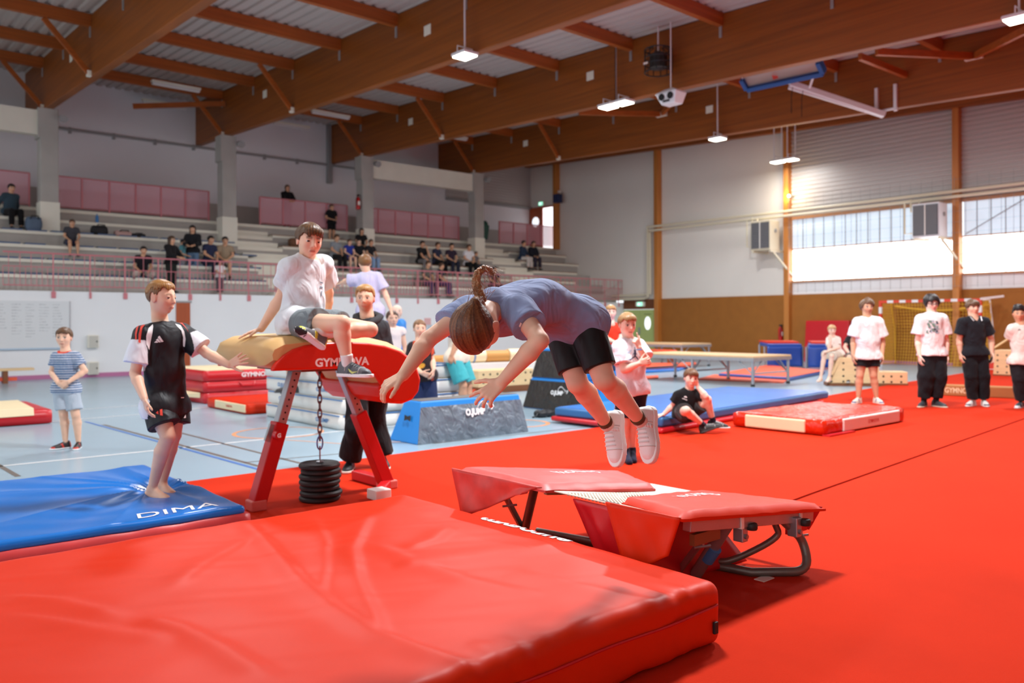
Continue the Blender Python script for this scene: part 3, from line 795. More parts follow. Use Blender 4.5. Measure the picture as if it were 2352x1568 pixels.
# hanging chain, shackle and the weight plates
CX_, CY_ = uY(735, 1100, VY)[0], VY
T2 = thing('chain', 'rusty steel chain hanging from the vault table down to the weights', 'chain', (CX_, CY_, .33))
z = 1.05; k = 0
def link_loop(c, L, W, r, plane):
    pts = []
    for a in np.linspace(0, 2*math.pi, 16, endpoint=False):
        q = (W*math.cos(a), L*math.sin(a))
        pts.append((c[0]+q[0], c[1], c[2]+q[1]) if plane else (c[0]+q[0]*.25, c[1]+q[0], c[2]+q[1]))
    return MB().tube(pts, r, 6, closed=True)
while z > .52:
    link_loop((CX_, CY_, z), .038, .016, .0055, k % 2 == 0).build('link', m_chain, T2, smooth=True); z -= .058; k += 1
link_loop((CX_, CY_, z+.005), .052, .024, .006, True).build('shackle', mat('blue_red_shackle', (110, 120, 180), rough=.35, metal=.5, var=.5, vscale=30), T2, smooth=True)
z -= .05
MB().tube([(CX_, CY_, z+.03), (CX_, CY_, .325)], .006, 8).build('eye_bolt', m_steel, T2)
MB().lathe([(0, .325), (.03, .325), (.03, .333), (.012, .338), (0, .338)], (CX_, CY_, 0), 12).build('washer', m_steel, T2)
ords = ['lowest', 'second from the bottom', 'third from the bottom', 'fourth from the bottom', 'fifth from the bottom', 'sixth from the bottom', 'topmost']
for i in range(7):
    z0 = .031 + i*.042; r = .158 + .006*math.sin(i*2.1); ox, oy = .006*math.sin(i*1.7), .006*math.cos(i*2.9)
    t_ = .040
    pr = [(0, 0), (r-.012, 0), (r, .012), (r, t_-.012), (r-.012, t_), (r-.03, t_), (r-.035, t_-.004), (0, t_-.004)]
    o = MB().lathe(pr, (CX_+ox, CY_+oy, z0), 36).build('weight_plate', m_rub, smooth=True, loc=(CX_, CY_, z0))
    tag(o, 'black rubber weight plate under the vault, %s of the stack' % ords[i], 'weight plate', 'weight plates under the vault')

# ---- mini trampoline
T = thing('mini_trampoline', 'mini trampoline with torn red pads and a white webbing bed', 'trampoline', (3.7, 3.2, .03))
def zt(x): return .475 - .105*(x - 3.08)
def pad(nm, poly, th, m, wr=.004, dome=.02):
    c = np.mean(poly, 0)
    nu, nv = 26, 20; a, b, c_, d = [np.array(p, float) for p in poly]
    def pt(u, v, off):
        p = (a*(1-u) + b*u)*(1-v) + (d*(1-u) + c_*u)*v
        return np.array([p[0], p[1], zt(p[0]) + off])
    def top(u, v):
        e = min(u, 1-u, v, 1-v); rd = min(1, e/.07)
        h = th*(.35 + .65*math.sqrt(1-(1-rd)**2)) + dome*math.sin(math.pi*u)*math.sin(math.pi*v)
        p = pt(u, v, 0); return pt(u, v, h + wr*float(noise2(p[0], p[1], 14)))
    mb = MB(); mb.grid(top, nu, nv)
    mb.grid(lambda u, v: pt(1-u, v, 0), nu, nv)
    for s in range(4):
        def sidef(u, v, s=s):
            uu, vv = ((u, 0), (1, u), (1-u, 1), (0, 1-u))[s]
            q = top(uu, vv); lo = pt(uu, vv, 0); return lo + (q-lo)*v
        mb.grid(sidef, nu, 2)
    o = mb.build(nm, m, T, smooth=True, angle=60); return o
LP = pad('side_pad', [(3.06, 3.25), (3.86, 3.14), (4.22, 3.72), (3.06, 4.06)], .045, m_scuff)
RP = pad('side_pad', [(3.10, 2.36), (4.34, 2.32), (3.98, 2.92), (3.17, 2.80)], .045, m_vred)
letters('GYMNOVA', (3.62, 3.56, zt(3.62)+.075), (-1, 0, .1), (0, -1, 0), .07, m_wht, T, bold=.02, width=.40, bvh=bvh_of(LP), fine=.05)
letters('GYMNOVA', (3.62, 2.66, zt(3.62)+.075), (-1, 0, .1), (0, -1, 0), .07, m_wht, T, bold=.02, width=.36, bvh=bvh_of(RP), fine=.05)
bed = MB(); bed.grid(lambda u, v: (3.12 + u*.95, 2.62 + v*.72, zt(3.12+u*.95) + .012 - .02*math.sin(math.pi*u)*math.sin(math.pi*v)), 12, 12)
bo = bed.build('webbing_bed', m_bed, T, smooth=True); bo.modifiers.new('thick', 'SOLIDIFY').thickness = .006
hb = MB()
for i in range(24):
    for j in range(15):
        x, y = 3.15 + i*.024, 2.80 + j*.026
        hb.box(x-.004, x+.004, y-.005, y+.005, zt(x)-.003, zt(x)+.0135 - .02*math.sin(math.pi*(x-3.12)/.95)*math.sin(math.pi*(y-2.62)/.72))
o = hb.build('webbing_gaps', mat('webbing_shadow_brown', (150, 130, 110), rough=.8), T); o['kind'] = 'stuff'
MB().box(3.135, 3.15, 2.80, 2.93, zt(3.14)+.004, zt(3.14)+.012).build('bed_label', m_dark, T)
MB().bar((3.08, 3.27, zt(3.1)+.005), (3.84, 3.16, zt(3.84)+.005), .03, .03).build('spring_row', m_woodd, T)
def flap(pts, nm, m, nseg=14, amp=.01, th=.012):
    a, b, c_, d = [np.array(p, float) for p in pts]; nn = nrm(np.cross(b-a, d-a))
    mb = MB(); mb.grid(lambda u, v: (a*(1-u)+b*u)*(1-v) + (d*(1-u)+c_*u)*v + nn*amp*(math.sin(u*9+v*3) + .6*math.sin(u*17-v*5))*min(1, v*3), nseg, nseg)
    o = mb.build(nm, m, T, smooth=True); s_ = o.modifiers.new('thick', 'SOLIDIFY'); s_.thickness = th; return o
flap([(3.05, 4.07, zt(3.05)+.03), (3.05, 3.26, zt(3.05)+.03), (3.06, 3.40, zt(3.05)-.015), (3.04, 3.97, .215)], 'pad_flap', m_scuff)
flap([(3.06, 2.80, zt(3.09)+.03), (3.06, 2.34, zt(3.09)+.03), (3.05, 2.40, .32), (3.05, 2.66, .16)], 'pad_flap', m_vred, amp=.006)
flap([(3.13, 3.10, zt(3.1)-.01), (3.12, 2.68, zt(3.1)-.01), (3.16, 2.64, .16), (3.2, 2.98, .12)], 'front_skirt', m_vredd, amp=.016)
flap([(3.25, 2.74, .36), (3.82, 2.72, .33), (4.06, 2.66, .045), (3.25, 2.70, .045)], 'inner_skirt', m_vredd, amp=.004)
flap([(4.34, 2.34, zt(4.34)+.02), (4.02, 2.90, zt(4.0)+.02), (4.06, 2.80, .30), (4.30, 2.40, .23)], 'pad_flap', m_vredd, amp=.006)
MB().bar((3.20, 2.415, zt(3.20)-.032), (4.26, 2.375, zt(4.26)-.032), .05, .055).build('frame_rail', m_alu, T, bevel=.004)
MB().bar((3.10, 4.0, zt(3.10)-.03), (4.2, 3.70, zt(4.2)-.03), .05, .05).build('frame_rail', m_alud, T, bevel=.004)
MB().bar((4.22, 2.4, zt(4.2)-.03), (4.2, 3.68, zt(4.2)-.03), .04, .04).build('frame_rail', m_alud, T, bevel=.004)
MB().tube([(3.57, 2.44, zt(3.57)-.05), (3.60, 2.66, .06)], .033, 14).build('leg', m_alu, T, smooth=True)
MB().tube([(3.36, 3.66, zt(3.4)-.03), (3.50, 3.92, .05)], .028, 12).build('leg', m_alud, T, smooth=True)
MB().bar((3.24, 3.86, zt(3.3)-.03), (3.50, 3.90, .05), .018, .035).build('leg_strut', m_alud, T)
MB().bar((3.42, 2.47, .33), (3.52, 2.72, .07), .012, .035).build('leg_strut', m_alu, T)
def bez(pts, n=8):
    P = [np.array(p, float) for p in pts]; out = [P[0]]
    for i in range(1, len(P)-1):
        a = (P[i-1]+P[i])/2 if i > 1 else P[0] + (P[1]-P[0])*.7; b = (P[i]+P[i+1])/2 if i < len(P)-2 else P[-1] + (P[-2]-P[-1])*.7
        for t in np.linspace(0, 1, n): out.append(a*(1-t)**2 + 2*P[i]*t*(1-t) + b*t*t)
    out.append(P[-1]); return out
MB().tube(bez([(4.02, 2.40, .33), (4.17, 2.36, .20), (4.12, 2.30, .052), (3.88, 2.50, .052)]) + [(3.74, 3.2, .052), (3.6, 3.9, .052)], .024, 12).build('base_tube', m_alud, T, smooth=True)
MB().tube(bez([(4.02, 2.46, .33), (4.07, 2.44, .22), (3.86, 2.62, .085), (3.80, 2.75, .08)]) + [(3.68, 3.2, .08), (3.55, 3.85, .08)], .018, 12).build('base_tube', m_alud, T, smooth=True)
for (x, y, z_, mm) in ((3.665, 2.40, .355, m_rub), (4.10, 2.35, .315, m_rub)):
    MB().box(x-.05, x+.0, y-.02, y+.04, z_-.075, z_+.03).build('hinge_block', m_alu, T, bevel=.006)
    MB().lathe([(0, -.016), (.026, -.016), (.03, -.008), (.03, .01), (.026, .018), (0, .018)], (x+.015, y-.03, z_), 16).build('roller', mm, T, smooth=True)
    MB().tube([(x-.03, y-.035, z_-.045), (x-.03, y+.0, z_-.045)], .013, 6).build('bolt', m_steel, T)
for x in (3.60, 4.13):
    zz = zt(x)-.03; yr = 2.415 - (x-3.16)*.036
    MB().box(x-.012, x+.012, yr-.03, yr+.03, zz-.034, zz+.034).build('pad_strap', m_offw, T)
    MB().box(x, x+.018, yr-.034, yr-.022, zz+.025, zz+.045).build('strap_tab', m_redmet, T)
for (x, y) in ((3.36, 2.45), (4.24, 2.42), (3.2, 3.72)):
    MB().tube([(x, y, zt(x)-.05), (x+.005, y, zt(x)-.13), (x+.02, y, zt(x)-.15)], .008, 6).build('hook', m_alu, T)
    MB().tube([(x-.03, y+.02, zt(x)-.155), (x+.05, y-.02, zt(x)-.15)], .007, 6).build('hook', m_alu, T)
MB().box(3.24, 3.45, 2.40, 2.43, zt(3.3)-.125, zt(3.3)-.07).build('side_plate', m_woodd, T)
MB().box(4.1, 4.28, 2.40, 2.43, zt(4.2)-.125, zt(4.2)-.07).build('side_plate', m_vredd, T)
MB().box(3.84, 3.94, 2.40, 2.46, .03, .034).build('foot_strip', m_offw, T)
q0 = np.array((3.585, 2.55, .195))
st = MB(); st.tube([q0 + V(-.0045, -.033, .044)*.85, q0 - V(-.0045, -.033, .044)*.85], .0345, 14); o = st.build('maker_sticker', m_bluep, T, smooth=True)

# ---- blue and red folding mats under the seated boy
def quad_mat(name, label, poly, z0, z1, m, group=None, bev=.03):
    c = np.mean(np.array(poly), 0)
    o = MB().prism([(x, y, z0) for x, y in poly], (0, 0, z1-z0)).build(name, m, loc=(c[0], c[1], z0), bevel=bev, bseg=3, smooth=True, angle=50)
    fix_normals(o); return tag(o, label, 'mat', group)
pa = [(8.10, 6.48), (13.3, 7.05), (12.95, 8.85), (8.03, 8.34)]
quad_mat('gym_mat', 'thin red mat underneath the long blue mat', [(8.0, 6.40), (12.9, 6.92), (12.85, 8.8), (7.97, 8.36)], .03, .095, m_vredd)
quad_mat('gym_mat', 'long blue mat on which the boy in black sits', pa, .096, .215, m_vblue2)
o = MB().prism([(x, y, .2155) for x, y in [(8.14, 6.52), (13.26, 7.08), (12.92, 8.81), (8.07, 8.30)]], (0, 0, .006)).build('blue_top', mat('sheen_blue_vinyl', (66, 132, 214), rough=.22, var=.06, vscale=2), bpy.data.objects['gym_mat.001'])
fix_normals(o)
# red and white mat right of him
T = thing('gym_mat', 'red mat with cream and white side panels in front of the standing men', 'mat', (10.3, 5.6, .03))
soft_mat('', '', '', 9.27, 11.48, 4.97, 6.27, .031, .225, mat('glossy_red_vinyl', (208, 44, 14), rough=.2, spec=.5, wrinkle=.5), .045, .06, .006, 8, part='cover', parent=T,
         extra=lambda P, nn: np.clip(nn[:, 2], 0, 1)*.012*np.sin((P[:, 0]-10.3)*4)*np.sin((P[:, 1]-5.6)*5))
MB().box(9.255, 9.30, 5.22, 6.06, .05, .205).build('side_panel', m_beige, T, bevel=.015)
MB().box(9.72, 11.27, 4.955, 5.0, .05, .205).build('side_panel', m_offw, T, bevel=.015)
letters('GYMNOVA', (10.5, 4.955, .125), (1, 0, 0), (0, 0, 1), .05, m_redp, T, width=.3)
MB().box(9.27, 9.9, 4.9, 5.0, .031, .05).build('strap', m_vredd, T)

# ---- low O.JUMP block with the grey cover
def trap_block(name, label, bx, by, tx, ty, z0, z1, parts, group=None):
    T = thing(name, label, 'foam block', ((bx[0]+bx[1])/2, (by[0]+by[1])/2, z0), group)
    b = [(bx[0],by[0],z0),(bx[1],by[0],z0),(bx[1],by[1],z0),(bx[0],by[1],z0)]
    t = [(tx[0],ty[0],z1),(tx[1],ty[0],z1),(tx[1],ty[1],z1),(tx[0],ty[1],z1)]
    MB().hexa(b, t).build('foam_body', parts['body'], T, bevel=.015)
    def panel(i, j, m, nm, e=.0, v0=0, v1=1, out=.008):
        a, c, d, f = [np.array(p, float) for p in (b[i], b[j], t[j], t[i])]
        nn = nrm(np.cross(c-a, f-a)); mb = MB()
        g = lambda u, v: (a*(1-u)+c*u)*(1-v) + (f*(1-u)+d*u)*v
        mb.grid(lambda u, v: g(e+u*(1-2*e), v0+v*(v1-v0)) + nn*(out + .014*math.sin(math.pi*u)*math.sin(math.pi*v)*(1.1 + .6*float(noise2(np.array(u*2.0+v*.8), np.array(v*1.3-u*.4), 7)) + .5*float(noise2(np.array(u*3.0-v), np.array(v*2+u), 13)))), 60, 24)
        o = mb.build(nm, m, T, smooth=True); return g, nn, o
    return T, b, t, panel
m_top = mat('dark_grey_block_top', (92, 88, 86), rough=.5)
T, b, t, panel = trap_block('foam_block', 'low blue foam block with a crumpled grey cover, behind the red carpet edge', (5.38, 7.10), (7.86, 8.46), (5.52, 7.06), (7.99, 8.33), .0, .48, {'body': m_skyblue})
g, nn, po = panel(0, 1, m_greyfab, 'grey_cover', .0, .0, .86)
MB().box(5.54, 7.04, 8.01, 8.31, .48, .486).build('top_sheet', m_top, T)
c0 = g(.5, .62)
letters('O.JUMP', c0 + V(-.0, 0, 0), (1, 0, 0), nrm(g(.5, .9)-g(.5, .1)), .11, m_wht, T, bold=.05, width=.30, lift=.042)
def animal_mark(o3, xd, yd, s, parent, lift=.02):
    th = np.linspace(0, 1, 14); up = np.array([(-.5+t, .18*math.sin(t*3.1)+.12*math.sin(t*6)) for t in th]); lo = up + np.array([0, -.05])
    vs = np.concatenate([up, lo]); fs = [(i, i+1, 14+i+1, 14+i) for i in range(13)]
    k = len(vs); vs = np.concatenate([vs, [(.42, .1), (.5, -.02), (.36, -.2), (.30, -.18), (.4, -.02), (.2, -.05), (.1, -.2), (.16, -.05)]])
    fs += [(k, k+1, k+4), (k+1, k+2, k+3, k+4), (k+5, k+6, k+7)]
    decal('leaping_mark', vs*s, fs, o3, xd, yd, m_wht, parent, lift)
animal_mark(c0 + V(.16, 0, .07), (1, 0, 0), nrm(g(.5, .9)-g(.5, .1)), .26, T, .042)
vs, fs = fan([(-.06, .035), (0, .018), (.06, .035), (.06, -.035), (0, -.018), (-.06, -.035)])
decal('hand_slot', vs*1.1, fs, ((b[0][0]+t[0][0])/2, 8.15, .28), (0, -1, 0), nrm(np.array(t[0])-np.array(b[0])), m_dark, T, .012)
# two-tier black block
for (nm, z0, z1, k0, k1) in (('lower tier of the tall black foam block with white O.JUMP print', 0, .50, 0, .5), ('upper tier of the tall black foam block, a boy in red sits on it', .502, .985, .5, 1)):
    ix0, ix1 = .0 + .26*k0, .26*k1
    T, b, t, panel = trap_block('foam_block', nm, (9.10+ix0*.6, 10.62-ix0*.6), (8.72+ix0, 10.2-ix0), (9.10+ix1*.6, 10.62-ix1*.6), (8.72+ix1, 10.2-ix1), z0, z1, {'body': m_skyblue}, 'tiers of the tall black block')
    g, nn, po = panel(3, 0, m_blackfab, 'black_cover', .0, .02, .92)
    if z0 == 0:
        c0 = g(.55, .55); letters('O.JUMP', c0, (0, -1, 0), nrm(g(.5, .9)-g(.5, .1)), .09, m_wht, T, bold=.05, width=.28, lift=.042)
        animal_mark(c0 + V(0, -.14, .06), (0, -1, 0), (0, 0, 1), .24, T, .042)
        vs, fs = fan([(-.06, .035), (0, .018), (.06, .035), (.06, -.035), (0, -.018), (-.06, -.035)])
        decal('hand_slot', vs*1.2, fs, (9.95, 8.75, .28), (1, 0, 0), (0, .26, 1), m_dark, T, .012)

# ---- stack of white O.JUMP mats
for i in range(4):
    dx = (.03, 0, .02, .05)[i]; z0 = .205*i + .001
    lb = ['lowest white mat of the O.JUMP stack behind the vault', 'second white mat from the floor in the O.JUMP stack', 'third white mat from the floor in the O.JUMP stack', 'topmost white mat of the O.JUMP stack with a blue top'][i]
    T = thing('stacked_mat', lb, 'mat', (6.4, 10.8, z0), 'white mats stacked behind the vault')
    soft_mat('', '', '', 5.40-dx, 7.40-dx, 9.58+dx, 11.9, z0, z0+.198, m_offw, .02, .1, .004, 5, part='cover', parent=T)
    MB().box(5.392-dx, 5.42-dx, 9.62+dx, 11.86, z0+.175, z0+.188).build('edge_stripe', m_bluep, T)
    MB().box(5.44-dx, 7.36-dx, 9.572+dx, 9.6+dx, z0+.175, z0+.188).build('edge_stripe', m_bluep, T)
    if i == 3: MB().box(5.45, 7.3, 9.66, 11.86, z0+.196, z0+.203).build('blue_top', m_vblue2, T)
    for (yy, s) in (((10.1, 'O.JUMP'), (11.3, 'O.JUMP'))[i % 2:] if i < 3 else ()):
        letters(s, (5.392-dx, yy, z0+.09), (0, -1, 0), (0, 0, 1), .075, m_bluep, T, bold=.03, width=.36, lift=.006)
    if i == 0:
        vs, fs = fan([(-.06, .03), (0, .015), (.06, .03), (.06, -.03), (0, -.015), (-.06, -.03)])
        decal('hand_slot', vs*1.4, fs, (5.75, 9.6, z0+.09), (1, 0, 0), (0, 0, 1), m_bluep, T, .012)
# ---- red GYMNOVA stack behind the boy in black
for i in range(3):
    z0 = .195*i + .001
    lb = ['lowest red mat of the GYMNOVA stack, its cream flap hanging out', 'middle red mat of the GYMNOVA stack with a carry handle', 'topmost red mat of the GYMNOVA stack with a cream top'][i]
    T = thing('stacked_mat', lb, 'mat', (6.4, 15.4, z0), 'red mats stacked by the side wall')
    o = soft_mat('', '', '', 5.37, 7.4, 14.4, 16.4, z0, z0+.19, m_vredd, .02, .1, .004, 5, part='cover', parent=T)
    if i == 2:
        MB().box(5.42, 7.35, 14.45, 16.35, z0+.188, z0+.196).build('cream_top', m_beige, T)
        letters('GYMNOVA', (6.35, 14.4, z0+.10), (1, 0, 0), (0, 0, 1), .085, m_wht, T, bold=.04, width=.62, lift=.008)
    if i == 1: MB().tube([(6.0, 14.4, z0+.17), (6.05, 14.36, z0+.10), (6.25, 14.36, z0+.10), (6.3, 14.4, z0+.17)], .014, 6).build('carry_handle', m_vredd, T)
    if i == 0: MB().hexa([(5.2, 15.2, .1), (5.37, 14.6, .1), (5.37, 15.4, .1)], [(5.2, 15.2, .12), (5.37, 14.6, .19), (5.37, 15.4, .19)]).build('flap', m_beige, T)
T = thing('gym_mat', 'low red mat with a cream front edge in front of the red stack', 'mat', (6.1, 13, 0))
soft_mat('', '', '', 5.22, 7.2, 12.25, 13.9, .001, .165, m_vred, .03, .08, .004, 5, part='cover', parent=T)
MB().box(5.205, 5.24, 12.3, 13.5, .03, .15).build('side_panel', m_beige, T, bevel=.01)
letters('GYMNOVA', (5.205, 12.9, .09), (0, -1, 0), (0, 0, 1), .04, m_redp, T, width=.26)
T = thing('gym_mat', 'cream-topped red mat on the blue floor at the left edge', 'mat', (1, 14, 0))
soft_mat('', '', '', -2.2, 2.74, 13.12, 15.0, .001, .20, m_vredd, .03, .1, .003, 5, part='cover', parent=T)
MB().hexa([(-2.2, 13.10, .11), (2.5, 13.10, .13), (2.62, 14.9, .205), (-2.2, 14.9, .205)], [(-2.2, 13.14, .235), (2.5, 13.14, .235), (2.62, 14.9, .22), (-2.2, 14.9, .22)]).build('cream_top', m_beige, T, bevel=.01)
fix_normals(bpy.data.objects['cream_top.001'])
# ---- vault boxes with peg holes, rolls
def peg_block(label, A, B, prof2, depth, base=.05, holes=()):
    A = np.array(A[:2]); B = np.array(B[:2]); L = np.linalg.norm(B-A); ex = np.array([*(B-A)/L, 0]); ey = np.array([-ex[1], ex[0], 0])
    if ey @ FW < 0: ey = -ey
    o3 = np.array([*A, 0.0]); T = thing('peg_block', label, 'wooden block', tuple(o3 + ex*L/2))
    pts = [o3 + ex*x*L + np.array([0, 0, z]) for x, z in prof2]
    o = MB().prism(pts, ey*depth).build('wood_body', m_wood, T, bevel=.012); fix_normals(o)
    o = MB().prism([o3-ex*.01+V(0,0,.0), o3+ex*(L+.01), o3+ex*(L+.01)+V(0,0,base), o3-ex*.01+V(0,0,base)], ey*(depth+.01)).build('base_board', m_woodd, T); fix_normals(o)
    hmb = MB()
    for (hx, hz) in holes:
        c = o3 + ex*hx*L + V(0, 0, hz) - ey*.004; pts = [c + ex*.022*math.cos(a) + V(0, 0, .022*math.sin(a)) for a in np.linspace(0, 2*math.pi, 10, endpoint=False)]
        hmb.prism(pts, ey*.008)
    hmb.build('peg_holes', m_dark, T)['kind'] = 'stuff'
    return T, o3, ex, ey, L
ha = [(x, z) for z in (.1, .22, .36, .50) for x in (.05, .20, .35)] + [(x, z) for x in (.52, .70, .80, .92) for z in (.1, .22) if not (x == .52)]
peg_block('stepped pale wooden peg block on which the blond boy sits', uz(1901, 886), uz(2085, 888), [(0, .05), (1, .05), (1, .32), (.65, .32), (.64, .62), (.18, .62), (0.12, .60), (0, .05)][:7] + [(0.02, .05)], .45, .07, ha)
hb_ = [(x, z) for z in (.12, .27, .42, .55) for x in (.15, .45, .75)]
peg_block('pale wooden peg block behind the man at the right edge', uz(2281, 865), uz(2352, 868), [(0, .05), (1, .05), (1, .68), (.05, .68)], .5, .07, hb_)
q = uz(1100, 905); q2 = uz(1225, 896)
peg_block('long pale wooden peg block behind the low blue foam block', q, q2, [(0, .12), (1, .12), (1, .46), (0, .46)], .5, .13, [(x, z) for z in (.22, .38) for x in (.08, .2, .33, .47, .62, .85, .95)])
o = MB().prism([uz(1085, 905), uz(1240, 893), uz(1262, 878), uz(1100, 885)], (0, 0, .09)).build('gym_mat', m_orange, loc=tuple(uz(1160, 890))); fix_normals(o); tag(o, 'orange mat in front of the long wooden peg block', 'mat')
A, B = uz(1078, 880) + V(0, 0, .62), uz(1240, 872) + V(0, 0, .62)
ey = nrm(np.cross(B-A, V(0, 0, 1))); ey = ey if ey @ FW > 0 else -ey
def roll(label, a, b, r, m, band=None):
    pa_, pb_ = A + (B-A)*a + ey*.25 - V(0, 0, .155-r), A + (B-A)*b + ey*.25 - V(0, 0, .155-r)
    t = thing('foam_roll', label, 'foam roll', tuple((pa_+pb_)/2 - V(0, 0, r)), 'foam rolls on the peg block')
    MB().tube([pa_, pb_], r, 16).build('roll', m, t, smooth=True)
    if band: c = pa_ + (pb_-pa_)*.5; d = nrm(pb_-pa_); MB().tube([c-d*.02, c+d*.02], r+.006, 16).build('strap', m_bluep, t)
roll('cream foam roll with a blue strap on the peg block', -.05, .27, .155, m_beige, 1); roll('brown foam roll between the cream rolls', .28, .60, .14, mat('brown_foam', (200, 146, 76), rough=.6)); roll('cream foam roll right of the brown roll', .61, 1.1, .155, m_beige)
roll('brown foam roll left of the teal shorts', -.75, -.07, .10, MATS['brown_foam'])
for o in [x for x in bpy.data.objects if x.name.startswith('foam_roll')]: pass
A0, B0 = A - V(0, 0, A[2]), B - V(0, 0, B[2]); S0 = A0 - (B0-A0)*.85 + ey*.02; S1 = B0 + (B0-A0)*.15 + ey*.02
o = MB().prism([S0, S1, S1+ey*.5, S0+ey*.5], (0, 0, .463)).build('storage_box', m_offw, loc=tuple((S0+S1)/2), bevel=.01); fix_normals(o); tag(o, 'long pale storage box carrying the foam rolls', 'box')
# GYMNOVA floor beam
A, B = uz(2166, 908, .03), uz(2345, 916, .03)
T = thing('floor_beam', 'low brown foam balance beam with GYMNOVA lettering behind the men', 'balance beam', tuple((A+B)/2))
ex = nrm(B-A); ey = V(-ex[1], ex[0], 0); ey = ey if ey @ FW > 0 else -ey
o = MB().prism([A, B, B+V(0,0,.20), A+V(0,0,.20)], ey*.25).build('foam_body', mat('brown_suede_cover', (176, 118, 66), rough=.75, var=.06, vscale=4), T, bevel=.02); fix_normals(o)
letters('GYMNOVA', A + ex*.28 + V(0, 0, .105), ex, (0, 0, 1), .10, m_beige, T, bold=.02, width=.5, lift=.004)
# ---- stage platforms
def platform(label, x0, x1, y0, y1, z, leg=(.0,), mods=2):
    T = thing('stage_platform', label, 'platform', ((x0+x1)/2, (y0+y1)/2, 0))
    MB().box(x0, x1, y0, y1, z-.035, z).build('plywood_top', mat('plywood_deck', (214, 178, 132), rough=.6, var=.05, vscale=3), T)
    MB().box(x0-.01, x1+.01, y0-.01, y1+.01, z-.11, z-.036).build('edge_frame', m_alu, T)
    for i in range(mods+1):
        y = y0 + .05 + (y1-y0-.1)*i/mods
        for x in (x0+.05, x1-.05):
            MB().tube([(x, y, 0), (x, y, z-.1)], .035, 8).build('leg', m_alu, T, smooth=True)
            s = .35 if i < mods else -.35
            MB().tube([(x, y, z-.4), (x, y+s, z-.11)], .015, 6).build('leg_strut', m_alu, T)
            MB().tube([(x, y, 0), (x, y, .05)], .045, 8).build('leg_foot', m_rub, T)
        MB().tube([(x0+.05, y, .28), (x1-.05, y, .28)], .02, 6).build('cross_bar', m_alu, T)
        MB().tube([(x0+.05, y, z-.4), (x0+.4, y, z-.11)], .015, 6).build('leg_strut', m_alu, T)
        MB().tube([(x1-.05, y, z-.4), (x1-.4, y, z-.11)], .015, 6).build('leg_strut', m_alu, T)
platform('aluminium stage platform with plywood top, nearer one, behind the seated boy', 15.62, 17.15, 10.0, 13.3, .66)
platform('aluminium stage platform with plywood top, in front of the green door', 20.6, 22.1, 15.7, 19.6, .74)
T = thing('gym_bench', 'orange gym bench stored under the far stage platform', 'bench', (21.3, 17.2, 0))
MB().box(20.2, 20.48, 15.8, 18.6, .50, .56).build('seat_board', m_orange, T); MB().box(20.25, 20.43, 15.9, 16.0, .0, .5).build('leg', m_woodd, T); MB().box(20.25, 20.43, 18.4, 18.5, .0, .5).build('leg', m_woodd, T)
# floor mats further back
quad_mat('gym_mat', 'red and blue mat lying behind the near stage platform', [uz(1650, 866)[:2], uz(1812, 875)[:2], uz(1895, 858)[:2], uz(1760, 846)[:2]], .001, .09, mat('navy_blue_vinyl', (58, 90, 170), rough=.4))
o = MB().prism([uz(1652, 857, .09), uz(1812, 866, .09), uz(1893, 851, .09), uz(1762, 838, .09)], (0, 0, .006)).build('orange_top', m_orange, bpy.data.objects['gym_mat.006'] if 'gym_mat.006' in bpy.data.objects else None); fix_normals(o)
quad_mat('gym_mat', 'thin orange mat lying under the near stage platform', [uz(1600, 872)[:2], uz(1800, 880)[:2], uz(1810, 872)[:2], uz(1640, 862)[:2]], .001, .03, m_orange)
quad_mat('gym_mat', 'blue mat with an orange top behind the blond boy', [uz(1480, 857)[:2], uz(1560, 852)[:2], uz(1590, 843)[:2], uz(1480, 845)[:2]], .001, .07, m_vblue)
quad_mat('gym_mat', 'orange mat lying on the blue mat behind the blond boy', [uz(1482, 848, .07)[:2], uz(1580, 843, .07)[:2], uz(1600, 838, .07)[:2], uz(1482, 840, .07)[:2]], .072, .16, m_orange)
quad_mat('gym_mat', 'small thin orange mat on the floor by the blue foam', [uz(1478, 872)[:2], uz(1512, 869)[:2], uz(1512, 864)[:2], uz(1478, 866)[:2]], .001, .03, m_orange)
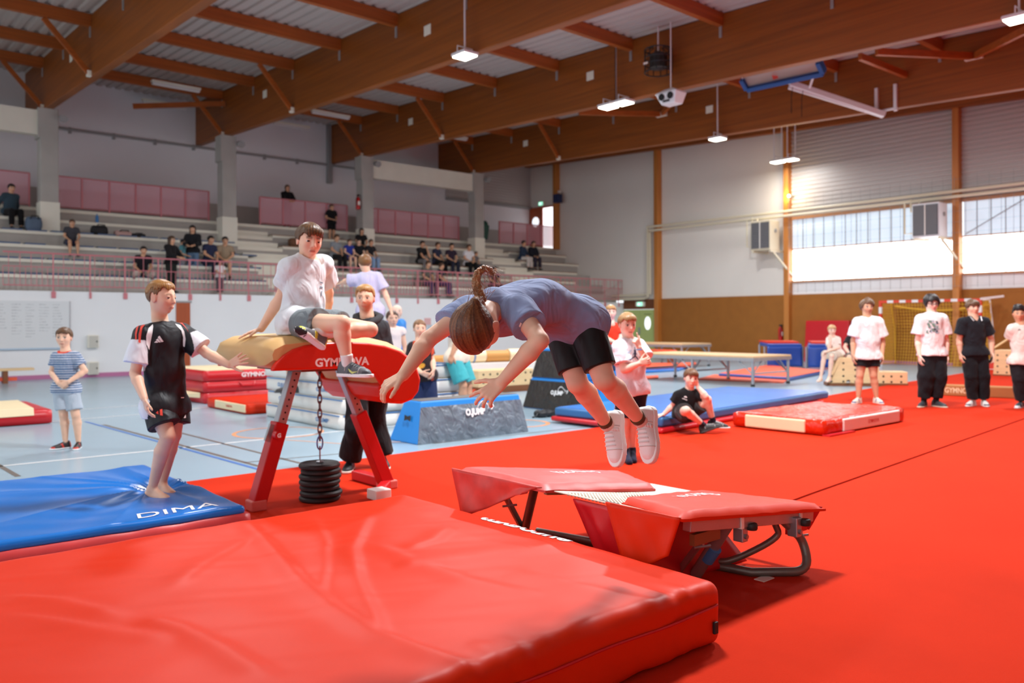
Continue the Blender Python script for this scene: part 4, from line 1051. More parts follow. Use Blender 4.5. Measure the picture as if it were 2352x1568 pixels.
# trampoline trolleys with blue covers
m_cover = mat('royal_blue_cover', (26, 66, 150), rough=.35, bump=.3, bscale=4, var=.06, vscale=3)
for i, (pa_, pb_) in enumerate((((1762, 846), (1842, 846)), ((1856, 848), (1925, 849)))):
    a, b_ = uz(*pa_), uz(*pb_); ex = nrm(b_-a); ey = V(-ex[1], ex[0], 0); ey = ey if ey @ FW > 0 else -ey
    T = thing('covered_trolley', ['trolley under a royal blue cover with a red pad on top, nearer the platform', 'trolley under a royal blue cover behind the blond boy'][i], 'trolley', tuple((a+b_)/2))
    L = np.linalg.norm(b_-a)
    mb = MB(); mb.grid(lambda u, v: a + ex*(u*L) - ey*(.02+.05*math.sin(u*7)*(1-v)) + V(0, 0, .06+.62*v), 16, 8)
    o = mb.build('cover', m_cover, T, smooth=True); o.modifiers.new('thick', 'SOLIDIFY').thickness = .02
    MB().hexa([a+V(0,0,.66), b_+V(0,0,.66), b_+ey*1.0+V(0,0,.66), a+ey*1.0+V(0,0,.66)], [a+V(0,0,.74), b_+V(0,0,.74), b_+ey*1.0+V(0,0,.78), a+ey*1.0+V(0,0,.78)]).build('top_pad', m_cover, T, bevel=.03)
    MB().hexa([a+ey*.3+ex*.1+V(0,0,.745), b_+ey*.3+V(0,0,.745), b_+ey*1.1+V(0,0,.79), a+ey*1.1+V(0,0,.79)], [a+ey*.3+ex*.1+V(0,0,.80), b_+ey*.3+V(0,0,.80), b_+ey*1.1+V(0,0,.83), a+ey*1.1+V(0,0,.83)]).build('red_pad', m_vred, T, bevel=.01)
    for p in (a-ex*.05, b_+ex*.05): MB().tube([p+ey*.1, p+ey*.1+V(0,0,.66)], .03, 8).build('frame_post', m_alu, T)
    for p in (a+ey*1.0, b_+ey*1.0): MB().tube([p, p+V(0,0,.7)], .03, 8).build('frame_post', m_alu, T)
o = MB().hexa([(26.9, 13.6, 0), (27.3, 13.6, 0), (27.3, 15.2, 0), (26.9, 15.2, 0)], [(27.05, 13.6, 1.45), (27.3, 13.6, 1.45), (27.3, 15.2, 1.45), (27.05, 15.2, 1.45)]).build('gym_mat', m_vredd, loc=(27.1, 14.4, 0), bevel=.03)
tag(o, 'thick red mat leaning upright against the brown wall', 'mat')
# ---- handball goal
T = thing('handball_goal', 'red and white handball goal with a yellow net', 'goal', (26.2, 10.7, 0))
GX, ga, gb = 26.25, 12.15, 9.2
m_gr = mat('goal_red_paint', (224, 66, 40), rough=.4); m_gw = mat('goal_white_paint', (240, 240, 240), rough=.4)
m_net = mat('yellow_goal_net', (224, 170, 40), rough=.6)
for y in (ga, gb):
    for k in range(10): MB().box(GX-.04, GX+.04, y-.04, y+.04, k*.208, (k+1)*.208).build('post_band', m_gr if k % 2 else m_gw, T)
n = 15
for k in range(n): MB().box(GX-.04, GX+.04, gb+.04+(ga-gb-.08)*k/n, gb+.04+(ga-gb-.08)*(k+1)/n, 2.0, 2.08).build('crossbar_band', m_gr if k % 2 == 0 else m_gw, T)
for y in (ga, gb):
    MB().tube([(GX, y, 2.02), (GX+.75, y, 2.05), (GX+1.0, y, 1.2), (GX+1.05, y, .04), (GX, y, .04)], .022, 6).build('side_frame', m_gw if y == gb else m_net, T)
MB().bar((GX-.1, gb-.05, 2.06), (GX+.5, gb-.45, 2.14), .06, .06).build('wall_arm', m_gw, T)
mb = MB()
def netp(u, v): # u across, v down
    return V(GX + .85 + .15*math.sin(v*3) - .35*math.sin(math.pi*u)*v*.6, gb+.05+(ga-gb-.1)*u, 2.0*(1-v)+.03)
for i in range(31): mb.tube([netp(i/30, j/8) for j in range(9)], .008, 3)
for j in range(21): mb.tube([netp(i/10, j/20) for i in range(11)], .008, 3)
for y in (ga, gb):
    for i in range(10): mb.tube([(GX+.95*i/10, y, 2.0), (GX+.95*i/10, y, .03)], .008, 3)
    for j in range(20): mb.tube([(GX, y, 2.0*j/20+.03), (GX+.95, y, 2.0*j/20+.03)], .008, 3)
o = mb.build('net', m_net, T); o['kind'] = 'stuff'
MB().tube([netp(0, .06)] + [netp(u, .06+.08*math.sin(u*math.pi)) for u in np.linspace(.05, .95, 12)] + [netp(1, .06)], .035, 6).build('net_hem', m_net, T, smooth=True)

# ---- wall fittings on the white side wall
T = thing('whiteboard', 'large whiteboard with faint handwriting on the side wall at left', 'whiteboard', (4, YW, .8))
xa, xb = 2.4, uY(160, 740, YW)[0]
MB().box(xa, xb, YW-.03, YW, .80, 2.02).build('board', mat('whiteboard_face', (222, 226, 228), rough=.35), T)
MB().box(xa, xb, YW-.06, YW-.02, .77, .81).build('pen_tray', mat('pale_blue_trim', (176, 200, 220), rough=.4), T)
MB().box(xb-.012, xb+.012, YW-.035, YW, .80, 2.02).build('frame_edge', m_alu, T)
mb = MB(); m_ink = mat('grey_marker_ink', (120, 126, 134), rough=.6)
for c in range(5):
    xc = xb - .30 - c*.31
    for r in range(3 + int(RNG.integers(4, 10))):
        zc = 1.92 - r*.075
        if zc < .95: break
        x = xc - .1
        while x < xc + float(RNG.uniform(.0, .14)):
            w = float(RNG.uniform(.015, .05)); h = float(RNG.uniform(.006, .02))
            mb.add([(x, YW-.031, zc), (x+w, YW-.031, zc+h*.4), (x+w, YW-.031, zc+h), (x, YW-.031, zc+h*.6)], [(0, 1, 2, 3)]); x += w + .012
o = mb.build('handwriting', m_ink, T); o['kind'] = 'stuff'
for i, y in enumerate((784, 845)):
    p = uY(212, y, YW)
    t = thing('junction_box', ['upper grey electrical box on the white wall behind the striped boy', 'lower grey electrical box on the white wall behind the striped boy'][i], 'electrical box', (p[0], YW-.1, p[2]-.16), 'wall boxes')
    MB().box(p[0]-.13, p[0]+.13, YW-.13, YW, p[2]-.17, p[2]+.17).build('box', m_cream, t, bevel=.012)
    MB().box(p[0]-.11, p[0]+.11, YW-.14, YW-.13, p[2]-.15, p[2]+.15).build('lid', mat('grey_box_lid', (196, 194, 184), rough=.5), t)
    MB().lathe([(0, 0), (.02, 0), (.02, .01), (0, .01)], (p[0]+.08, YW-.15, p[2]), 10, 'y').build('lock', m_dark, t)
T = thing('gym_bench', 'low wooden gym bench against the white wall at the left edge', 'bench', (3.6, 22.9, 0))
MB().box(1.2, 4.35, 22.75, 23.05, .30, .36).build('seat_board', m_wood, T, bevel=.01); MB().box(1.4, 4.0, 22.86, 22.94, .06, .14).build('foot_rail', m_orange, T)
for x in (3.75, 1.6): MB().box(x-.05, x+.05, 22.78, 23.02, 0, .3).build('leg', m_woodd, T)
def sheet(px, py, w, h, m, label):
    p = uY(px, py, YW); tag(MB().box(p[0]-w/2, p[0]+w/2, YW-.012, YW-.002, p[2]-h/2, p[2]+h/2).build('poster', m, loc=(p[0], YW, p[2]-h/2)), label, 'poster')
sheet(982, 738, .28, .24, mat('pale_pink_print', (224, 176, 176), rough=.7), 'small pinkish poster on the white wall above the girl in black')
sheet(986, 752, .22, .2, mat('pale_grey_print', (196, 206, 216), rough=.7), 'small grey poster on the white wall below the pink one')
def extinguisher(x, y, z, label, nd):
    t = thing('fire_extinguisher', label, 'fire extinguisher', (x, y, z))
    MB().lathe([(0, 0), (.075, 0), (.08, .02), (.08, .38), (.05, .45), (.02, .47), (.02, .5), (0, .5)], (x, y, z), 14).build('cylinder', m_redmet, t, smooth=True)
    MB().box(x-.03, x+.03, y-.07, y+.04, z+.5, z+.56).build('valve_handle', m_dark, t)
    MB().tube([(x, y-.05, z+.52), (x-.1, y-.06, z+.4), (x-.09, y-.04, z+.12)], .014, 6).build('hose', m_dark, t, smooth=True)
    MB().box(x-.05, x+.05, y-.086, y-.078, z+.15, z+.3).build('instruction_label', m_offw, t)
extinguisher(16.08, YC-.1, 5.75, 'red fire extinguisher hung on the third concrete column', 0)
extinguisher(XE-.17, 16.3, .75, 'red fire extinguisher on the brown end wall by the timber post', 0)
# heaters
def heater(ya, yb, label, shelf):
    t = thing('air_heater', label, 'heater', (26.7, (ya+yb)/2, 4.0))
    MB().box(26.4, 27.02, ya, yb, 4.02, 5.08).build('casing', m_pipe if shelf else m_white_p, t, bevel=.02)
    MB().box(26.37, 26.4, ya+.04, yb-.04, 4.08, 5.02).build('grille', mat('dark_grille', (70, 72, 80), rough=.5), t)
    for k in range(15): MB().box(26.355, 26.372, ya+.05, yb-.05, 4.1+k*.062, 4.118+k*.062).build('louvre', m_grey, t)
    MB().box(26.35, 26.37, (ya+yb)/2-.015, (ya+yb)/2+.015, 4.08, 5.02).build('mullion', m_offw, t)
    MB().lathe([(0, 0), (.07, 0), (.07, .02), (0, .02)], (26.75, ya-.02, 4.72), 14, 'y').build('control_dial', m_grey, t)
    MB().box(26.4, XE, ya-.02, ya+.04, 3.94, 4.01).build('bracket_arm', m_pipe, t); MB().box(26.4, XE, yb-.1, yb-.04, 3.94, 4.01).build('bracket_arm', m_pipe, t)
    MB().bar((26.6, ya+.01, 3.95), (XE-.05, ya-.35, 3.05), .06, .06).build('bracket_strut', m_pipe, t)
    MB().tube([(26.7, yb-.1, 5.08), (26.7, yb-.1, 5.2), (26.7, yb+.35, 5.2), (26.7, yb+.35, 4.2), (26.7, yb+.02, 4.2)], .03, 8).build('feed_pipe', m_pipe, t, smooth=True)
    MB().tube([(26.8, yb+.2, 5.3), (26.8, yb+.2, 4.9), (26.8, yb, 4.9)], .03, 8).build('feed_pipe', m_pipe, t, smooth=True)
heater(16.2, 17.0, 'cream air heater on the white end wall beside the window', True)
heater(10.4, 11.22, 'dark-grilled air heater hanging in front of the window', False)
# spot lamp on the post which lights the wall
q = uX(1812, 450, XE-.35)
t = thing('wall_lamp', 'small bulb on the timber post beside the window', 'lamp', tuple(q))
MB().lathe([(0, -.05), (.03, -.045), (.05, 0), (.03, .045), (0, .05)], tuple(q), 12).build('bulb', mat('lit_bulb', (255, 235, 190), emit=12), t, smooth=True)
MB().box(q[0], XE-.05, q[1]-.03, q[1]+.03, q[2]-.02, q[2]+.02).build('arm', m_pipe, t)
L = bpy.data.lights.new('bulb_light', 'POINT'); L.energy = 30; L.color = (1, .70, .30); L.shadow_soft_size = .06
lo = bpy.data.objects.new('bulb_light', L); COL.objects.link(lo); lo.parent = t; lo.location = (-.12, 0, 0)
# loudspeaker, bin, exit details in the gallery corner
p = uX(1281, 456, XE-.45)
t = thing('loudspeaker', 'blue loudspeaker box on the timber post at the gallery', 'loudspeaker', tuple(p-V(0, 0, .2)))
MB().box(p[0]-.15, p[0]+.15, p[1]-.18, p[1]+.18, p[2]-.2, p[2]+.2).build('cabinet', mat('navy_cabinet', (26, 40, 84), rough=.6), t, bevel=.02)
MB().tube([p+V(.1, 0, .1), p+V(.3, 0, .3)], .03, 8).build('bracket', m_grey, t); MB().lathe([(0, -.06), (.06, -.05), (.08, 0), (.06, .05), (0, .06)], tuple(p+V(.1, 0, .33)), 12).build('horn', m_offw, t, smooth=True)
p = uY(1111, 528, YC+.5)
t = thing('waste_bin', 'dark green waste bin hung behind the fourth concrete column', 'bin', tuple(p-V(0, 0, .45)))
MB().hexa([(p[0]-.13, p[1]-.13, p[2]-.42), (p[0]+.13, p[1]-.13, p[2]-.42), (p[0]+.13, p[1]+.13, p[2]-.42), (p[0]-.13, p[1]+.13, p[2]-.42)],
          [(p[0]-.19, p[1]-.19, p[2]+.2), (p[0]+.19, p[1]-.19, p[2]+.2), (p[0]+.19, p[1]+.19, p[2]+.2), (p[0]-.19, p[1]+.19, p[2]+.2)]).build('bin_body', mat('dark_green_plastic', (30, 78, 66), rough=.5), t, bevel=.03)
MB().lathe([(.2, 0), (.19, .1), (.12, .19), (0, .22)], tuple(p+V(0, 0, .2)), 14).build('lid', MATS['dark_green_plastic'], t, smooth=True)
# ---- things hanging from the roof
p = uX(1512, 138, 15.9)
t = thing('caged_speaker', 'black cylindrical caged loudspeaker hanging from the third beam', 'loudspeaker', tuple(p-V(0, 0, .35)))
R_ = .33
for k in range(12):
    a = 2*math.pi*k/12; MB().tube([(p[0]+R_*math.cos(a), p[1]+R_*math.sin(a), p[2]-.3), (p[0]+R_*math.cos(a), p[1]+R_*math.sin(a), p[2]+.25), (p[0]+.12*math.cos(a), p[1]+.12*math.sin(a), p[2]+.33)], .012, 5).build('cage_bar', m_dark, t)
for zz in (-.3, -.1, .05, .25):
    MB().tube([(p[0]+R_*math.cos(a), p[1]+R_*math.sin(a), p[2]+zz) for a in np.linspace(0, 2*math.pi, 24, endpoint=False)], .016, 5, closed=True).build('cage_ring', m_dark, t)
MB().lathe([(0, -.22), (.22, -.2), (.22, .12), (.08, .2), (0, .2)], tuple(p), 16).build('driver', mat('charcoal_plastic', (46, 44, 42), rough=.5), t, smooth=True)
MB().tube([p+V(0, 0, .2), (p[0], p[1], zdeck(p[1])-.1)], .02, 6).build('rod', m_white_p, t)
MB().box(p[0]-.345, p[0]-.335, p[1]+.05, p[1]+.18, p[2]-.14, p[2]-.09).build('plate', m_offw, t)
p = uX(1541, 224, 15.9)
t = thing('white_speaker', 'white angular twin speaker hanging on a rod under the third beam', 'loudspeaker', tuple(p-V(0, 0, .17)))
o = MB().hexa([(p[0]-.12, p[1]-.2, p[2]-.17), (p[0]+.2, p[1]-.2, p[2]-.17), (p[0]+.2, p[1]+.2, p[2]-.17), (p[0]-.12, p[1]+.2, p[2]-.17)],
          [(p[0]-.22, p[1]-.32, p[2]+.1), (p[0]+.22, p[1]-.32, p[2]+.1), (p[0]+.22, p[1]+.32, p[2]+.1), (p[0]-.22, p[1]+.32, p[2]+.1)]).build('cabinet', m_white_p, t, bevel=.03)
MB().hexa([(p[0]-.22, p[1]-.32, p[2]+.1), (p[0]+.22, p[1]-.32, p[2]+.1), (p[0]+.22, p[1]+.32, p[2]+.1), (p[0]-.22, p[1]+.32, p[2]+.1)],
          [(p[0]-.1, p[1]-.12, p[2]+.2), (p[0]+.1, p[1]-.12, p[2]+.2), (p[0]+.1, p[1]+.12, p[2]+.2), (p[0]-.1, p[1]+.12, p[2]+.2)]).build('lid', m_white_p, t, bevel=.02)
for dy in (-.13, .13): MB().lathe([(0, 0), (.085, 0), (.085, .02), (0, .02)], (p[0]-.21, p[1]+dy, p[2]), 16, 'x').build('driver', m_dark, t)
MB().box(p[0]-.2, p[0]-.17, p[1]-.09, p[1]+.09, p[2]-.13, p[2]-.09).build('vent', m_dark, t)
MB().tube([p+V(0, 0, .2), (p[0], p[1], zdeck(p[1])-.1)], .018, 6).build('rod', m_white_p, t)
# basketball backboard folded up under the roof
T = thing('basketball_backboard', 'folded basketball backboard with blue edge padding under the fourth beam', 'basketball hoop', (20.6, 11.0, 7.0))
h0 = V(21.75, 9.95, 6.88); h1 = uX(1815, 192, 20.0)
MB().bar(h0, h1, .2, .14).build('arm', m_white_p, T, bevel=.01)
MB().bar(h0 + V(-.05, .1, .0), h1 + V(0, .05, -.1), .08, .06).build('arm_rail', m_white_p, T)
for dy in (-.3, .2): MB().box(h0[0]-.04, h0[0]+.04, h0[1]+dy-.04, h0[1]+dy+.04, h0[2]+.05, h0[2]+.75).build('bracket', m_white_p, T)
MB().bar(h0+V(0, -.35, .12), h0+V(0, .25, .12), .05, .05).build('bracket', m_white_p, T)
bl0, bl1 = uX(1717, 204, 19.7), uX(1892, 166, 19.7)
exb = nrm(bl1-bl0); uh = nrm(V(-.55, 0, .45)); uh = nrm(uh - exb*(uh @ exb)); nb = np.cross(exb, uh)
if nb[2] > 0: nb = -nb
W = np.linalg.norm(bl1-bl0)
o = MB().prism([bl0, bl1, bl1+uh*1.0, bl0+uh*1.0], -nb*.03).build('board', mat('clear_acrylic', (206, 190, 180), rough=.15, alpha=.45), T); fix_normals(o)
MB().bar(bl0, bl1, .13, .2, up=nb).build('edge_pad', mat('blue_edge_pad', (28, 84, 158), rough=.5), T, bevel=.02)
for q in (bl0, bl1): MB().bar(q, q+uh*.35, .13, .2, up=nb).build('edge_pad', MATS['blue_edge_pad'], T, bevel=.02)
for q, s in ((bl0, 1), (bl1, -1)): MB().bar(q+uh*.3+exb*.02*s, q+uh*1.0+exb*.02*s, .03, .03, up=nb).build('board_frame', m_white_p, T)
MB().bar(bl0+uh*1.0, bl1+uh*1.0, .03, .03, up=nb).build('board_frame', m_white_p, T)
rc = bl0 + exb*W*.40 + uh*.45 - nb*.28
ring = [rc + exb*.225*math.cos(a) + nb*.225*math.sin(a) for a in np.linspace(0, 2*math.pi, 24, endpoint=False)]
m_ring = mat('red_hoop_steel', (206, 52, 30), rough=.4)
MB().tube(ring, .016, 6, closed=True).build('hoop_ring', m_ring, T, smooth=True)
MB().bar(bl0 + exb*W*.42 + uh*.12, rc + nb*.1, .14, .1, up=uh).build('hoop_bracket', m_ring, T)
mb = MB()
for k in range(12):
    a = 2*math.pi*k/12
    for s in (1, -1):
        mb.tube([rc + exb*.22*math.cos(a) + nb*.22*math.sin(a), rc + exb*.15*math.cos(a+s*.5) + nb*.15*math.sin(a+s*.5) - uh*.2, rc + exb*.12*math.cos(a+s*1.0) + nb*.12*math.sin(a+s*1.0) - uh*.4], .007, 3)
o = mb.build('hoop_net', m_offw, T); o['kind'] = 'stuff'
MB().bar(bl0 + exb*W*.5 - nb*.05, h1, .06, .06).build('stay', m_white_p, T); MB().bar(bl1 - exb*.2 + uh*.1 - nb*.04, h0 + (h1-h0)*.8, .05, .05).build('stay', m_white_p, T)
for q in (.86, .97): c = h0 + (h1-h0)*q; MB().tube([c, c+V(-.03, .03, -.3), c+V(.02, .06, -.75)], .01, 5).build('pull_cord', m_dark, T)
# bags and bottles on the bleachers
def bag(px, py, n, w, h, d, m, label, nm='sports_bag'):
    y = YB0 + n*RUN + .18; x = uY(px, py, y)[0]; z = ZB0 + n*RISE + .10
    P, F = rbox_mesh(x-w/2, x+w/2, y-d/2, y+d/2, z, z+h, min(w, h, d)*.4, .04, lambda P, nn: .015*noise2(P[:, 0]*3, P[:, 2]*3, 5))
    t = thing(nm, label, 'bag', (x, y, z)); build_np('bag_body', P, F, m, t)
    MB().tube([(x-w*.25, y-d*.45, z+h*.8), (x-w*.2, y-d*.75, z+h*1.02), (x+w*.2, y-d*.75, z+h*1.02), (x+w*.25, y-d*.45, z+h*.8)], .014, 6).build('strap', m_dark, t, smooth=True)
bag(77, 521, 3, .42, .42, .28, mat('blue_grey_bag', (84, 102, 124), rough=.7), 'blue-grey backpack standing beside the first column', 'backpack')
bag(228, 537, 3, .48, .30, .32, mat('black_bag', (30, 28, 32), rough=.7), 'black bag on the upper row of the left bleachers')
bag(282, 541, 3, .50, .18, .3, mat('pinkish_bag', (196, 158, 150), rough=.7), 'pinkish bag on the upper row of the left bleachers')
bag(315, 546, 3, .45, .12, .3, MATS['black_bag'], 'flat black jacket bundle beside the pinkish bag', 'jacket_bundle')
bag(690, 570, 3, .9, .34, .34, mat('brown_coat', (112, 76, 52), rough=.8), 'brown coat bundle on the row behind the seated boy', 'coat_bundle')
bag(520, 592, 2, .5, .14, .3, MATS['black_bag'], 'dark bag lying by the central stairs')
q = uY(223, 507, YB0+4*RUN+.1)
o = MB().lathe([(0, 0), (.05, 0), (.05, .2), (.02, .25), (.02, .28), (0, .28)], (q[0], YB0+4*RUN+.1, ZB0+4*RISE+.09), 12).build('water_bottle', m_bluep, loc=(q[0], YB0+4*RUN+.1, ZB0+4*RISE+.09), smooth=True); tag(o, 'blue water bottle on the highest seat row at left', 'bottle')

# small things on the floor further back
q = uz(1252, 957)
P, F = rbox_mesh(q[0]-.16, q[0]+.16, q[1]-.1, q[1]+.1, .001, .10, .045, .02, lambda P, nn: .012*noise2(P[:, 0]*4, P[:, 1]*4, 6))
t = thing('small_bag', 'small black bag on the floor beside the tall black block', 'bag', tuple(q)); build_np('bag_body', P, F, m_dark, t)
MB().tube([q+V(-.14, 0, .07), q+V(-.2, -.03, .03), q+V(-.26, .0, .012)], .012, 6).build('strap', m_dark, t, smooth=True)
o = MB().tube([ud(2262, 812, 20.9), ud(2322, 774, 20.9)], .025, 8).build('wooden_pole', m_wood, loc=tuple(ud(2262, 812, 20.9))); tag(o, 'pale wooden pole leaning behind the man in the polo shirt', 'pole')
q = uz(2275, 850)
t = thing('toy_crate', 'small white crate with coloured prints behind the man in the polo shirt', 'crate', tuple(q))
MB().box(q[0]-.15, q[0]+.15, q[1]-.2, q[1]+.2, .0, .30).build('crate_body', m_offw, t, bevel=.01)
MB().box(q[0]-.155, q[0]-.15, q[1]-.15, q[1]+.02, .05, .24).build('print', m_redp, t); MB().box(q[0]-.155, q[0]-.15, q[1]+.05, q[1]+.16, .08, .22).build('print', mat('green_print', (110, 170, 120), rough=.6), t)
# ================================================================== PEOPLE: implicit bodies turned into one continuous mesh
class Vox:
    def __init__(s, lo, hi, h):
        s.h = h; s.lo = np.floor(np.array(lo)/h)*h; n = np.ceil((np.array(hi)-s.lo)/h).astype(int)+1
        s.D = np.full(n, 1.0, np.float32)
        s.ax = [(s.lo[i] + h*np.arange(n[i])).astype(np.float32) for i in range(3)]
    def sub(s, lo, hi):
        a = [max(0, int((lo[i]-s.lo[i])/s.h)) for i in range(3)]; b = [min(s.D.shape[i], int((hi[i]-s.lo[i])/s.h)+2) for i in range(3)]
        if any(b[i] <= a[i] for i in range(3)): return None
        sl = tuple(slice(a[i], b[i]) for i in range(3))
        return sl, s.ax[0][a[0]:b[0], None, None], s.ax[1][None, a[1]:b[1], None], s.ax[2][None, None, a[2]:b[2]]
    def comb(s, sl, d, k, mode='u'):
        D = s.D[sl]
        if mode == 'u':
            if k > 0:
                q = np.maximum(k-np.abs(D-d), 0)/k; s.D[sl] = np.minimum(D, d) - q*q*k*.25
            else: s.D[sl] = np.minimum(D, d)
        else:
            d = -d
            if k > 0:
                q = np.maximum(k-np.abs(D-d), 0)/k; s.D[sl] = np.maximum(D, d) + q*q*k*.25
            else: s.D[sl] = np.maximum(D, d)
    def rcone(s, a, b, ra, rb, k=.02, lat=None, flat=1.0, mode='u', cut=None, cut0=None):
        a = np.array(a, float); b = np.array(b, float); m = max(ra, rb)*max(1, 1/flat if flat < 1 else flat) + k + 3*s.h
        g = s.sub(np.minimum(a, b)-m, np.maximum(a, b)+m)
        if g is None: return
        sl, X, Y, Z = g
        ab = b-a; L2 = float(ab @ ab) + 1e-9
        px, py, pz = X-a[0], Y-a[1], Z-a[2]
        t = np.clip((px*ab[0]+py*ab[1]+pz*ab[2])/L2, 0, 1)
        qx, qy, qz = px-t*ab[0], py-t*ab[1], pz-t*ab[2]
        r = ra + (rb-ra)*t
        if flat != 1.0 and lat is not None:
            A = nrm(ab); l = np.array(lat, float); l = nrm(l - A*(l @ A)); f = np.cross(l, A)
            qf = qx*f[0]+qy*f[1]+qz*f[2]
            e = (1/flat**2 - 1)
            d = (np.sqrt(qx*qx+qy*qy+qz*qz + e*qf*qf) - r)*(.5+.5*min(flat, 1))
        else: d = np.sqrt(qx*qx+qy*qy+qz*qz) - r
        if cut is not None: d = np.maximum(d, (X-cut[0][0])*cut[1][0]+(Y-cut[0][1])*cut[1][1]+(Z-cut[0][2])*cut[1][2])
        s.comb(sl, d.astype(np.float32), k, mode)
    def ell(s, c, Rm, rad, k=.02, mode='u'):
        c = np.array(c, float); m = max(rad)+k+3*s.h
        g = s.sub(c-m, c+m)
        if g is None: return
        sl, X, Y, Z = g; x, y, z = X-c[0], Y-c[1], Z-c[2]
        k0 = 0; k1 = 0
        for i in range(3):
            q = x*Rm[i][0]+y*Rm[i][1]+z*Rm[i][2]; k0 = k0 + (q/rad[i])**2; k1 = k1 + (q/rad[i]**2)**2
        k0 = np.sqrt(k0); d = k0*(k0-1)/np.maximum(np.sqrt(k1), 1e-6)
        s.comb(sl, d.astype(np.float32), k, mode)
    def half(s, p, n, k=0):
        X, Y, Z = s.ax[0][:, None, None], s.ax[1][None, :, None], s.ax[2][None, None, :]
        d = (X-p[0])*n[0]+(Y-p[1])*n[1]+(Z-p[2])*n[2]
        s.D = np.maximum(s.D, d.astype(np.float32))
    def noise(s, amp, f, seed=0.0, band=.03):
        X, Y, Z = s.ax[0][:, None, None], s.ax[1][None, :, None], s.ax[2][None, None, :]
        n = np.sin(f*X+seed+1.7*np.sin(f*.6*Z+seed))*np.sin(f*1.1*Y-seed)*.6 + .6*np.sin(f*.8*Z+1.4*np.sin(f*.7*(X+Y)+seed)+f*.5*(X-Y))
        s.D = s.D + (amp*n).astype(np.float32)
    def mesh(s, smooth=1):
        D = s.D
        D[0], D[-1], D[:, 0], D[:, -1], D[:, :, 0], D[:, :, -1] = 1, 1, 1, 1, 1, 1
        S = D < 0
        c = S[:-1, :-1, :-1].astype(np.int8)
        cnt = sum(S[i:S.shape[0]-1+i, j:S.shape[1]-1+j, k:S.shape[2]-1+k].astype(np.int8) for i in (0, 1) for j in (0, 1) for k in (0, 1))
        act = (cnt > 0) & (cnt < 8); I = np.argwhere(act)
        if len(I) == 0: return np.zeros((0, 3)), np.zeros((0, 4), int)
        idx = np.full(act.shape, -1, np.int32); idx[act] = np.arange(len(I))
        acc = np.zeros((len(I), 3)); num = np.zeros(len(I))
        cor = [(i, j, k) for i in (0, 1) for j in (0, 1) for k in (0, 1)]
        val = {q: D[I[:, 0]+q[0], I[:, 1]+q[1], I[:, 2]+q[2]] for q in cor}
        for q in cor:
            for a in range(3):
                if q[a] == 0:
                    r = list(q); r[a] = 1; r = tuple(r); va, vb = val[q], val[r]
                    mk = (va < 0) != (vb < 0); t = np.where(mk, va/(va-vb+1e-12), 0)
                    p = np.array(q, float)[None, :].repeat(len(I), 0); p[:, a] += t
                    acc[mk] += p[mk]; num[mk] += 1
        P = (I + acc/num[:, None])*s.h + s.lo
        Fs = []
        for a in range(3):
            b, c_ = (a+1) % 3, (a+2) % 3
            sl0 = [slice(None)]*3; sl1 = [slice(None)]*3; sl0[a] = slice(0, -1); sl1[a] = slice(1, None)
            ch = S[tuple(sl0)] != S[tuple(sl1)]; E = np.argwhere(ch)
            ok = (E[:, b] > 0) & (E[:, c_] > 0) & (E[:, b] < act.shape[b]) & (E[:, c_] < act.shape[c_]); E = E[ok]
            ins = S[tuple(E.T)]
            o = []
            for db, dc in ((-1, -1), (0, -1), (0, 0), (-1, 0)):
                q = E.copy(); q[:, b] += db; q[:, c_] += dc; o.append(idx[tuple(q.T)])
            q = np.stack(o, 1); q[~ins] = q[~ins][:, ::-1]; Fs.append(q)
        F = np.concatenate(Fs); F = F[(F >= 0).all(1)]
        for _ in range(smooth):   # light laplacian
            A = np.zeros_like(P); n = np.zeros(len(P))
            for i in range(4):
                for j in ((i+1) % 4, (i+3) % 4):
                    np.add.at(A, F[:, i], P[F[:, j]]) if len(P) < 2000 else None
                    if len(P) >= 2000:
                        for ax in range(3): A[:, ax] += np.bincount(F[:, i], P[F[:, j], ax], len(P))
                n += np.bincount(F[:, i], minlength=len(P))*2
            P = P*.5 + .5*A/np.maximum(n, 1)[:, None]
        return P, F

m_skin = mat('skin', vcol=True, rough=.5, sss=.12, spec=.35, bump=.04, bscale=300)
m_cloth = mat('clothing_fabric', vcol=True, rough=.85, sheen=.08, bump=.1, bscale=500, spec=.2, wrinkle=.55)
m_knit = mat('smooth_sports_fabric', vcol=True, rough=.55, bump=.05, bscale=400, spec=.35, wrinkle=.35)
m_hair = mat('hair', vcol=True, rough=.42, bump=.25, bscale=90, spec=.4)
m_shoe = mat('shoe_upper', vcol=True, rough=.5, bump=.05, bscale=200)
m_eye = mat('eyeball', vcol=True, rough=.12, spec=.6)
SKIN = lin((236, 192, 164)); SKIN2 = lin((214, 164, 130)); SKINP = lin((242, 206, 186)); SKIND = lin((176, 118, 86))

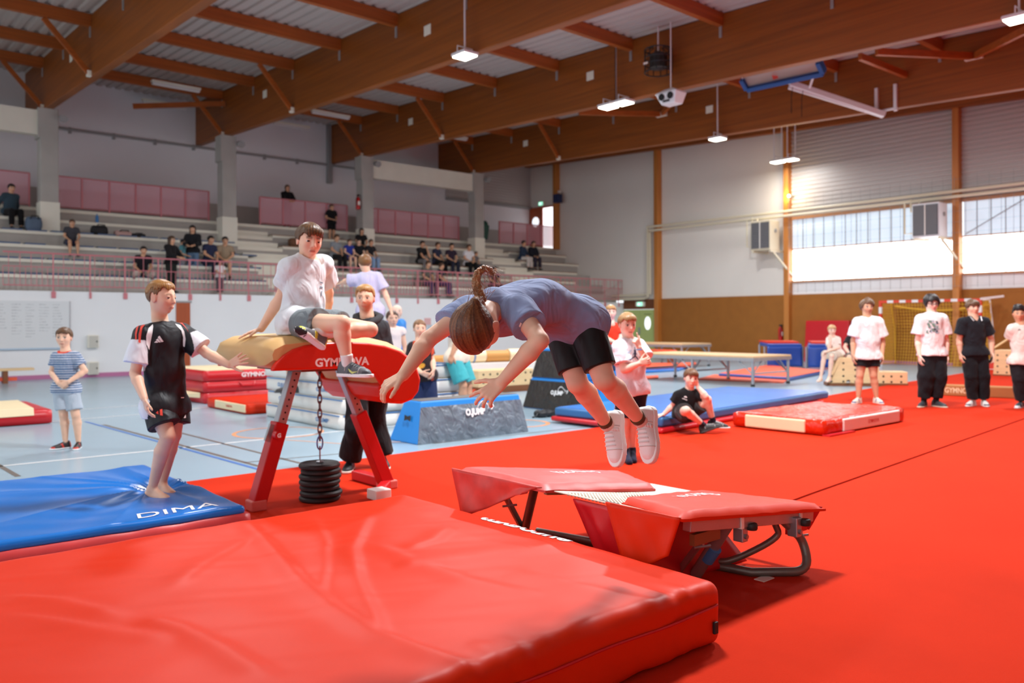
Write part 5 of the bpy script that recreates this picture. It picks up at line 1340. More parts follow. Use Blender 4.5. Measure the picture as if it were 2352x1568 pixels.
def lerp(a, b, t): return np.asarray(a, float)*(1-t) + np.asarray(b, float)*t
def hand_prims(w, d, n, side, H, curl=.35, spread=.12, thumb=.5, curls=None):
    hl = .108*H; d = nrm(d); n = np.asarray(n, float); n = nrm(n - d*(n @ d))
    t = np.cross(n, d)*(1 if side == 'L' else -1)
    out = []
    off = (.17, .058, -.055, -.165); kl = (.50, .52, .49, .45); fl = (.40, .45, .42, .33); w = np.asarray(w, float)
    for i in range(4):
        kn = w + d*kl[i]*hl + t*off[i]*hl
        out.append((w + t*off[i]*.55*hl + d*.04*hl, kn, .085*hl, .062*hl))
        ang = spread*(1.5-i)*1.0; dd = nrm(d*math.cos(ang) + t*math.sin(ang)); p = kn
        c = curls[i] if curls is not None else curl
        a = c*.9
        for j, f in enumerate((.45, .31, .24)):
            dv = nrm(dd*math.cos(a) + n*math.sin(a)); q = p + dv*fl[i]*hl*f
            out.append((p, q, (.052-.005*j)*hl, (.047-.006*j)*hl)); p = q; a += c*(1.1 if j == 0 else .7)
    p = w + d*.14*hl + t*.17*hl; a = nrm(d*(.55+.4*(1-thumb)) + t*(.35+.6*thumb) + n*.25)
    out.append((w + d*.06*hl + t*.08*hl, p, .08*hl, .07*hl))
    for j, f in enumerate((.21, .17, .13)):
        q = p + a*hl*f; out.append((p, q, (.064-.006*j)*hl, (.058-.008*j)*hl)); p = q; a = nrm(a + d*.25 + n*.1)
    return out

def axes_from(fwd, up):
    f = nrm(fwd); u = np.asarray(up, float); u = nrm(u - f*(u @ f)); return f, u, np.cross(u, f)   # forward, up, left
def cam_dir(r, d, z): return RT*r + FW*d + V(0, 0, z)

def head_vox(vx, c, ax, hh, neck_base, H, k=.008, nr=.033, lids=None):
    f, u, l = ax; R = np.array([l, f, u]); P = lambda x, y, z: c + (l*x + f*y + u*z)*hh
    vx.ell(P(0, -.06, .12), R, (.355*hh, .43*hh, .38*hh), k)
    vx.ell(P(0, .10, -.13), R, (.295*hh, .28*hh, .35*hh), .03*hh/.22*1.2)
    vx.rcone(P(0, .03, -.18), P(0, .20, -.40), .24*hh, .10*hh, .02)
    for s in (-1, 1):
        vx.ell(P(.16*s, .22, -.12), R, (.12*hh, .12*hh, .13*hh), .012)
        vx.rcone(P(.02*s, .345, .085), P(.20*s, .28, .075), .045*hh, .035*hh, .01)
        vx.ell(P(.15*s, .425, .0), R, (.085*hh, .07*hh, .055*hh), .010, 'd')
    if lids is not None:
        for s in (-1, 1):
            e = P(.15*s, .292, .0)
            vx.rcone(e, e, .094*hh, .094*hh, .003, cut=(P(0, 0, lids), -u)); vx.rcone(e, e, .090*hh, .090*hh, .003, cut=(P(0, 0, -.040), u))
    vx.rcone(P(0, .375, .05), P(0, .435, -.145), .036*hh, .052*hh, .012)
    for s in (-1, 1): vx.ell(P(.05*s, .385, -.165), R, (.035*hh,)*3, .008)
    vx.rcone(P(-.075, .352, -.292), P(.075, .352, -.292), .026*hh, .026*hh, .008)
    vx.rcone(P(-.055, .345, -.335), P(.055, .345, -.335), .028*hh, .028*hh, .008)
    for s in (-1, 1):
        vx.ell(P(.362*s, -.03, -.04), R, (.032*hh, .095*hh, .15*hh), .006)
        vx.ell(P(.40*s, -.01, -.03), R, (.02*hh, .05*hh, .09*hh), .006, 'd')
    vx.rcone(neck_base, P(0, -.12, -.25), nr*H*1.1, nr*H, .03)
def head_paint(P, cols, c, ax, hh, skin, brow, lip=(196, 108, 98), painted_eyes=True, blush=.25, beard=None):
    f, u, l = ax; q = (P - c)/hh; x, y, z = q @ l, q @ f, q @ u
    near = (np.abs(x) < .6) & (np.abs(y) < .6) & (np.abs(z) < .62)
    def mix(mask, col, w): 
        ww = (np.clip(mask, 0, 1)*w*near)[:, None]; cols[:] = cols*(1-ww) + np.array(col)*ww
    sm = lambda v, a, b: np.clip((v-a)/(b-a), 0, 1)
    front = sm(y, .12, .22)
    mix(front*np.exp(-((np.abs(x)-.17)/.09)**2 - ((z+.14)/.09)**2), lin((222, 130, 112)), blush)
    mix(np.exp(-(x/.06)**2-((z+.15)/.06)**2)*front, lin((216, 130, 112)), blush*.8)
    mix((np.abs(x) > .335)*(np.abs(z+.04) < .17), lin((214, 120, 100)), .35)
    if beard is not None: mix(front*sm(-z, .2, .3)*sm(.30-np.abs(x), 0, .04) + front*np.exp(-((z+.245)/.022)**2)*(np.abs(x) < .12), beard, .3)
    mix(front*sm(.105-np.abs(x)-.0*z, 0, .02)*np.exp(-((z+.312)/.036)**4), lin(lip), .75)
    mix(front*np.exp(-((z+.313)/.008)**2)*(np.abs(x) < .09), lin((120, 50, 46)), .6)
    mix(front*np.exp(-((z-.105+.25*(np.abs(x)-.14)**2*6)/.022)**4)*sm(np.abs(x), .05, .07)*sm(.235-np.abs(x), 0, .02), brow, .75)
    mix(front*np.exp(-((np.abs(x)-.045)/.02)**2-((z+.19)/.014)**2), lin((130, 60, 50)), .6)
    e2 = ((np.abs(x)-.15)/.075)**2 + (z/.04)**2
    if painted_eyes:
        mix(front*(e2 < 1), lin((225, 215, 208)), .8)
        mix(front*((((np.abs(x)-.15)/.036)**2 + (z/.042)**2) < 1), lin((52, 36, 28)), .95)
        mix(front*np.exp(-((z-.042)/.014)**2)*sm(.085-np.abs(np.abs(x)-.15), 0, .02), lin((74, 48, 40)), .8)
    else:
        mix(front*np.exp(-((z-.062)/.02)**2)*sm(.09-np.abs(np.abs(x)-.15), 0, .02), lin((120, 72, 60)), .6)
        mix(front*np.exp(-((z+.055)/.015)**2)*sm(.08-np.abs(np.abs(x)-.15), 0, .02), lin((196, 130, 112)), .5)

def build_body(T, J, H, hh, ax, hx, skin, opts):
    """the whole figure as one continuous surface"""
    pts = np.array(list(J.values())); pad_ = .16*H
    vx = Vox(pts.min(0)-pad_, pts.max(0)+pad_, hx)
    bw = opts.get('build', 1.0); k = .022*H/1.5
    Hm = (J['hipL']+J['hipR'])/2; Sm = (J['shL']+J['shR'])/2; up = Sm-Hm; U = nrm(up)
    lat = nrm((J['shL']-J['shR']) + (J['hipL']-J['hipR'])); fr = np.cross(lat, U)
    bend = opts.get('bend', np.zeros(3)); Mm = (Hm+Sm)/2 + bend
    vx.rcone(lerp(J['hipR'], J['hipL'], .12), lerp(J['hipR'], J['hipL'], .88), .060*H*bw, .060*H*bw, k)
    vx.rcone(Hm+U*.015*H, Mm, .074*H*bw, .076*H*bw, k, lat, .74)
    vx.rcone(Mm, Sm-U*.035*H, .080*H*bw, .086*H*bw, k, lat, .72)
    for s in 'LR': vx.rcone(J['sh'+s], Sm+U*.012*H, .032*H*bw, .038*H*bw, k)
    aw = opts.get('arm', 1.0); lw = opts.get('leg', 1.0)
    for s in 'LR':
        sh, el, wr, hp, kn, an = (J[n+s] for n in ('sh', 'el', 'wr', 'hip', 'kn', 'an'))
        vx.rcone(sh, el, .031*H*aw, .0235*H*aw, k*.8)
        p = lerp(el, wr, .28); vx.rcone(el, p, .0235*H*aw, .0255*H*aw, k*.5); vx.rcone(p, wr, .0255*H*aw, .0165*H*aw, k*.5)
        hd = opts.get('hand'+s)
        if hd is not None:
            for a, b, ra, rb in hand_prims(wr, hd[0], hd[1], s, H, **(hd[2] if len(hd) > 2 else {})): vx.rcone(a, b, max(ra, hx*.95), max(rb, hx*.85), .006 if hx < .006 else .004)
        else:
            d = nrm(wr-el); vx.rcone(wr, wr+d*.05*H, .018*H, .024*H, .01, fr, .6); vx.rcone(wr+d*.05*H, wr+d*.095*H, .022*H, .014*H, .01)
        vx.rcone(lerp(hp, kn, .02), kn, .052*H*lw*bw, .0335*H*lw, k)
        d = nrm(an-kn); bk = nrm(lerp(hp, an, .5)-kn + 1e-4*fr); 
        if np.linalg.norm(lerp(hp, an, .5)-kn) < .03*H: bk = -fr
        bk = nrm(bk - d*(bk @ d) - fr*.3)
        cf = lerp(kn, an, .30) + bk*.009*H
        vx.rcone(kn, cf, .031*H*lw, .0345*H*lw, k*.6); vx.rcone(cf, an, .0345*H*lw, .0195*H*lw, k*.6)
        if opts.get('bare'+s):
            to = J['toe'+s]; fd = nrm(to-an); he = an - V(0, 0, .030*H) - nrm([fd[0], fd[1], 0])*.018*H
            vx.rcone(an, he, .02*H, .022*H, .02); vx.rcone(he, lerp(he, to, .75), .022*H, .022*H, .015); vx.rcone(an, lerp(an, to, .8), .018*H, .014*H, .02)
            sd = nrm(np.cross(fd, V(0, 0, 1)))
            for i in range(5):
                o_ = sd*(i-2)*.0095*H*(1); e_ = to - nrm([fd[0], fd[1], 0])*.006*H*abs(i-(1 if s == 'L' else 3)); vx.rcone(lerp(he, to, .7)+o_, e_+o_, .011*H, .0075*H, .006)
    if opts.get('nohead') is None: head_vox(vx, J['head'], ax, hh, J['neck'], H, .01, opts.get('neckr', .034), opts.get('lids'))
    if opts.get('post'): opts['post'](vx)
    P, F = vx.mesh(1 if hx < .01 else 1)
    cols = np.tile(np.array(skin), (len(P), 1))
    cols *= (1 + .05*noise2(P[:, 0], P[:, 2], 25))[:, None]
    for s in 'LR':   # a little redder at knees, elbows
        for j, r in (('kn', .05), ('el', .035)):
            w = np.exp(-(np.linalg.norm(P-J[j+s], axis=1)/(r*H/1.4))**2)*.2; cols = cols*(1-w[:, None]) + np.array(lin((206, 118, 96)))*w[:, None]
    head_paint(P, cols, J['head'], ax, hh, skin, opts.get('brow', lin((70, 48, 34))), painted_eyes=opts.get('peyes', True), blush=opts.get('blush', .25), beard=opts.get('beard'))
    return build_np('body', P, F, m_skin, T, cols=cols)

def garment_cols(P, col, noise=.03): 
    c = np.tile(np.array(col), (len(P), 1)); return c*(1+noise*noise2(P[:, 0]+P[:, 1], P[:, 2], 14))[:, None]
def build_shirt(T, J, H, hx, col, ease=.012, sleeve=.55, hem=.055, neckr=.042, paint=None, name='t_shirt', m=None, long=False, fold=.0035, loose=1.0, neckv=0.0, bend=None, seed=1.0, sl_flare=1.0, bw=1.0, neckdrop=.0, hipx=.014, collar=0.0):
    Hm = (J['hipL']+J['hipR'])/2; Sm = (J['shL']+J['shR'])/2; U = nrm(Sm-Hm)
    lat = nrm((J['shL']-J['shR']) + (J['hipL']-J['hipR'])); fr = np.cross(lat, U)
    bend = np.zeros(3) if bend is None else bend; Mm = (Hm+Sm)/2 + bend
    pts = np.array([J[n] for n in ('hipL', 'hipR', 'shL', 'shR', 'elL', 'elR', 'wrL', 'wrR', 'neck')])
    vx = Vox(pts.min(0)-.15*H, pts.max(0)+.15*H, hx); k = .03*H/1.5; e = ease
    low = Hm - U*hem*H
    vx.rcone(lerp(J['hipR'], J['hipL'], .06), lerp(J['hipR'], J['hipL'], .94), (.066*H+e)*bw+hipx, (.066*H+e)*bw+hipx, k)
    vx.rcone(lerp(J['hipR'], J['hipL'], .06)-U*(hem+.03)*H, lerp(J['hipR'], J['hipL'], .94)-U*(hem+.03)*H, (.059*H+e)*bw+hipx*.5, (.059*H+e)*bw+hipx*.5, k)
    vx.rcone(low - U*.05*H, Mm, (.082*H*loose+e)*bw, (.080*H*loose+e)*bw, k, lat, .76)
    vx.rcone(Mm, Sm-U*.035*H, (.082*H*loose+e)*bw, (.088*H+e)*bw, k, lat, .74)
    for s in 'LR': vx.rcone(J['sh'+s], Sm+U*.012*H, .034*H*bw+e, .040*H*bw+e, k)
    vx.half(low, -U)
    nb = J['neck']
    nd = nrm(J['head']-nb)
    if collar: vx.rcone(nb, nb+nd*collar*H, neckr*H+.014, neckr*H+.012, .02)
    vx.rcone(nb - nd*.0*H + fr*neckdrop*H, nb + nd*.10*H, neckr*H, neckr*H*1.15, .008, mode='d')
    if neckv: vx.rcone(nb+fr*.05*H, nb + fr*.075*H - U*neckv*H, neckr*H*.8, .008*H, .006, mode='d')
    for s in 'LR':
        sh, el, wr = J['sh'+s], J['el'+s], J['wr'+s]; st = sleeve if not isinstance(sleeve, dict) else sleeve[s]
        if long:
            vx.rcone(sh, el, .036*H+e, .031*H+e, k*.6); end = lerp(el, wr, st); vx.rcone(el, lerp(el, wr, st+.1), .031*H+e, .026*H+e, k*.4, cut=(end, nrm(wr-el)))
        else:
            end = lerp(sh, el, st); vx.rcone(sh, lerp(sh, el, st+.15), .037*H+e, (.036*H+e)*sl_flare, k*.6, cut=(end, nrm(el-sh)))
    if fold: vx.noise(fold, 34/1.4, seed); vx.noise(fold*.5, 70/1.4, seed+2)
    P, F = vx.mesh(1)
    cols = garment_cols(P, col)
    if paint:
        q = P-Hm; L = np.linalg.norm(Sm-Hm); paint(P, cols, q @ U/L, (q @ lat)/H, (q @ fr)/H)
    return build_np(name, P, F, m or m_cloth, T, cols=cols)
def build_legs(T, J, H, hx, col, ease=.010, end=.6, long=False, top=.05, flare=1.0, paint=None, name='shorts', m=None, fold=.003, seed=3.0, lw=1.0, bw=1.0):
    Hm = (J['hipL']+J['hipR'])/2; Sm = (J['shL']+J['shR'])/2; U = nrm(Sm-Hm); e = ease
    lat = nrm(J['hipL']-J['hipR']); fr = np.cross(lat, U)
    pts = np.array([J[n+s] for n in ('hip', 'kn') + (('an',) if long else ()) for s in 'LR'])
    vx = Vox(pts.min(0)-.13*H, pts.max(0)+.13*H, hx); k = .03*H/1.5
    vx.rcone(lerp(J['hipR'], J['hipL'], .12), lerp(J['hipR'], J['hipL'], .88), .062*H*bw+e, .062*H*bw+e, k)
    vx.rcone(Hm, Hm+U*(top+.05)*H, .076*H*bw+e, .072*H*bw+e, k, lat, .76)
    vx.half(Hm+U*top*H, U)
    for s in 'LR':
        hp, kn, an = J['hip'+s], J['kn'+s], J['an'+s]
        if long:
            vx.rcone(hp, kn, .053*H*bw+e, (.040*H+e)*lw, k*.6); q = lerp(kn, an, end)
            vx.rcone(kn, lerp(kn, an, end+.12), (.040*H+e)*lw, (.034*H+e)*flare, k*.4, cut=(q, nrm(an-kn)))
        else:
            q = lerp(hp, kn, end); vx.rcone(hp, lerp(hp, kn, end+.2), .053*H*bw+e, (.048*H+e)*flare, k*.5, cut=(q, nrm(kn-hp)))
    if fold: vx.noise(fold, 30, seed)
    P, F = vx.mesh(1); cols = garment_cols(P, col)
    if paint: paint(P, cols)
    return build_np(name, P, F, m or m_cloth, T, cols=cols)
def build_hair(T, c, ax, hh, hx, col, th=.045, zf=.26, zs=.02, zb=-.25, fringe=0.0, curl=0.0, long=0.0, name='hair', top=0.0, sweep=0.0, col2=None, strand=.012, yf=.16):
    f, u, l = ax; R = np.array([l, f, u]); P_ = lambda x, y, z: c + (l*x+f*y+u*z)*hh
    ex = .62+long; vx = Vox(c-hh*(.72+long), c+hh*.78, hx)
    vx.ell(P_(0, -.065, .13), R, ((.362+th)*hh, (.437+th)*hh, (.385+th+top)*hh), 0)
    if top: vx.ell(P_(0, .02, .36), R, (.30*hh, .34*hh, (.14+top)*hh), .03)
    if fringe: vx.ell(P_(.0+sweep, .27, .27), R, (.30*hh, .16*hh, .17*hh), .03)
    if long:
        vx.rcone(P_(0, -.28, .05), P_(0, -.30, -.35-long), .33*hh, .22*hh, .03)
        for s in (-1, 1): vx.rcone(P_(.30*s, -.05, .1), P_(.30*s, -.02, -.3-long), .14*hh, .10*hh, .02)
    X, Y, Z = vx.ax[0][:, None, None]-c[0], vx.ax[1][None, :, None]-c[1], vx.ax[2][None, None, :]-c[2]
    x = (X*l[0]+Y*l[1]+Z*l[2])/hh; y = (X*f[0]+Y*f[1]+Z*f[2])/hh; z = (X*u[0]+Y*u[1]+Z*u[2])/hh
    ss = lambda t, a, b: (lambda w: w*w*(3-2*w))(np.clip((t-a)/(b-a), 0, 1))
    back = zb - long if long else zb
    side = zs
    if long: zc = (zb-long) + (zf-(zb-long))*ss(y, .08, .22)
    else: zc = zb + (zs-zb)*ss(y, -.30, -.10) + (zf-zs)*ss(y, yf-.1, yf+.1)
    ang = np.arctan2(x, y+.05)
    zc = zc + (.035*np.sin(ang*17+2*np.sin(ang*5)) + .03*np.sin(ang*7+1.3))*(1 if not long else .5)
    vx.D = np.maximum(vx.D, ((zc - z)*hh*.8).astype(np.float32))
    st = np.sin(ang*34 + 5*z + 3*np.sin(7*z+ang*2))
    vx.D += (hh*strand*st).astype(np.float32)
    if curl: vx.noise(curl*hh, 5.5/hh, 1.3); vx.noise(curl*.5*hh, 11/hh, 2.1)
    P, F = vx.mesh(1)
    if len(P) == 0: return None
    q = (P-c)/hh; x, y, z = q @ l, q @ f, q @ u; ang = np.arctan2(x, y+.05)
    w = (.5+.5*np.sin(ang*34+5*z+3*np.sin(7*z+ang*2)))*.6 + .4*RNG.random(len(P))
    c2 = np.array(col2) if col2 is not None else np.array(col)*1.7
    cols = np.array(col)[None]*(1-w[:, None]) + c2[None]*w[:, None]
    return build_np(name, P, F, m_hair, T, cols=cols)
def build_shoe(T, an, toe, H, hx, col, sole=(235, 235, 235), up=None, col2=None, L=None, name='shoe', chunky=1.0, laces=None, strap=False, wide=1.0):
    an = np.asarray(an, float); toe = np.asarray(toe, float); L = L or .165*H
    fd = toe-an
    if up is None: up = V(0, 0, 1)
    up = nrm(up); fd = nrm(fd - up*(fd @ up)); sd = np.cross(fd, up)
    ah = .052*H + .012; o = an - up*ah
    A_ = [-.285, -.275, -.25, -.2, -.1, .0, .06, .12, .2, .35, .5, .62, .68, .71, .725]
    Hh = [.0, .18, .30, .36, .37, .36, .345, .325, .295, .24, .20, .165, .125, .08, .0]
    Wd = [.0, .05, .09, .12, .13, .125, .125, .128, .138, .165, .162, .128, .092, .06, .0]
    Wd = [w*wide for w in Wd]; kk = ah/L/.36; Hh = [h*(kk if i < 7 else 1+(kk-1)*max(0, (9-i)/3)) for i, h in enumerate(Hh)]
    c = o + fd*.22*L + up*.15*L
    def field(grow, top):
        vx = Vox(c-.62*L-.03, c+.62*L+.03, hx)
        X, Y, Z = vx.ax[0][:, None, None]-o[0], vx.ax[1][None, :, None]-o[1], vx.ax[2][None, None, :]-o[2]
        a = (X*fd[0]+Y*fd[1]+Z*fd[2])/L; b = (X*up[0]+Y*up[1]+Z*up[2])/L; w_ = (X*sd[0]+Y*sd[1]+Z*sd[2])/L
        am = a/(1+grow*1.2); w = np.interp(am, A_, Wd)*(1+grow) + 1e-3; h = np.interp(am, A_, Hh) + 1e-3
        if top: h = np.full_like(a, .5); q = np.abs(w_)/w
        else: q = (np.abs(w_/w)**2.6 + np.abs(np.maximum(b-.03, 0)/h)**2.6)**(1/2.6)
        D = (q-1)*np.minimum(w, h)*L*.8
        D = np.where((am < A_[0]) | (am > A_[-1]), np.maximum(D, np.maximum(A_[0]-am, am-A_[-1])*L+.001), D)
        return vx, D.astype(np.float32), a, b
    vx, D, a, b = field(0, False); vx.D = np.maximum(D, ((.04-b)*L).astype(np.float32))
    P, F = vx.mesh(1)
    cols = np.tile(np.array(lin(col)), (len(P), 1)); q = (P-o)/L; a_, b_, s_ = q @ fd, q @ up, q @ sd
    if col2 is not None:
        c2 = np.array(lin(col2)); mk = (np.abs(a_-.12-b_*.3) < .05) & (np.abs(s_) > .08) | ((a_ > .56) & (b_ < .16)) | (a_ < -.2); cols[mk] = c2
    ob = build_np(name, P, F, m_shoe, T, cols=cols)
    vx, D, a, b = field(.06, True); vx.D = np.maximum(D, np.maximum((b-.085*chunky)*L, -b*L).astype(np.float32))
    P2, F2 = vx.mesh(1)
    if len(P2): build_np('sole', P2, F2, m_shoe, ob, cols=np.tile(np.array(lin(sole)), (len(P2), 1)))
    hz = lambda a: float(np.interp(a, A_, Hh))+.03
    wz = lambda a: float(np.interp(a, A_, Wd))
    def over(aa, r, lo=.8, n=9):
        out = []
        for t in np.linspace(-lo, lo, n):
            s1 = math.sin(t*math.pi/2); out.append(o + (fd*(aa+.0) + sd*wz(aa)*s1*1.03 + up*(.03+(hz(aa)-.03)*max(0, 1-abs(s1)**2.6)**(1/2.6)+.004))*L)
        return out
    if laces is not None:
        ml = mat('lace_%02x%02x%02x' % tuple(laces), laces, rough=.7); mb = MB()
        for i in range(4): mb.tube(over(.16+.075*i, .004, .42), .0042, 5)
        mb.build('laces', ml, ob, smooth=True)['kind'] = 'stuff'
        for aa in (.46, .02): MB().tube(over(aa, .003, .86, 13), .0022, 4).build('seam', mat('pale_seam', (206, 204, 202), rough=.7), ob, smooth=True)
    if strap:
        mb = MB(); u_ = over(.055, 0, .86, 13); v_ = over(.125, 0, .86, 13)
        for i in range(12): mb.add([u_[i]+up*.004, u_[i+1]+up*.004, v_[i+1]+up*.004, v_[i]+up*.004], [(0, 1, 2, 3)])
        so = mb.build('strap', m_wht, ob, smooth=True); so.modifiers.new('thick', 'SOLIDIFY').thickness = .005
    return ob
def build_sock(T, an, kn, toe, H, hx, col, t=.22, up=None, foot=False, band=None):
    vx = Vox(np.minimum(an, toe)-.12, np.maximum(lerp(an, kn, t+.1), np.maximum(an, toe))+.12, hx)
    end = lerp(an, kn, t); d = nrm(kn-an)
    vx.rcone(an, lerp(an, kn, t+.1), .0225*H, .0285*H, .01, cut=(end, d))
    if foot:
        he = an - V(0, 0, .030*H) - nrm([(toe-an)[0], (toe-an)[1], 0])*.018*H
        vx.rcone(an, he, .024*H, .026*H, .02); vx.rcone(he, toe, .026*H, .020*H, .02); vx.rcone(an, toe, .022*H, .015*H, .02)
    else: vx.rcone(an, an-d*.03*H, .0235*H, .02*H, .01)
    P, F = vx.mesh(1); cols = garment_cols(P, lin(col))
    if band is not None:
        s_ = (P-an) @ d/np.linalg.norm(kn-an); cols[s_ > t-.06] = np.array(lin(band))
    return build_np('sock', P, F, m_cloth, T, cols=cols)
def eyes(T, c, ax, hh, look=(0, 0), iris=(70, 50, 36)):
    f, u, l = ax
    for s in (1, -1):
        cc = c + (l*.15*s + f*.288 + u*.0)*hh; r = .082*hh; g = nrm(f + l*look[0] + u*look[1])
        mb = MB(); n = 20; vs = []; fs = []
        e1 = nrm(np.cross(g, u)); e2 = np.cross(e1, g)
        for i in range(13):
            th = math.pi*i/12
            for j in range(n): a = 2*math.pi*j/n; vs.append(cc + r*(g*math.cos(th) + (e1*math.cos(a)+e2*math.sin(a))*math.sin(th)))
        for i in range(12):
            for j in range(n): fs.append((i*n+j, (i+1)*n+j, (i+1)*n+(j+1) % n, i*n+(j+1) % n))
        P = np.array(vs); F = np.array(fs); q = (P-cc) @ g/r
        cols = np.tile(np.array(lin((232, 226, 222))), (len(P), 1)); cols[q > .86] = lin(iris); cols[q > .965] = (.005, .005, .005)
        build_np('eye', P, F, m_eye, T, cols=cols)
def px_joints(d0, H, tab):
    """joint table {name: (px, py[, extra depth])} measured in the photograph -> points at their real distance"""
    return {k: ud(v[0], v[1], d0 + (v[2] if len(v) > 2 else 0)) for k, v in tab.items()}
def person(label, base, group=None):
    return thing('person', label, 'person', tuple(base), group)
# ================================================================== THE PEOPLE
BROWN = lin((74, 46, 28)); BROWN2 = lin((132, 88, 50)); DARKB = lin((34, 24, 20)); BLOND = lin((176, 132, 82)); BLOND2 = lin((226, 186, 130)); BLACKH = lin((22, 19, 19))
def snap(J, H, zf, feet='LR'):
    for s in feet:
        J['an'+s][2] = zf + .052*H + .012; J['toe'+s][2] = zf + .02
def make(label, J, H, hh, fwd, up=(0, 0, 1), hx=.008, skin=SKIN, hair=None, shirt=None, legs=None, shoes=None, socks=None, opts=None, base=None, eye=None, group=None, over=None, shfix=True):
    ax = axes_from(fwd, up)
    b = base if base is not None else V(*((J['anL']+J['anR'])[:2]/2), min(J['anL'][2], J['anR'][2]) - .052*H - .012)
    T = person(label, b, group); o = dict(opts or {})
    J = {k: np.array(v, float) for k, v in J.items()}
    if shfix:
        Sm = (J['shL']+J['shR'])/2; U_ = nrm(Sm-(J['hipL']+J['hipR'])/2)
        for s in 'LR': J['sh'+s] = J['sh'+s] + (Sm-J['sh'+s])*.10 - U_*.018*H
    parts = {'T': T, 'ax': ax, 'J': J}
    parts['body'] = build_body(T, J, H, hh, ax, hx, skin, o)
    if shirt: parts['shirt'] = build_shirt(T, J, H, hx, bend=o.get('bend'), bw=o.get('build', 1.0), **shirt)
    if over: parts['over'] = build_shirt(T, J, H, hx, bend=o.get('bend'), bw=o.get('build', 1.0), **over)
    if legs: parts['legs'] = build_legs(T, J, H, hx, bw=o.get('build', 1.0), **legs)
    if hair:
        for hd in (hair if isinstance(hair, list) else [hair]): build_hair(T, J['head'], ax, hh, min(hx, .011), **hd)
    for s in 'LR':
        if socks: build_sock(T, J['an'+s], J['kn'+s], J['toe'+s], H, hx, **(socks[s] if isinstance(socks.get(s), dict) else socks))
        if shoes: build_shoe(T, J['an'+s], J['toe'+s], H, hx, **(shoes[s] if isinstance(shoes.get(s), dict) else shoes))
    if eye is not None: eyes(T, J['head'], ax, hh, **eye)
    return parts

# ------------------------------------------------------------------ 1. the girl in the air
G = px_joints(0, 1.36, dict(hipL=(1342, 738, 3.45), hipR=(1288, 746, 3.55), knL=(1388, 872, 3.37), knR=(1326, 880, 3.46), anL=(1470, 965, 3.62), anR=(1394, 974, 3.68),
    toeL=(1484, 1066, 3.60), toeR=(1410, 1076, 3.66), shL=(1192, 712, 3.08), shR=(1078, 712, 3.33), elL=(1240, 782, 2.95), elR=(984, 779, 3.20),
    wrL=(1152, 878, 2.98), wrR=(926, 862, 3.08), neck=(1136, 697, 3.14), head=(1096, 755, 2.99)))
gup = cam_dir(-.492, -.725, -.47); gf = cam_dir(.25, .40, -.88)
def droop(P, cols, s, l, f): pass
gshirt = dict(col=lin((136, 150, 186)), ease=.012, sleeve=.52, hem=.05, hipx=.004, neckr=.037, collar=.035, m=m_cloth, fold=.006, loose=1.06, seed=.6, sl_flare=1.15)
parts = make('girl in a slate blue T-shirt and black shorts diving head first through the air', G, 1.36, .205, gf, gup, .0042, SKIN,
    hair=None, shirt=gshirt, legs=dict(col=lin((14, 14, 16)), ease=.005, end=.80, top=.02, fold=.001, name='shorts', m=m_knit, flare=.94),
    opts=dict(bend=V(0, 0, .055), peyes=True, brow=BROWN, neckr=.032,
        handL=(cam_dir(-.75, -.12, -.62), cam_dir(-.05, .85, -.52), dict(curls=(.28, .45, .55, .7), spread=.30, thumb=.75)),
        handR=(cam_dir(-.82, -.20, -.48), cam_dir(-.15, .30, -.95), dict(curls=(.5, .55, .6, .65), spread=.16, thumb=.35))),
    base=V(*uz(1440, 1240, .03)), shfix=False)
T = parts['T']; ax = parts['ax']; J = parts['J']
kneedir = cam_dir(-.72, -.66, .20)
for s in 'LR':
    build_sock(T, J['an'+s], J['kn'+s], J['toe'+s], 1.36, .004, (226, 220, 210), t=.10, band=(96, 64, 42))
    build_shoe(T, J['an'+s], J['toe'+s], 1.36, .004, (238, 238, 238), (240, 240, 238), up=kneedir, L=.24, wide=1.15, chunky=1.5, laces=(214, 214, 214), strap=True)
# drooping front of the shirt is cloth of its own fall
# hair pulled back into a braid
hh = .205; c = J['head']; f, u, l = ax
vx = Vox(c-.2, c+.2, .0042); R = np.array([l, f, u]); P_ = lambda x, y, z: c + (l*x+f*y+u*z)*hh
vx.ell(P_(0, -.065, .13), R, (.395*hh, .47*hh, .415*hh), 0)
pb = P_(.12, -.52, -.02)
vx.rcone(P_(.06, -.36, .02), pb, .20*hh, .085*hh, .03)
X, Y, Z = vx.ax[0][:, None, None]-c[0], vx.ax[1][None, :, None]-c[1], vx.ax[2][None, None, :]-c[2]
y = (X*f[0]+Y*f[1]+Z*f[2])/hh; z = (X*u[0]+Y*u[1]+Z*u[2])/hh
zc = -.36 + .22*np.clip((y+.34)/.3, 0, 1) + .40*np.clip((y-.0)/.28, 0, 1)
vx.D = np.maximum(vx.D, ((zc-z)*hh*.8).astype(np.float32))
d_ = [V(*vx.lo)]
Xf, Yf, Zf = vx.ax[0][:, None, None], vx.ax[1][None, :, None], vx.ax[2][None, None, :]
bx = nrm(l); by = nrm(u)
an_ = np.arctan2((Xf-pb[0])*bx[0]+(Yf-pb[1])*bx[1]+(Zf-pb[2])*bx[2], (Xf-pb[0])*by[0]+(Yf-pb[1])*by[1]+(Zf-pb[2])*by[2])
vx.D += (.0008*np.sin(an_*61 + 3*np.sin(an_*7)) + .0006*np.sin(an_*23+1)).astype(np.float32)
P, F = vx.mesh(1); q = P-pb; aa = np.arctan2(q @ bx, q @ by)
w = np.clip(.42+.16*np.sin(aa*61+3*np.sin(aa*7))+.18*np.sin(aa*37+2)+.22*np.sin(aa*11+.5) + .10*RNG.standard_normal(len(P)), 0, 1)[:, None]
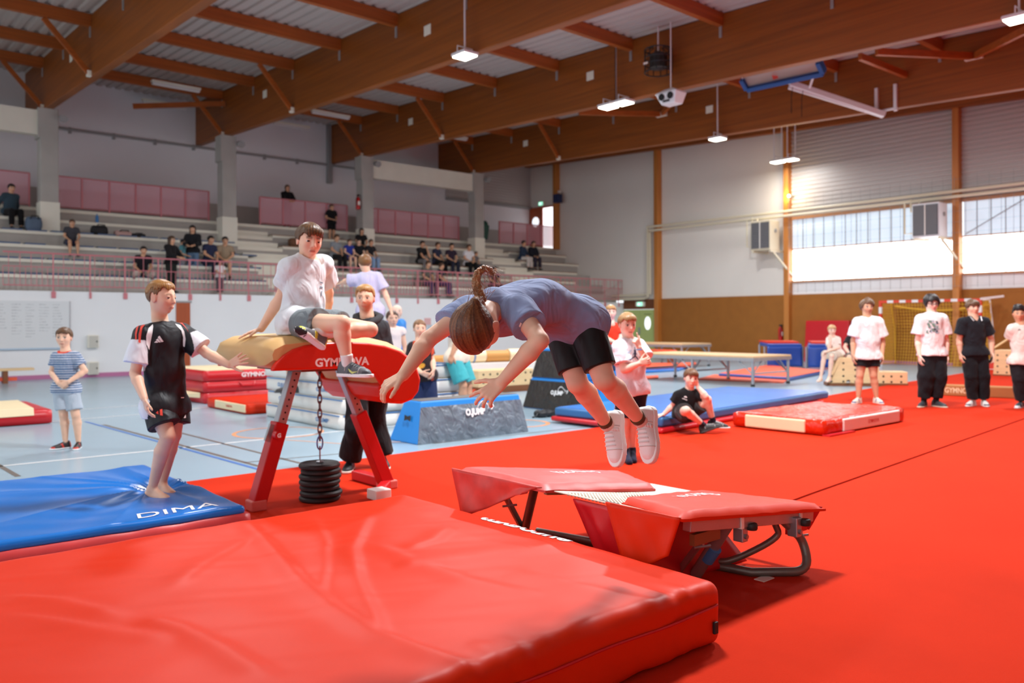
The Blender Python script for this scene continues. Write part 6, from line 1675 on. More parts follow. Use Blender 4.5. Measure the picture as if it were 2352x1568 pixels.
ho = build_np('hair', P, F, m_hair, T, cols=np.array(lin((70, 40, 25)))*(1-w) + np.array(lin((134, 88, 54)))*w)
path = [ud(1106, 690, 3.02), ud(1098, 668, 3.01), ud(1093, 646, 3.02), ud(1098, 626, 3.03), ud(1112, 616, 3.05), ud(1126, 620, 3.07), ud(1131, 632, 3.09)]
path = [pb] + path
fine = []
for i in range(len(path)-1):
    for t in np.linspace(0, 1, 10, endpoint=False): fine.append(lerp(path[i], path[i+1], t))
fine.append(path[-1]); n = len(fine)
for k in range(3):
    pts = []; rr = []
    for i, p in enumerate(fine):
        d = nrm(fine[min(i+1, n-1)]-fine[max(i-1, 0)]); s1 = nrm(np.cross(d, FW)); s2 = np.cross(d, s1); a = i*.62 + k*2*math.pi/3
        tp = 1 - .55*(i/n); A = .0105*tp
        pts.append(p + s1*A*math.sin(a) + s2*A*.6*math.sin(2*a)); rr.append(.0125*tp if i < n-4 else .009*tp)
    mb = MB(); mb.tube(pts, rr, 9)
    o = mb.build('braid_strand', mat('braid_hair', (150, 102, 62), rough=.45, var=.45, vscale=60, bump=.4, bscale=200), ho, smooth=True)
mb = MB()
for i in range(46):     # loose hairs at the braid's tip and on the nape
    t = int(RNG.integers(int(n*.45), n)); p = fine[t]; dd = nrm(cam_dir(float(RNG.uniform(.0, 1)), float(RNG.uniform(-.6, .6)), float(RNG.uniform(-1.2, .5))))
    q1 = p + dd*.02; mb.tube([p, q1, q1 + nrm(dd+V(0, 0, -.8))*float(RNG.uniform(.015, .04))], .0007, 3)
for i in range(30):
    p = P_(float(RNG.uniform(-.2, .25)), -.45, float(RNG.uniform(-.30, -.15))); dd = nrm(cam_dir(.3, -.1, .9) + RNG.standard_normal(3)*.35); mb.tube([p, p+dd*.03, p+dd*.05+RNG.standard_normal(3)*.006], .0007, 3)
o = mb.build('loose_hairs', MATS['braid_hair'], ho); o['kind'] = 'stuff'
# sleeve label
pxdecal('sleeve_tag', [[(1191, 748), (1195, 739), (1198, 742), (1194, 751)]], m_wht, T, bvh_of(parts['shirt']))

# ------------------------------------------------------------------ 2. the boy sitting on the vault
B2 = px_joints(6.05, 1.66, dict(hipR=(676, 744, -.12), hipL=(708, 738, .12), knR=(786, 742, -.45), anR=(798, 832, -.42), toeR=(866, 900, -.55), knL=(850, 757, -.12), anL=(738, 764, -.36), toeL=(678, 724, -.50),
    shR=(664, 606, -.08), shL=(744, 602, .16), elR=(646, 680, .02), wrR=(600, 755, .05), elL=(754, 672, .32), wrL=(748, 742, .38), neck=(708, 598, .08), head=(711, 552, -.02)))
def s2paint(P, cols, s, l, f): pass
parts = make('teenage boy in a white T-shirt and grey shorts sitting on the vault table', B2, 1.66, .240, cam_dir(.55, -.82, -.14), cam_dir(.04, .06, 1), .0055, SKIN,
    hair=dict(col=lin((48, 32, 20)), col2=lin((112, 76, 40)), th=.055, zf=.16, zs=.0, zb=-.30, fringe=1.0, strand=.006, curl=.012, yf=.14),
    shirt=dict(col=lin((222, 226, 230)), ease=.022, sleeve=.62, hem=.065, neckr=.052, fold=.007, loose=1.10, seed=2.2, sl_flare=1.25, neckdrop=.026),
    legs=dict(col=lin((116, 124, 128)), ease=.016, end=.55, top=.05, flare=1.22, fold=.005),
    socks={'R': dict(col=(232, 232, 230), t=.20), 'L': dict(col=(226, 226, 224), t=.22)},
    shoes={'R': dict(col=(92, 94, 98), col2=(58, 60, 66), sole=(242, 240, 240), L=.285, laces=(60, 62, 66)), 'L': dict(col=(96, 98, 102), col2=(210, 214, 60), sole=(236, 232, 226), up=cam_dir(.26, .53, .81), L=.25)},
    opts=dict(peyes=False, lids=.004, brow=lin((58, 40, 30)), blush=.3, handR=(cam_dir(-.85, -.25, -.30), V(0, 0, -1), dict(curl=.12, spread=.15)), handL=(cam_dir(.2, .5, -.6), V(0, 0, -1), dict(curl=.1))),
    base=V(3.05, 5.8, 1.33), eye=dict(look=(-.05, -.28)))
T = parts['T']; J = parts['J']
shb = bvh_of(parts['shirt'])
fr_ = nrm(np.cross(nrm(J['shL']-J['shR']), nrm((J['shL']+J['shR'])/2 - (J['hipL']+J['hipR'])/2)))
lt = nrm(J['shL']-J['shR'])
ch = lerp(J['shL'], J['hipL'], .42) - lt*.06 + fr_*.12
mk = []
for k in range(6): a = k*.6; mk.append(((-.02+.012*math.sin(a*2)), -.05+.018*k))
vs = np.array([(-.012, -.05), (.002, -.05), (.012, -.01), (.0, -.012), (-.02, .01), (.02, .005), (.022, .018), (-.016, .024), (-.008, .045), (.02, .04), (.02, .05), (-.014, .056)])
decal('chest_print', vs, [(0, 1, 2, 3), (4, 5, 6, 7), (8, 9, 10, 11)], ch, lt, V(0, 0, 1), mat('faded_navy_print', (120, 134, 148), rough=.8), T, .004, shb, back=.2, fine=.015)
shoeL = [o for o in T.children if o.name.startswith('shoe')][0]; sol = [o for o in shoeL.children if o.name.startswith('sole')][0]
c3 = lambda pts: [(500 + x/3.267, 480 + y/3.267) for x, y in pts]
pxdecal('tread_patch', [c3([(575, 880), (600, 845), (650, 850), (675, 890), (668, 935), (620, 945), (585, 930)]), c3([(560, 940), (580, 945), (600, 960), (570, 955)]), c3([(650, 945), (670, 940), (640, 962)])], m_rub, T, bvh_of(sol), .004)
so = J['anR'];
sw = np.array([(-.05, .0), (-.03, -.018), (.0, -.02), (.06, .02), (.0, -.004), (-.03, .0)])
shoeR = [o for o in T.children if o.name.startswith('shoe')][-1]
decal('side_mark', sw*.9, [tuple(range(6))], J['anR'] + RT*.04 - FW*.1 - V(0, 0, .055), nrm(RT*.85-FW*.3-V(0, 0, .35)), V(0, 0, 1), mat('lime_edge_print', (206, 214, 120), rough=.5), T, .003, bvh_of(shoeR), back=.2, fine=.02)
sockR = [o for o in T.children if o.name.startswith('sock')][-1]
decal('sock_mark', np.array([(-.014, -.012), (.010, -.016), (.016, .008), (.006, .018), (.002, .006), (-.002, .016), (-.012, .010), (-.004, -.002)]), [tuple(range(8))], J['anR'] + V(0, 0, .05) - FW*.1, RT, V(0, 0, 1), m_dark, T, .002, bvh_of(sockR), back=.2)

# ------------------------------------------------------------------ 3. the boy in black and white who touches the vault
H3 = 1.47
B3 = px_joints(5.72, H3, dict(hipR=(362, 938, -.05), hipL=(400, 934, .12), knR=(386, 1002, -.10), knL=(400, 998, .08), anR=(349, 1108, -.02), anL=(372, 1100, .16), toeR=(392, 1130, -.10), toeL=(404, 1122, .05),
    shR=(324, 760, -.10), shL=(424, 756, .12), elR=(310, 858, -.14), wrR=(331, 914, -.26), elL=(476, 812, .10), wrL=(526, 838, .02), neck=(367, 733, .03), head=(372, 683, 0)))
snap(B3, H3, .17)
hd3 = cam_dir(.97, -.22, -.03)
WHT = np.array(lin((232, 234, 240))); REDC = np.array(lin((228, 66, 52))); BLK = np.array(lin((26, 27, 32)))
def p3(P, cols, s, l, f):
    J = B3
    fr3 = np.cross(nrm(J['shL']-J['shR']), V(0, 0, 1))
    for sd in 'LR':
        sh, el = J['sh'+sd], J['el'+sd]; a = nrm(el-sh); L = np.linalg.norm(el-sh); t = ((P-sh) @ a)/L
        out = ((P-sh) @ nrm(J['sh'+sd]-J['sh'+('R' if sd == 'L' else 'L')]))
        arm = (np.linalg.norm(P-sh-((t*L)[:, None]*a), axis=1) < .12) & (out > -.03)
        white = arm & (t > (.30 if sd == 'L' else .22)) & (out > -.005) 
        cols[white] = WHT
parts = make('boy in a black football shirt with white sleeves resting a hand on the vault table', B3, H3, .222, hd3, (0, 0, 1), .005, SKIN,
    hair=[dict(col=lin((86, 58, 36)), col2=lin((146, 102, 58)), th=.022, zf=.30, zs=.10, zb=-.22, strand=.004, yf=.16), dict(col=lin((120, 80, 40)), col2=lin((176, 126, 66)), th=.036, zf=.27, zs=.26, zb=.14, fringe=.0, top=.015, name='top_hair', strand=.004, curl=.008)],
    shirt=dict(col=lin((26, 27, 32)), ease=.016, sleeve=dict(L=.74, R=.74), hem=.03, neckr=.045, fold=.005, loose=1.06, m=m_knit, paint=p3, sl_flare=1.3, seed=4.1, name='football_shirt', neckdrop=.01),
    legs=dict(col=lin((24, 25, 30)), ease=.018, end=.62, flare=1.28, fold=.004, m=m_knit),
    opts=dict(bareL=True, bareR=True, peyes=False, lids=.0, brow=lin((120, 84, 54)), blush=.35, handL=(cam_dir(.75, -.18, .35), cam_dir(.25, .92, -.1), dict(curl=.12, spread=.20, thumb=.8)),
              handR=(cam_dir(.22, -.02, -.95), cam_dir(.75, .5, .1), dict(curl=.35, spread=.06, thumb=.3))), base=V(*uz(365, 1125, .17)), eye=dict(look=(-.2, -.12), iris=(80, 84, 86)))
T = parts['T']; J = parts['J']; shb = bvh_of(parts['shirt'])
c2 = lambda pts: [(250 + x/2.8, 600 + y/2.8) for x, y in pts]
m_coral = mat('coral_print', (236, 76, 58), rough=.6)
pxdecal('white_arc', [c2([(283, 405), (255, 430), (240, 480), (240, 530), (258, 570), (268, 520), (280, 460), (286, 420)]), c2([(425, 402), (460, 412), (485, 450), (495, 500), (490, 550), (478, 545), (478, 490), (465, 445), (440, 420)])], m_wht, T, shb)
pxdecal('three_bar_mark', [c2([(292, 522), (305, 510), (318, 520), (312, 523)]), c2([(303, 505), (316, 495), (335, 520), (322, 521)]), c2([(314, 488), (326, 478), (352, 516), (338, 519)])], m_wht, T, shb)
pxdecal('shoulder_stripe', [c2([(240, 372), (255, 362), (265, 372), (215, 430), (208, 480), (203, 527), (190, 520), (192, 470), (205, 420)]), c2([(222, 382), (235, 374), (192, 420), (180, 470), (180, 505), (170, 502), (170, 460), (182, 415)]),
    c2([(395, 362), (440, 375), (475, 400), (505, 440), (515, 460), (500, 435), (470, 405), (435, 385), (400, 375)])], m_coral, T, shb)
lb3 = bvh_of(parts['legs'])
pxdecal('side_stripe', [c2([(300, 938), (316, 938), (320, 985), (304, 975)]), c2([(327, 935), (342, 935), (347, 993), (330, 990)])], m_coral, T, lb3)
pxdecal('hem_mark', [c2([(462, 874), (482, 873), (482, 879), (462, 880)])], m_wht, T, shb); pxdecal('hem_mark', [c2([(480, 1008), (492, 985), (494, 1006)])], m_wht, T, lb3)

# ------------------------------------------------------------------ 4. striped boy
H4 = 1.36; d4 = float((uz(152, 1030)-CAMP) @ FW)
J4 = px_joints(d4, H4, dict(hipR=(140, 893), hipL=(164, 893), knR=(146, 953, -.03), knL=(174, 953, -.03), anR=(150, 1008), anL=(180, 1008), toeR=(122, 1026, -.10), toeL=(172, 1029, -.16),
    shR=(127, 815), shL=(176, 814), elR=(119, 854, -.02), elL=(195, 852, -.02), wrR=(134, 880, -.14), wrL=(157, 877, -.15), neck=(150, 806), head=(147, 775)))
snap(J4, H4, 0)
def p4(P, cols, s, l, f):
    z = P[:, 2]; m_ = (np.sin(z*2*math.pi/.026) > .45); cols[m_] = lin((206, 212, 222)); cols[np.linalg.norm(P-J4['neck'], axis=1) < .082] = lin((222, 78, 52))
make('small boy in a blue striped T-shirt standing on the blue floor', J4, H4, .215, cam_dir(.18, -.98, -.02), (0, 0, 1), .0075, SKIN, dict(col=lin((66, 44, 28)), col2=lin((120, 84, 52)), th=.045, zf=.24, zs=.05, zb=-.2, fringe=.5),
     dict(col=lin((88, 116, 152)), ease=.012, sleeve=.62, hem=.035, paint=p4, fold=.003), dict(col=lin((176, 188, 200)), ease=.012, end=.80, flare=1.12, fold=.003),
     dict(col=(46, 38, 38), col2=(206, 60, 44), sole=(240, 240, 240), L=.22), None,
     dict(handL=(cam_dir(-.7, -.25, -.4), cam_dir(.1, .9, .1), dict(curl=.8)), handR=(cam_dir(.7, -.2, -.35), cam_dir(.1, .9, .1), dict(curl=.8))))

# ------------------------------------------------------------------ 5. man in the dark hoodie
H5 = 1.80; d5 = 7.75
J5 = px_joints(d5, H5, dict(hipR=(824, 868), hipL=(866, 864, .05), knR=(818, 985, -.15), knL=(862, 975, .1), anR=(804, 1068, -.05), anL=(880, 1055, .12), toeR=(793, 1082, -.28), toeL=(888, 1066, -.1),
    shR=(812, 748, -.05), shL=(876, 748, .08), elR=(800, 815, -.05), elL=(886, 815, .1), wrR=(806, 870, -.15), wrL=(880, 872, 0), neck=(843, 727), head=(839, 685, -.03)))
snap(J5, H5, .03)
make('man with a moustache in a dark hoodie and black trousers behind the vault', J5, H5, .232, cam_dir(.0, -1, .0), (0, 0, 1), .009, SKIN, dict(col=lin((132, 92, 52)), col2=lin((196, 150, 92)), th=.04, zf=.27, zs=.06, zb=-.2, top=.04, curl=.02),
     dict(col=lin((44, 44, 48)), ease=.03, sleeve=.9, long=True, hem=.09, neckr=.040, fold=.006, name='hoodie', bw=1.0) if False else dict(col=lin((44, 44, 48)), ease=.03, sleeve=.9, long=True, hem=.09, neckr=.040, fold=.006, name='hoodie'),
     dict(col=lin((22, 22, 25)), ease=.02, long=True, end=.97, flare=1.35, lw=1.1, fold=.006, name='trousers'), dict(col=(30, 30, 32), sole=(222, 214, 200), L=.29), None,
     dict(brow=lin((110, 74, 44)), beard=lin((120, 84, 56))))
vx = None
# hood of the hoodie lies behind the neck as a roll
T = bpy.data.objects[[o.name for o in bpy.data.objects if o.get('label', '').startswith('man with a moustache')][0]]
hp = [J5['neck'] + RT*x + FW*y + V(0, 0, z) for x, y, z in ((-.10, -.02, -.03), (-.115, .05, .0), (-.06, .11, .02), (0, .125, .03), (.06, .11, .02), (.115, .05, .0), (.10, -.02, -.03), (.06, -.09, -.06), (0, -.12, -.085), (-.06, -.09, -.06))]
MB().tube(hp, .034, 10, closed=True).build('hood', mat('charcoal_jersey', (44, 44, 48), rough=.85), T, smooth=True)

# ------------------------------------------------------------------ 6. boy in lavender standing on the white stack, seen from behind
H6 = 1.60; d6 = 11.55
J6 = px_joints(d6, H6, dict(hipL=(838, 716), hipR=(864, 716), knL=(838, 780), knR=(864, 780), anL=(838, 838), anR=(864, 838), toeL=(834, 842, .2), toeR=(868, 842, .2),
    shL=(816, 638), shR=(868, 632), elL=(797, 645, .05), wrL=(784, 650, .25), elR=(884, 672, .02), wrR=(897, 708, -.02), neck=(842, 626), head=(838, 604)))
snap(J6, H6, .823)
make('boy in a lavender T-shirt standing on the white mats with his back turned', J6, H6, .225, cam_dir(-.25, .97, -.05), (0, 0, 1), .010, SKIN, dict(col=lin((88, 58, 34)), col2=lin((150, 106, 62)), th=.06, zf=.2, zs=-.02, zb=-.32),
     dict(col=lin((196, 194, 224)), ease=.022, sleeve=.75, hem=.06, fold=.005, sl_flare=1.2), dict(col=lin((150, 166, 182)), ease=.02, end=.85, flare=1.1, name='jean_shorts'), dict(col=(60, 60, 64), L=.25), None,
     dict(handL=(cam_dir(-.7, .5, -.25), V(0, 0, -1), dict(curl=.5)), handR=(cam_dir(.25, 0, -.95), cam_dir(-.9, .2, 0), dict(curl=.4))))
# person seated on the stack behind the vault (mostly hidden by the boy on it)
def local_J(H, o, yaw, pose):
    """joints from a pose given in fractions of H: x = own left, y = forward, z = up"""
    f = V(math.cos(yaw), math.sin(yaw), 0); l = np.cross(V(0, 0, 1), f)
    return {k: np.array(o, float) + (l*v[0] + f*v[1] + V(0, 0, 1)*v[2])*H for k, v in pose.items()}
def sit_pose(lean=.03, spread=.07, kneez=.06, shin=.24, arms='lap', fold=0.0):
    p = dict(hipL=(.055, 0, .06), hipR=(-.055, 0, .06), knL=(spread, .235, kneez), knR=(-spread, .235, kneez), anL=(spread, .25-fold, kneez-shin), anR=(-spread, .23-fold, kneez-shin),
             toeL=(spread+.02, .37-fold, kneez-shin-.04), toeR=(-spread-.02, .35-fold, kneez-shin-.04), shL=(.105, lean, .345), shR=(-.105, lean, .345), neck=(0, lean+.01, .37), head=(0, lean+.035, .455))
    if arms == 'lap': p.update(elL=(.135, lean+.03, .20), elR=(-.135, lean+.03, .20), wrL=(.05, .17, .125), wrR=(-.05, .17, .125))
    elif arms == 'back': p.update(elL=(.15, -.08, .20), elR=(-.15, -.08, .20), wrL=(.17, -.15, .05), wrR=(-.17, -.15, .05))
    elif arms == 'face': p.update(elL=(.10, .20, .16), elR=(-.10, .20, .16), wrL=(.05, lean+.13, .33), wrR=(-.06, .22, .13))
    else: p.update(elL=(.14, .08, .19), elR=(-.14, .08, .19), wrL=(.08, .20, .11), wrR=(-.09, .22, .11))
    return p
def stand_pose(arms='down', st=.055):
    p = dict(hipL=(.052, 0, .53), hipR=(-.052, 0, .53), knL=(st, .01, .285), knR=(-st, .01, .285), anL=(st, 0, .06), anR=(-st, 0, .06), toeL=(st+.02, .12, .02), toeR=(-st-.02, .12, .02),
             shL=(.108, 0, .815), shR=(-.108, 0, .815), neck=(0, .005, .84), head=(0, .02, .925))
    if arms == 'down': p.update(elL=(.135, -.01, .64), elR=(-.135, -.01, .64), wrL=(.14, .03, .49), wrR=(-.14, .03, .49))
    elif arms == 'rail': p.update(elL=(.13, .08, .66), elR=(-.13, .08, .66), wrL=(.06, .2, .62), wrR=(-.06, .2, .62))
    else: p.update(elL=(.15, -.03, .65), elR=(-.15, -.03, .65), wrL=(.06, .12, .60), wrR=(-.06, .12, .60))
    return p
o7 = uz(722, 850, .83); o7 = V(5.62, 10.72, .835)
yaw7 = math.pi*1.0
J7 = local_J(1.66, o7, yaw7, sit_pose(arms='lap', spread=.06))
make('person in white socks sitting on the white mats behind the chain', J7, 1.66, .225, V(-1, -.1, 0), (0, 0, 1), .010, SKIN2, dict(col=DARKB, th=.05, zf=.2), dict(col=lin((170, 174, 180)), sleeve=.6, hem=.03),
     dict(col=lin((60, 64, 72)), end=.8, ease=.015, flare=1.1), dict(col=(38, 38, 40), sole=(60, 60, 62), L=.28), dict(col=(232, 232, 232), t=.22), base=o7)
# ------------------------------------------------------------------ people behind the vault
def standing(label, px, py_head, d, H, yawdeg, shirt, legs, hair, skin=SKIN, shoes=dict(col=(50, 50, 52), L=.27), arms='down', hx=.011, zf=0.0, over=None, opts=None, socks=None, head=None):
    """standing figure whose head is seen at (px, py_head); yaw 0 = facing the camera, + = turning to image right"""
    g = ud(px, py_head, d); o = V(g[0], g[1], zf)
    a = math.radians(yawdeg); f = -FW*math.cos(a) + RT*math.sin(a); yw = math.atan2(f[1], f[0])
    J = local_J(H, o, yw, stand_pose(arms)); snap(J, H, zf)
    hf = f if head is None else head
    return make(label, J, H, .132*H if H > 1.6 else .15*H, hf, (0, 0, 1), hx, skin, hair, shirt, legs, shoes, socks, opts, over=over)
standing('woman with tied hair in a pale top behind the man in the hoodie', 900, 729, 12.8, 1.60, 25, dict(col=lin((236, 222, 216)), ease=.012, sleeve=.2, hem=.05), dict(col=lin((70, 74, 90)), long=True, end=.95, name='trousers'), dict(col=lin((70, 46, 32)), th=.04, zf=.22, zs=-.05, zb=-.3))
standing('bald man in a bright blue T-shirt at the back by the white wall', 909, 712, 15.3, 1.76, 60, dict(col=lin((62, 142, 220)), ease=.02, sleeve=.6, hem=.06), dict(col=lin((70, 72, 80)), long=True, end=.95, name='trousers'), None, skin=SKINP)
H8 = 1.62; d8 = 11.0
J8 = px_joints(d8, H8, dict(hipR=(962, 862), hipL=(986, 862), knR=(960, 930), knL=(990, 930), anR=(958, 985), anL=(992, 985), toeR=(954, 996, -.15), toeL=(996, 996, -.15), shR=(944, 792), shL=(984, 792),
    elR=(940, 832, -.02), elL=(993, 828, .0), wrR=(968, 856, -.16), wrL=(996, 848, -.14), neck=(964, 784), head=(964, 754)))
snap(J8, H8, 0)
def p8(P, cols, s, l, f):
    cols[(f > 0) & (((l+.02)/.035)**2 + ((s-.36)/.09)**2 < 1)] = lin((226, 172, 66))
    cols[(np.abs(l+.075) < .012) | (np.abs(l-.075) < .010)] = lin((196, 78, 48))
make('girl in a black and orange sports shirt and navy shorts beside the vault', J8, H8, .222, cam_dir(.25, -.95, -.05), (0, 0, 1), .009, SKIN, dict(col=lin((96, 66, 42)), col2=lin((150, 110, 74)), th=.035, zf=.26, zs=-.05, zb=-.28),
     dict(col=lin((48, 40, 42)), ease=.012, sleeve=.6, hem=.05, paint=p8, name='sports_shirt'), dict(col=lin((40, 50, 84)), ease=.014, end=.8, flare=1.05), dict(col=(50, 50, 52), L=.25), None,
     dict(handR=(cam_dir(.8, -.2, -.3), cam_dir(0, .8, .3), dict(curl=.5)), handL=(cam_dir(-.1, -.2, -.9), cam_dir(-.9, .2, 0), dict(curl=.5))))
H9 = 1.72; d9 = 12.0
J9 = px_joints(d9, H9, dict(hipR=(1040, 822, -.1), hipL=(1058, 820, .1), knR=(1064, 884, -.14), knL=(1076, 884, .1), anR=(1066, 945, -.05), anL=(1080, 945, .15), toeR=(1050, 958, -.1), toeL=(1066, 958, .12), shR=(1038, 742, -.15), shL=(1068, 742, .15),
    elR=(1050, 782, -.2), elL=(1082, 785, .18), wrR=(1038, 815, -.24), wrL=(1070, 815, .15), neck=(1052, 730), head=(1052, 704)))
snap(J9, H9, 0)
make('person in turquoise shorts and a cream top behind the diving girl', J9, H9, .228, cam_dir(-.9, -.4, 0), (0, 0, 1), .010, SKIN2, dict(col=BROWN, th=.04), dict(col=lin((236, 224, 204)), ease=.018, sleeve=.6, hem=.04), dict(col=lin((72, 178, 186)), ease=.025, end=.88, flare=1.2), dict(col=(70, 70, 72), L=.27), None,
     dict(handR=(cam_dir(-.3, -.1, -.9), cam_dir(.1, .9, 0), dict(curl=1.0))))

# ------------------------------------------------------------------ blond boy with a finger at his mouth
HA = 1.50; dA = 8.12
JA = px_joints(dA, HA, dict(hipR=(1438, 895), hipL=(1466, 895, .05), knR=(1434, 975, -.02), knL=(1452, 972, .05), anR=(1438, 1045, -.02), anL=(1452, 1035, .06), toeR=(1446, 1064, -.18), toeL=(1456, 1050, -.1), shR=(1421, 790, -.05), shL=(1466, 788, .12),
    elR=(1433, 849, -.12), wrR=(1468, 835, -.20), elL=(1487, 832, -.02), wrL=(1468, 798, -.14), neck=(1444, 779, .03), head=(1441, 745, -.02)))
snap(JA, HA, .03)
def pA(P, cols, s, l, f):
    sh, el = JA['shR'], JA['elR']; a = nrm(el-sh); q = P-sh; t = q @ a; rr = q - t[:, None]*a; th = rr @ nrm(-FW*.2-RT)
    d = np.linalg.norm(rr, axis=1); cols[(d < .1) & (t > .02) & (np.abs(rr @ (-FW) + .005) < .014) & (th > 0) & (t < .2)] = lin((44, 58, 88))
def pAl(P, cols):
    hp, kn = JA['hipR'], JA['knR']; q = P-hp; c_ = q @ (-FW)
    side = (q @ RT) < -.03
    for k in range(3): cols[side & (np.abs(c_ - .0 - .022*(k-1)) < .006)] = lin((220, 222, 226))
parts = make('blond boy in a white T-shirt with a finger at his mouth, standing on the carpet', JA, HA, .222, cam_dir(.28, -.95, -.08), (0, 0, 1), .0075, SKINP, dict(col=lin((118, 84, 50)), col2=lin((186, 146, 98)), th=.05, zf=.20, zs=.06, zb=-.15, fringe=.6, strand=.006, curl=.012),
     dict(col=lin((232, 232, 240)), ease=.022, sleeve=.75, hem=.035, fold=.005, sl_flare=1.25, paint=pA, loose=1.1), dict(col=lin((28, 30, 44)), ease=.02, end=.80, flare=1.15, paint=pAl),
     None, dict(col=(34, 36, 58), t=.16, foot=True), dict(brow=lin((160, 116, 78)), blush=.4, handL=(cam_dir(-.35, -.25, .85), cam_dir(-.5, .85, .1), dict(curls=(.05, 1.2, 1.3, 1.3), thumb=.2)), handR=(cam_dir(.7, -.1, .25), cam_dir(.1, .9, 0), dict(curl=.7))))
T = parts['T']; shb = bvh_of(parts['shirt'])
c8 = lambda pts: [(1360 + x/7.84, 660 + y/7.84) for x, y in pts]
m_navy = mat('navy_print', (52, 62, 92), rough=.7)
pxdecal('leaping_figure', [c8([(758, 1075), (770, 1070), (775, 1130), (762, 1130)]), c8([(750, 1120), (785, 1125), (790, 1190), (780, 1240), (758, 1240), (752, 1180)]), c8([(760, 1230), (780, 1245), (700, 1300), (668, 1308), (670, 1295), (720, 1265)]), c8([(770, 1238), (790, 1235), (830, 1285), (835, 1305), (815, 1300)]), c8([(755, 1190), (730, 1215), (722, 1230), (716, 1225), (735, 1195), (752, 1172)]), c8([(785, 1175), (805, 1200), (800, 1210), (784, 1195)])], m_navy, T, shb, .004)
pxdecal('script_print', [c8([(625, 1160), (640, 1185), (665, 1180), (690, 1150), (715, 1135), (712, 1120), (680, 1138), (655, 1168), (640, 1160)]), c8([(620, 1290), (650, 1300), (690, 1285), (690, 1276), (650, 1288)])], mat('pale_blue_script', (168, 190, 214), rough=.7), T, shb, .004)
MB().tube([JA['wrL'] + .027*(RT*math.cos(a) + FW*math.sin(a)) + V(0, 0, -.02) for a in np.linspace(0, 2*math.pi, 14, endpoint=False)], .005, 6, closed=True).build('bracelet', m_bluep, T)

# ------------------------------------------------------------------ boy in red on the tall block
HB = 1.45; dB = 12.9
JB = px_joints(dB, HB, dict(hipR=(1394, 800), hipL=(1412, 800, .05), knR=(1404, 804, -.35), knL=(1424, 803, -.3), anR=(1404, 856, -.40), anL=(1424, 856, -.36), toeR=(1402, 862, -.55), toeL=(1424, 862, -.5), shR=(1391, 749), shL=(1418, 748, .08),
    elR=(1393, 778, -.06), wrR=(1413, 786, -.22), elL=(1426, 776, .0), wrL=(1420, 788, -.2), neck=(1404, 743), head=(1403, 717)))
make('boy in a red T-shirt sitting on the tall black block', JB, HB, .222, cam_dir(.05, -1, 0), (0, 0, 1), .010, SKINP, dict(col=lin((148, 104, 58)), col2=lin((206, 158, 98)), th=.04, zf=.22, zs=.05, zb=-.18, fringe=.5), dict(col=lin((226, 60, 36)), ease=.018, sleeve=.65, hem=.03), dict(col=lin((44, 54, 78)), ease=.012, long=True, end=.9, name='trousers'), dict(col=(44, 44, 48), L=.23), None,
     base=V(*ud(1404, 802, dB)))
# ------------------------------------------------------------------ boy in black sitting on the blue mat
HC = 1.52; dC = 10.25
JC = px_joints(dC, HC, dict(hipR=(1566, 949), hipL=(1584, 948, .12), knR=(1576, 942, -.30), knL=(1625, 917, -.05), anR=(1616, 976, -.10), anL=(1638, 966, .05), toeR=(1650, 986, -.14), toeL=(1664, 984, .0), shR=(1557, 904), shL=(1603, 902, .02),
    elR=(1545, 932, .06), wrR=(1524, 952, .06), elL=(1621, 910, -.10), wrL=(1603, 889, -.06), neck=(1584, 893), head=(1587, 868, -.04)))
parts = make('boy in a black T-shirt sitting on the blue mat with his chin in his hand', JC, HC, .222, cam_dir(.10, -.98, -.1), cam_dir(.12, 0, 1), .008, SKINP, dict(col=lin((74, 48, 32)), col2=lin((132, 92, 60)), th=.055, zf=.18, zs=.02, zb=-.2, fringe=.8),
     dict(col=lin((24, 24, 26)), ease=.018, sleeve=.62, hem=.03, fold=.005), dict(col=lin((62, 60, 60)), ease=.018, end=.66, flare=1.2),
     {'L': dict(col=(36, 34, 34), sole=(226, 224, 220), L=.27, laces=(230, 230, 230)), 'R': dict(col=(36, 34, 34), sole=(50, 48, 48), L=.27, up=cam_dir(-.3, .2, .9), laces=(230, 230, 230))}, dict(col=(36, 40, 58), t=.20),
     dict(handR=(cam_dir(-.9, .05, -.1), V(0, 0, -1), dict(curl=.1)), handL=(cam_dir(-.15, .1, .95), cam_dir(-.9, -.1, .1), dict(curl=.45))), base=V(*ud(1574, 962, dC)))
T = parts['T']; shb = bvh_of(parts['shirt'])
c9 = lambda pts: [(1500 + x/8.71, 830 + y/8.71) for x, y in pts]
pxdecal('chest_mark', [c9([(618, 715), (632, 690), (645, 690), (640, 722)]), c9([(646, 690), (668, 700), (682, 722), (652, 726)]), c9([(585, 730), (680, 765), (680, 778), (585, 742)])], m_wht, T, shb, .004)

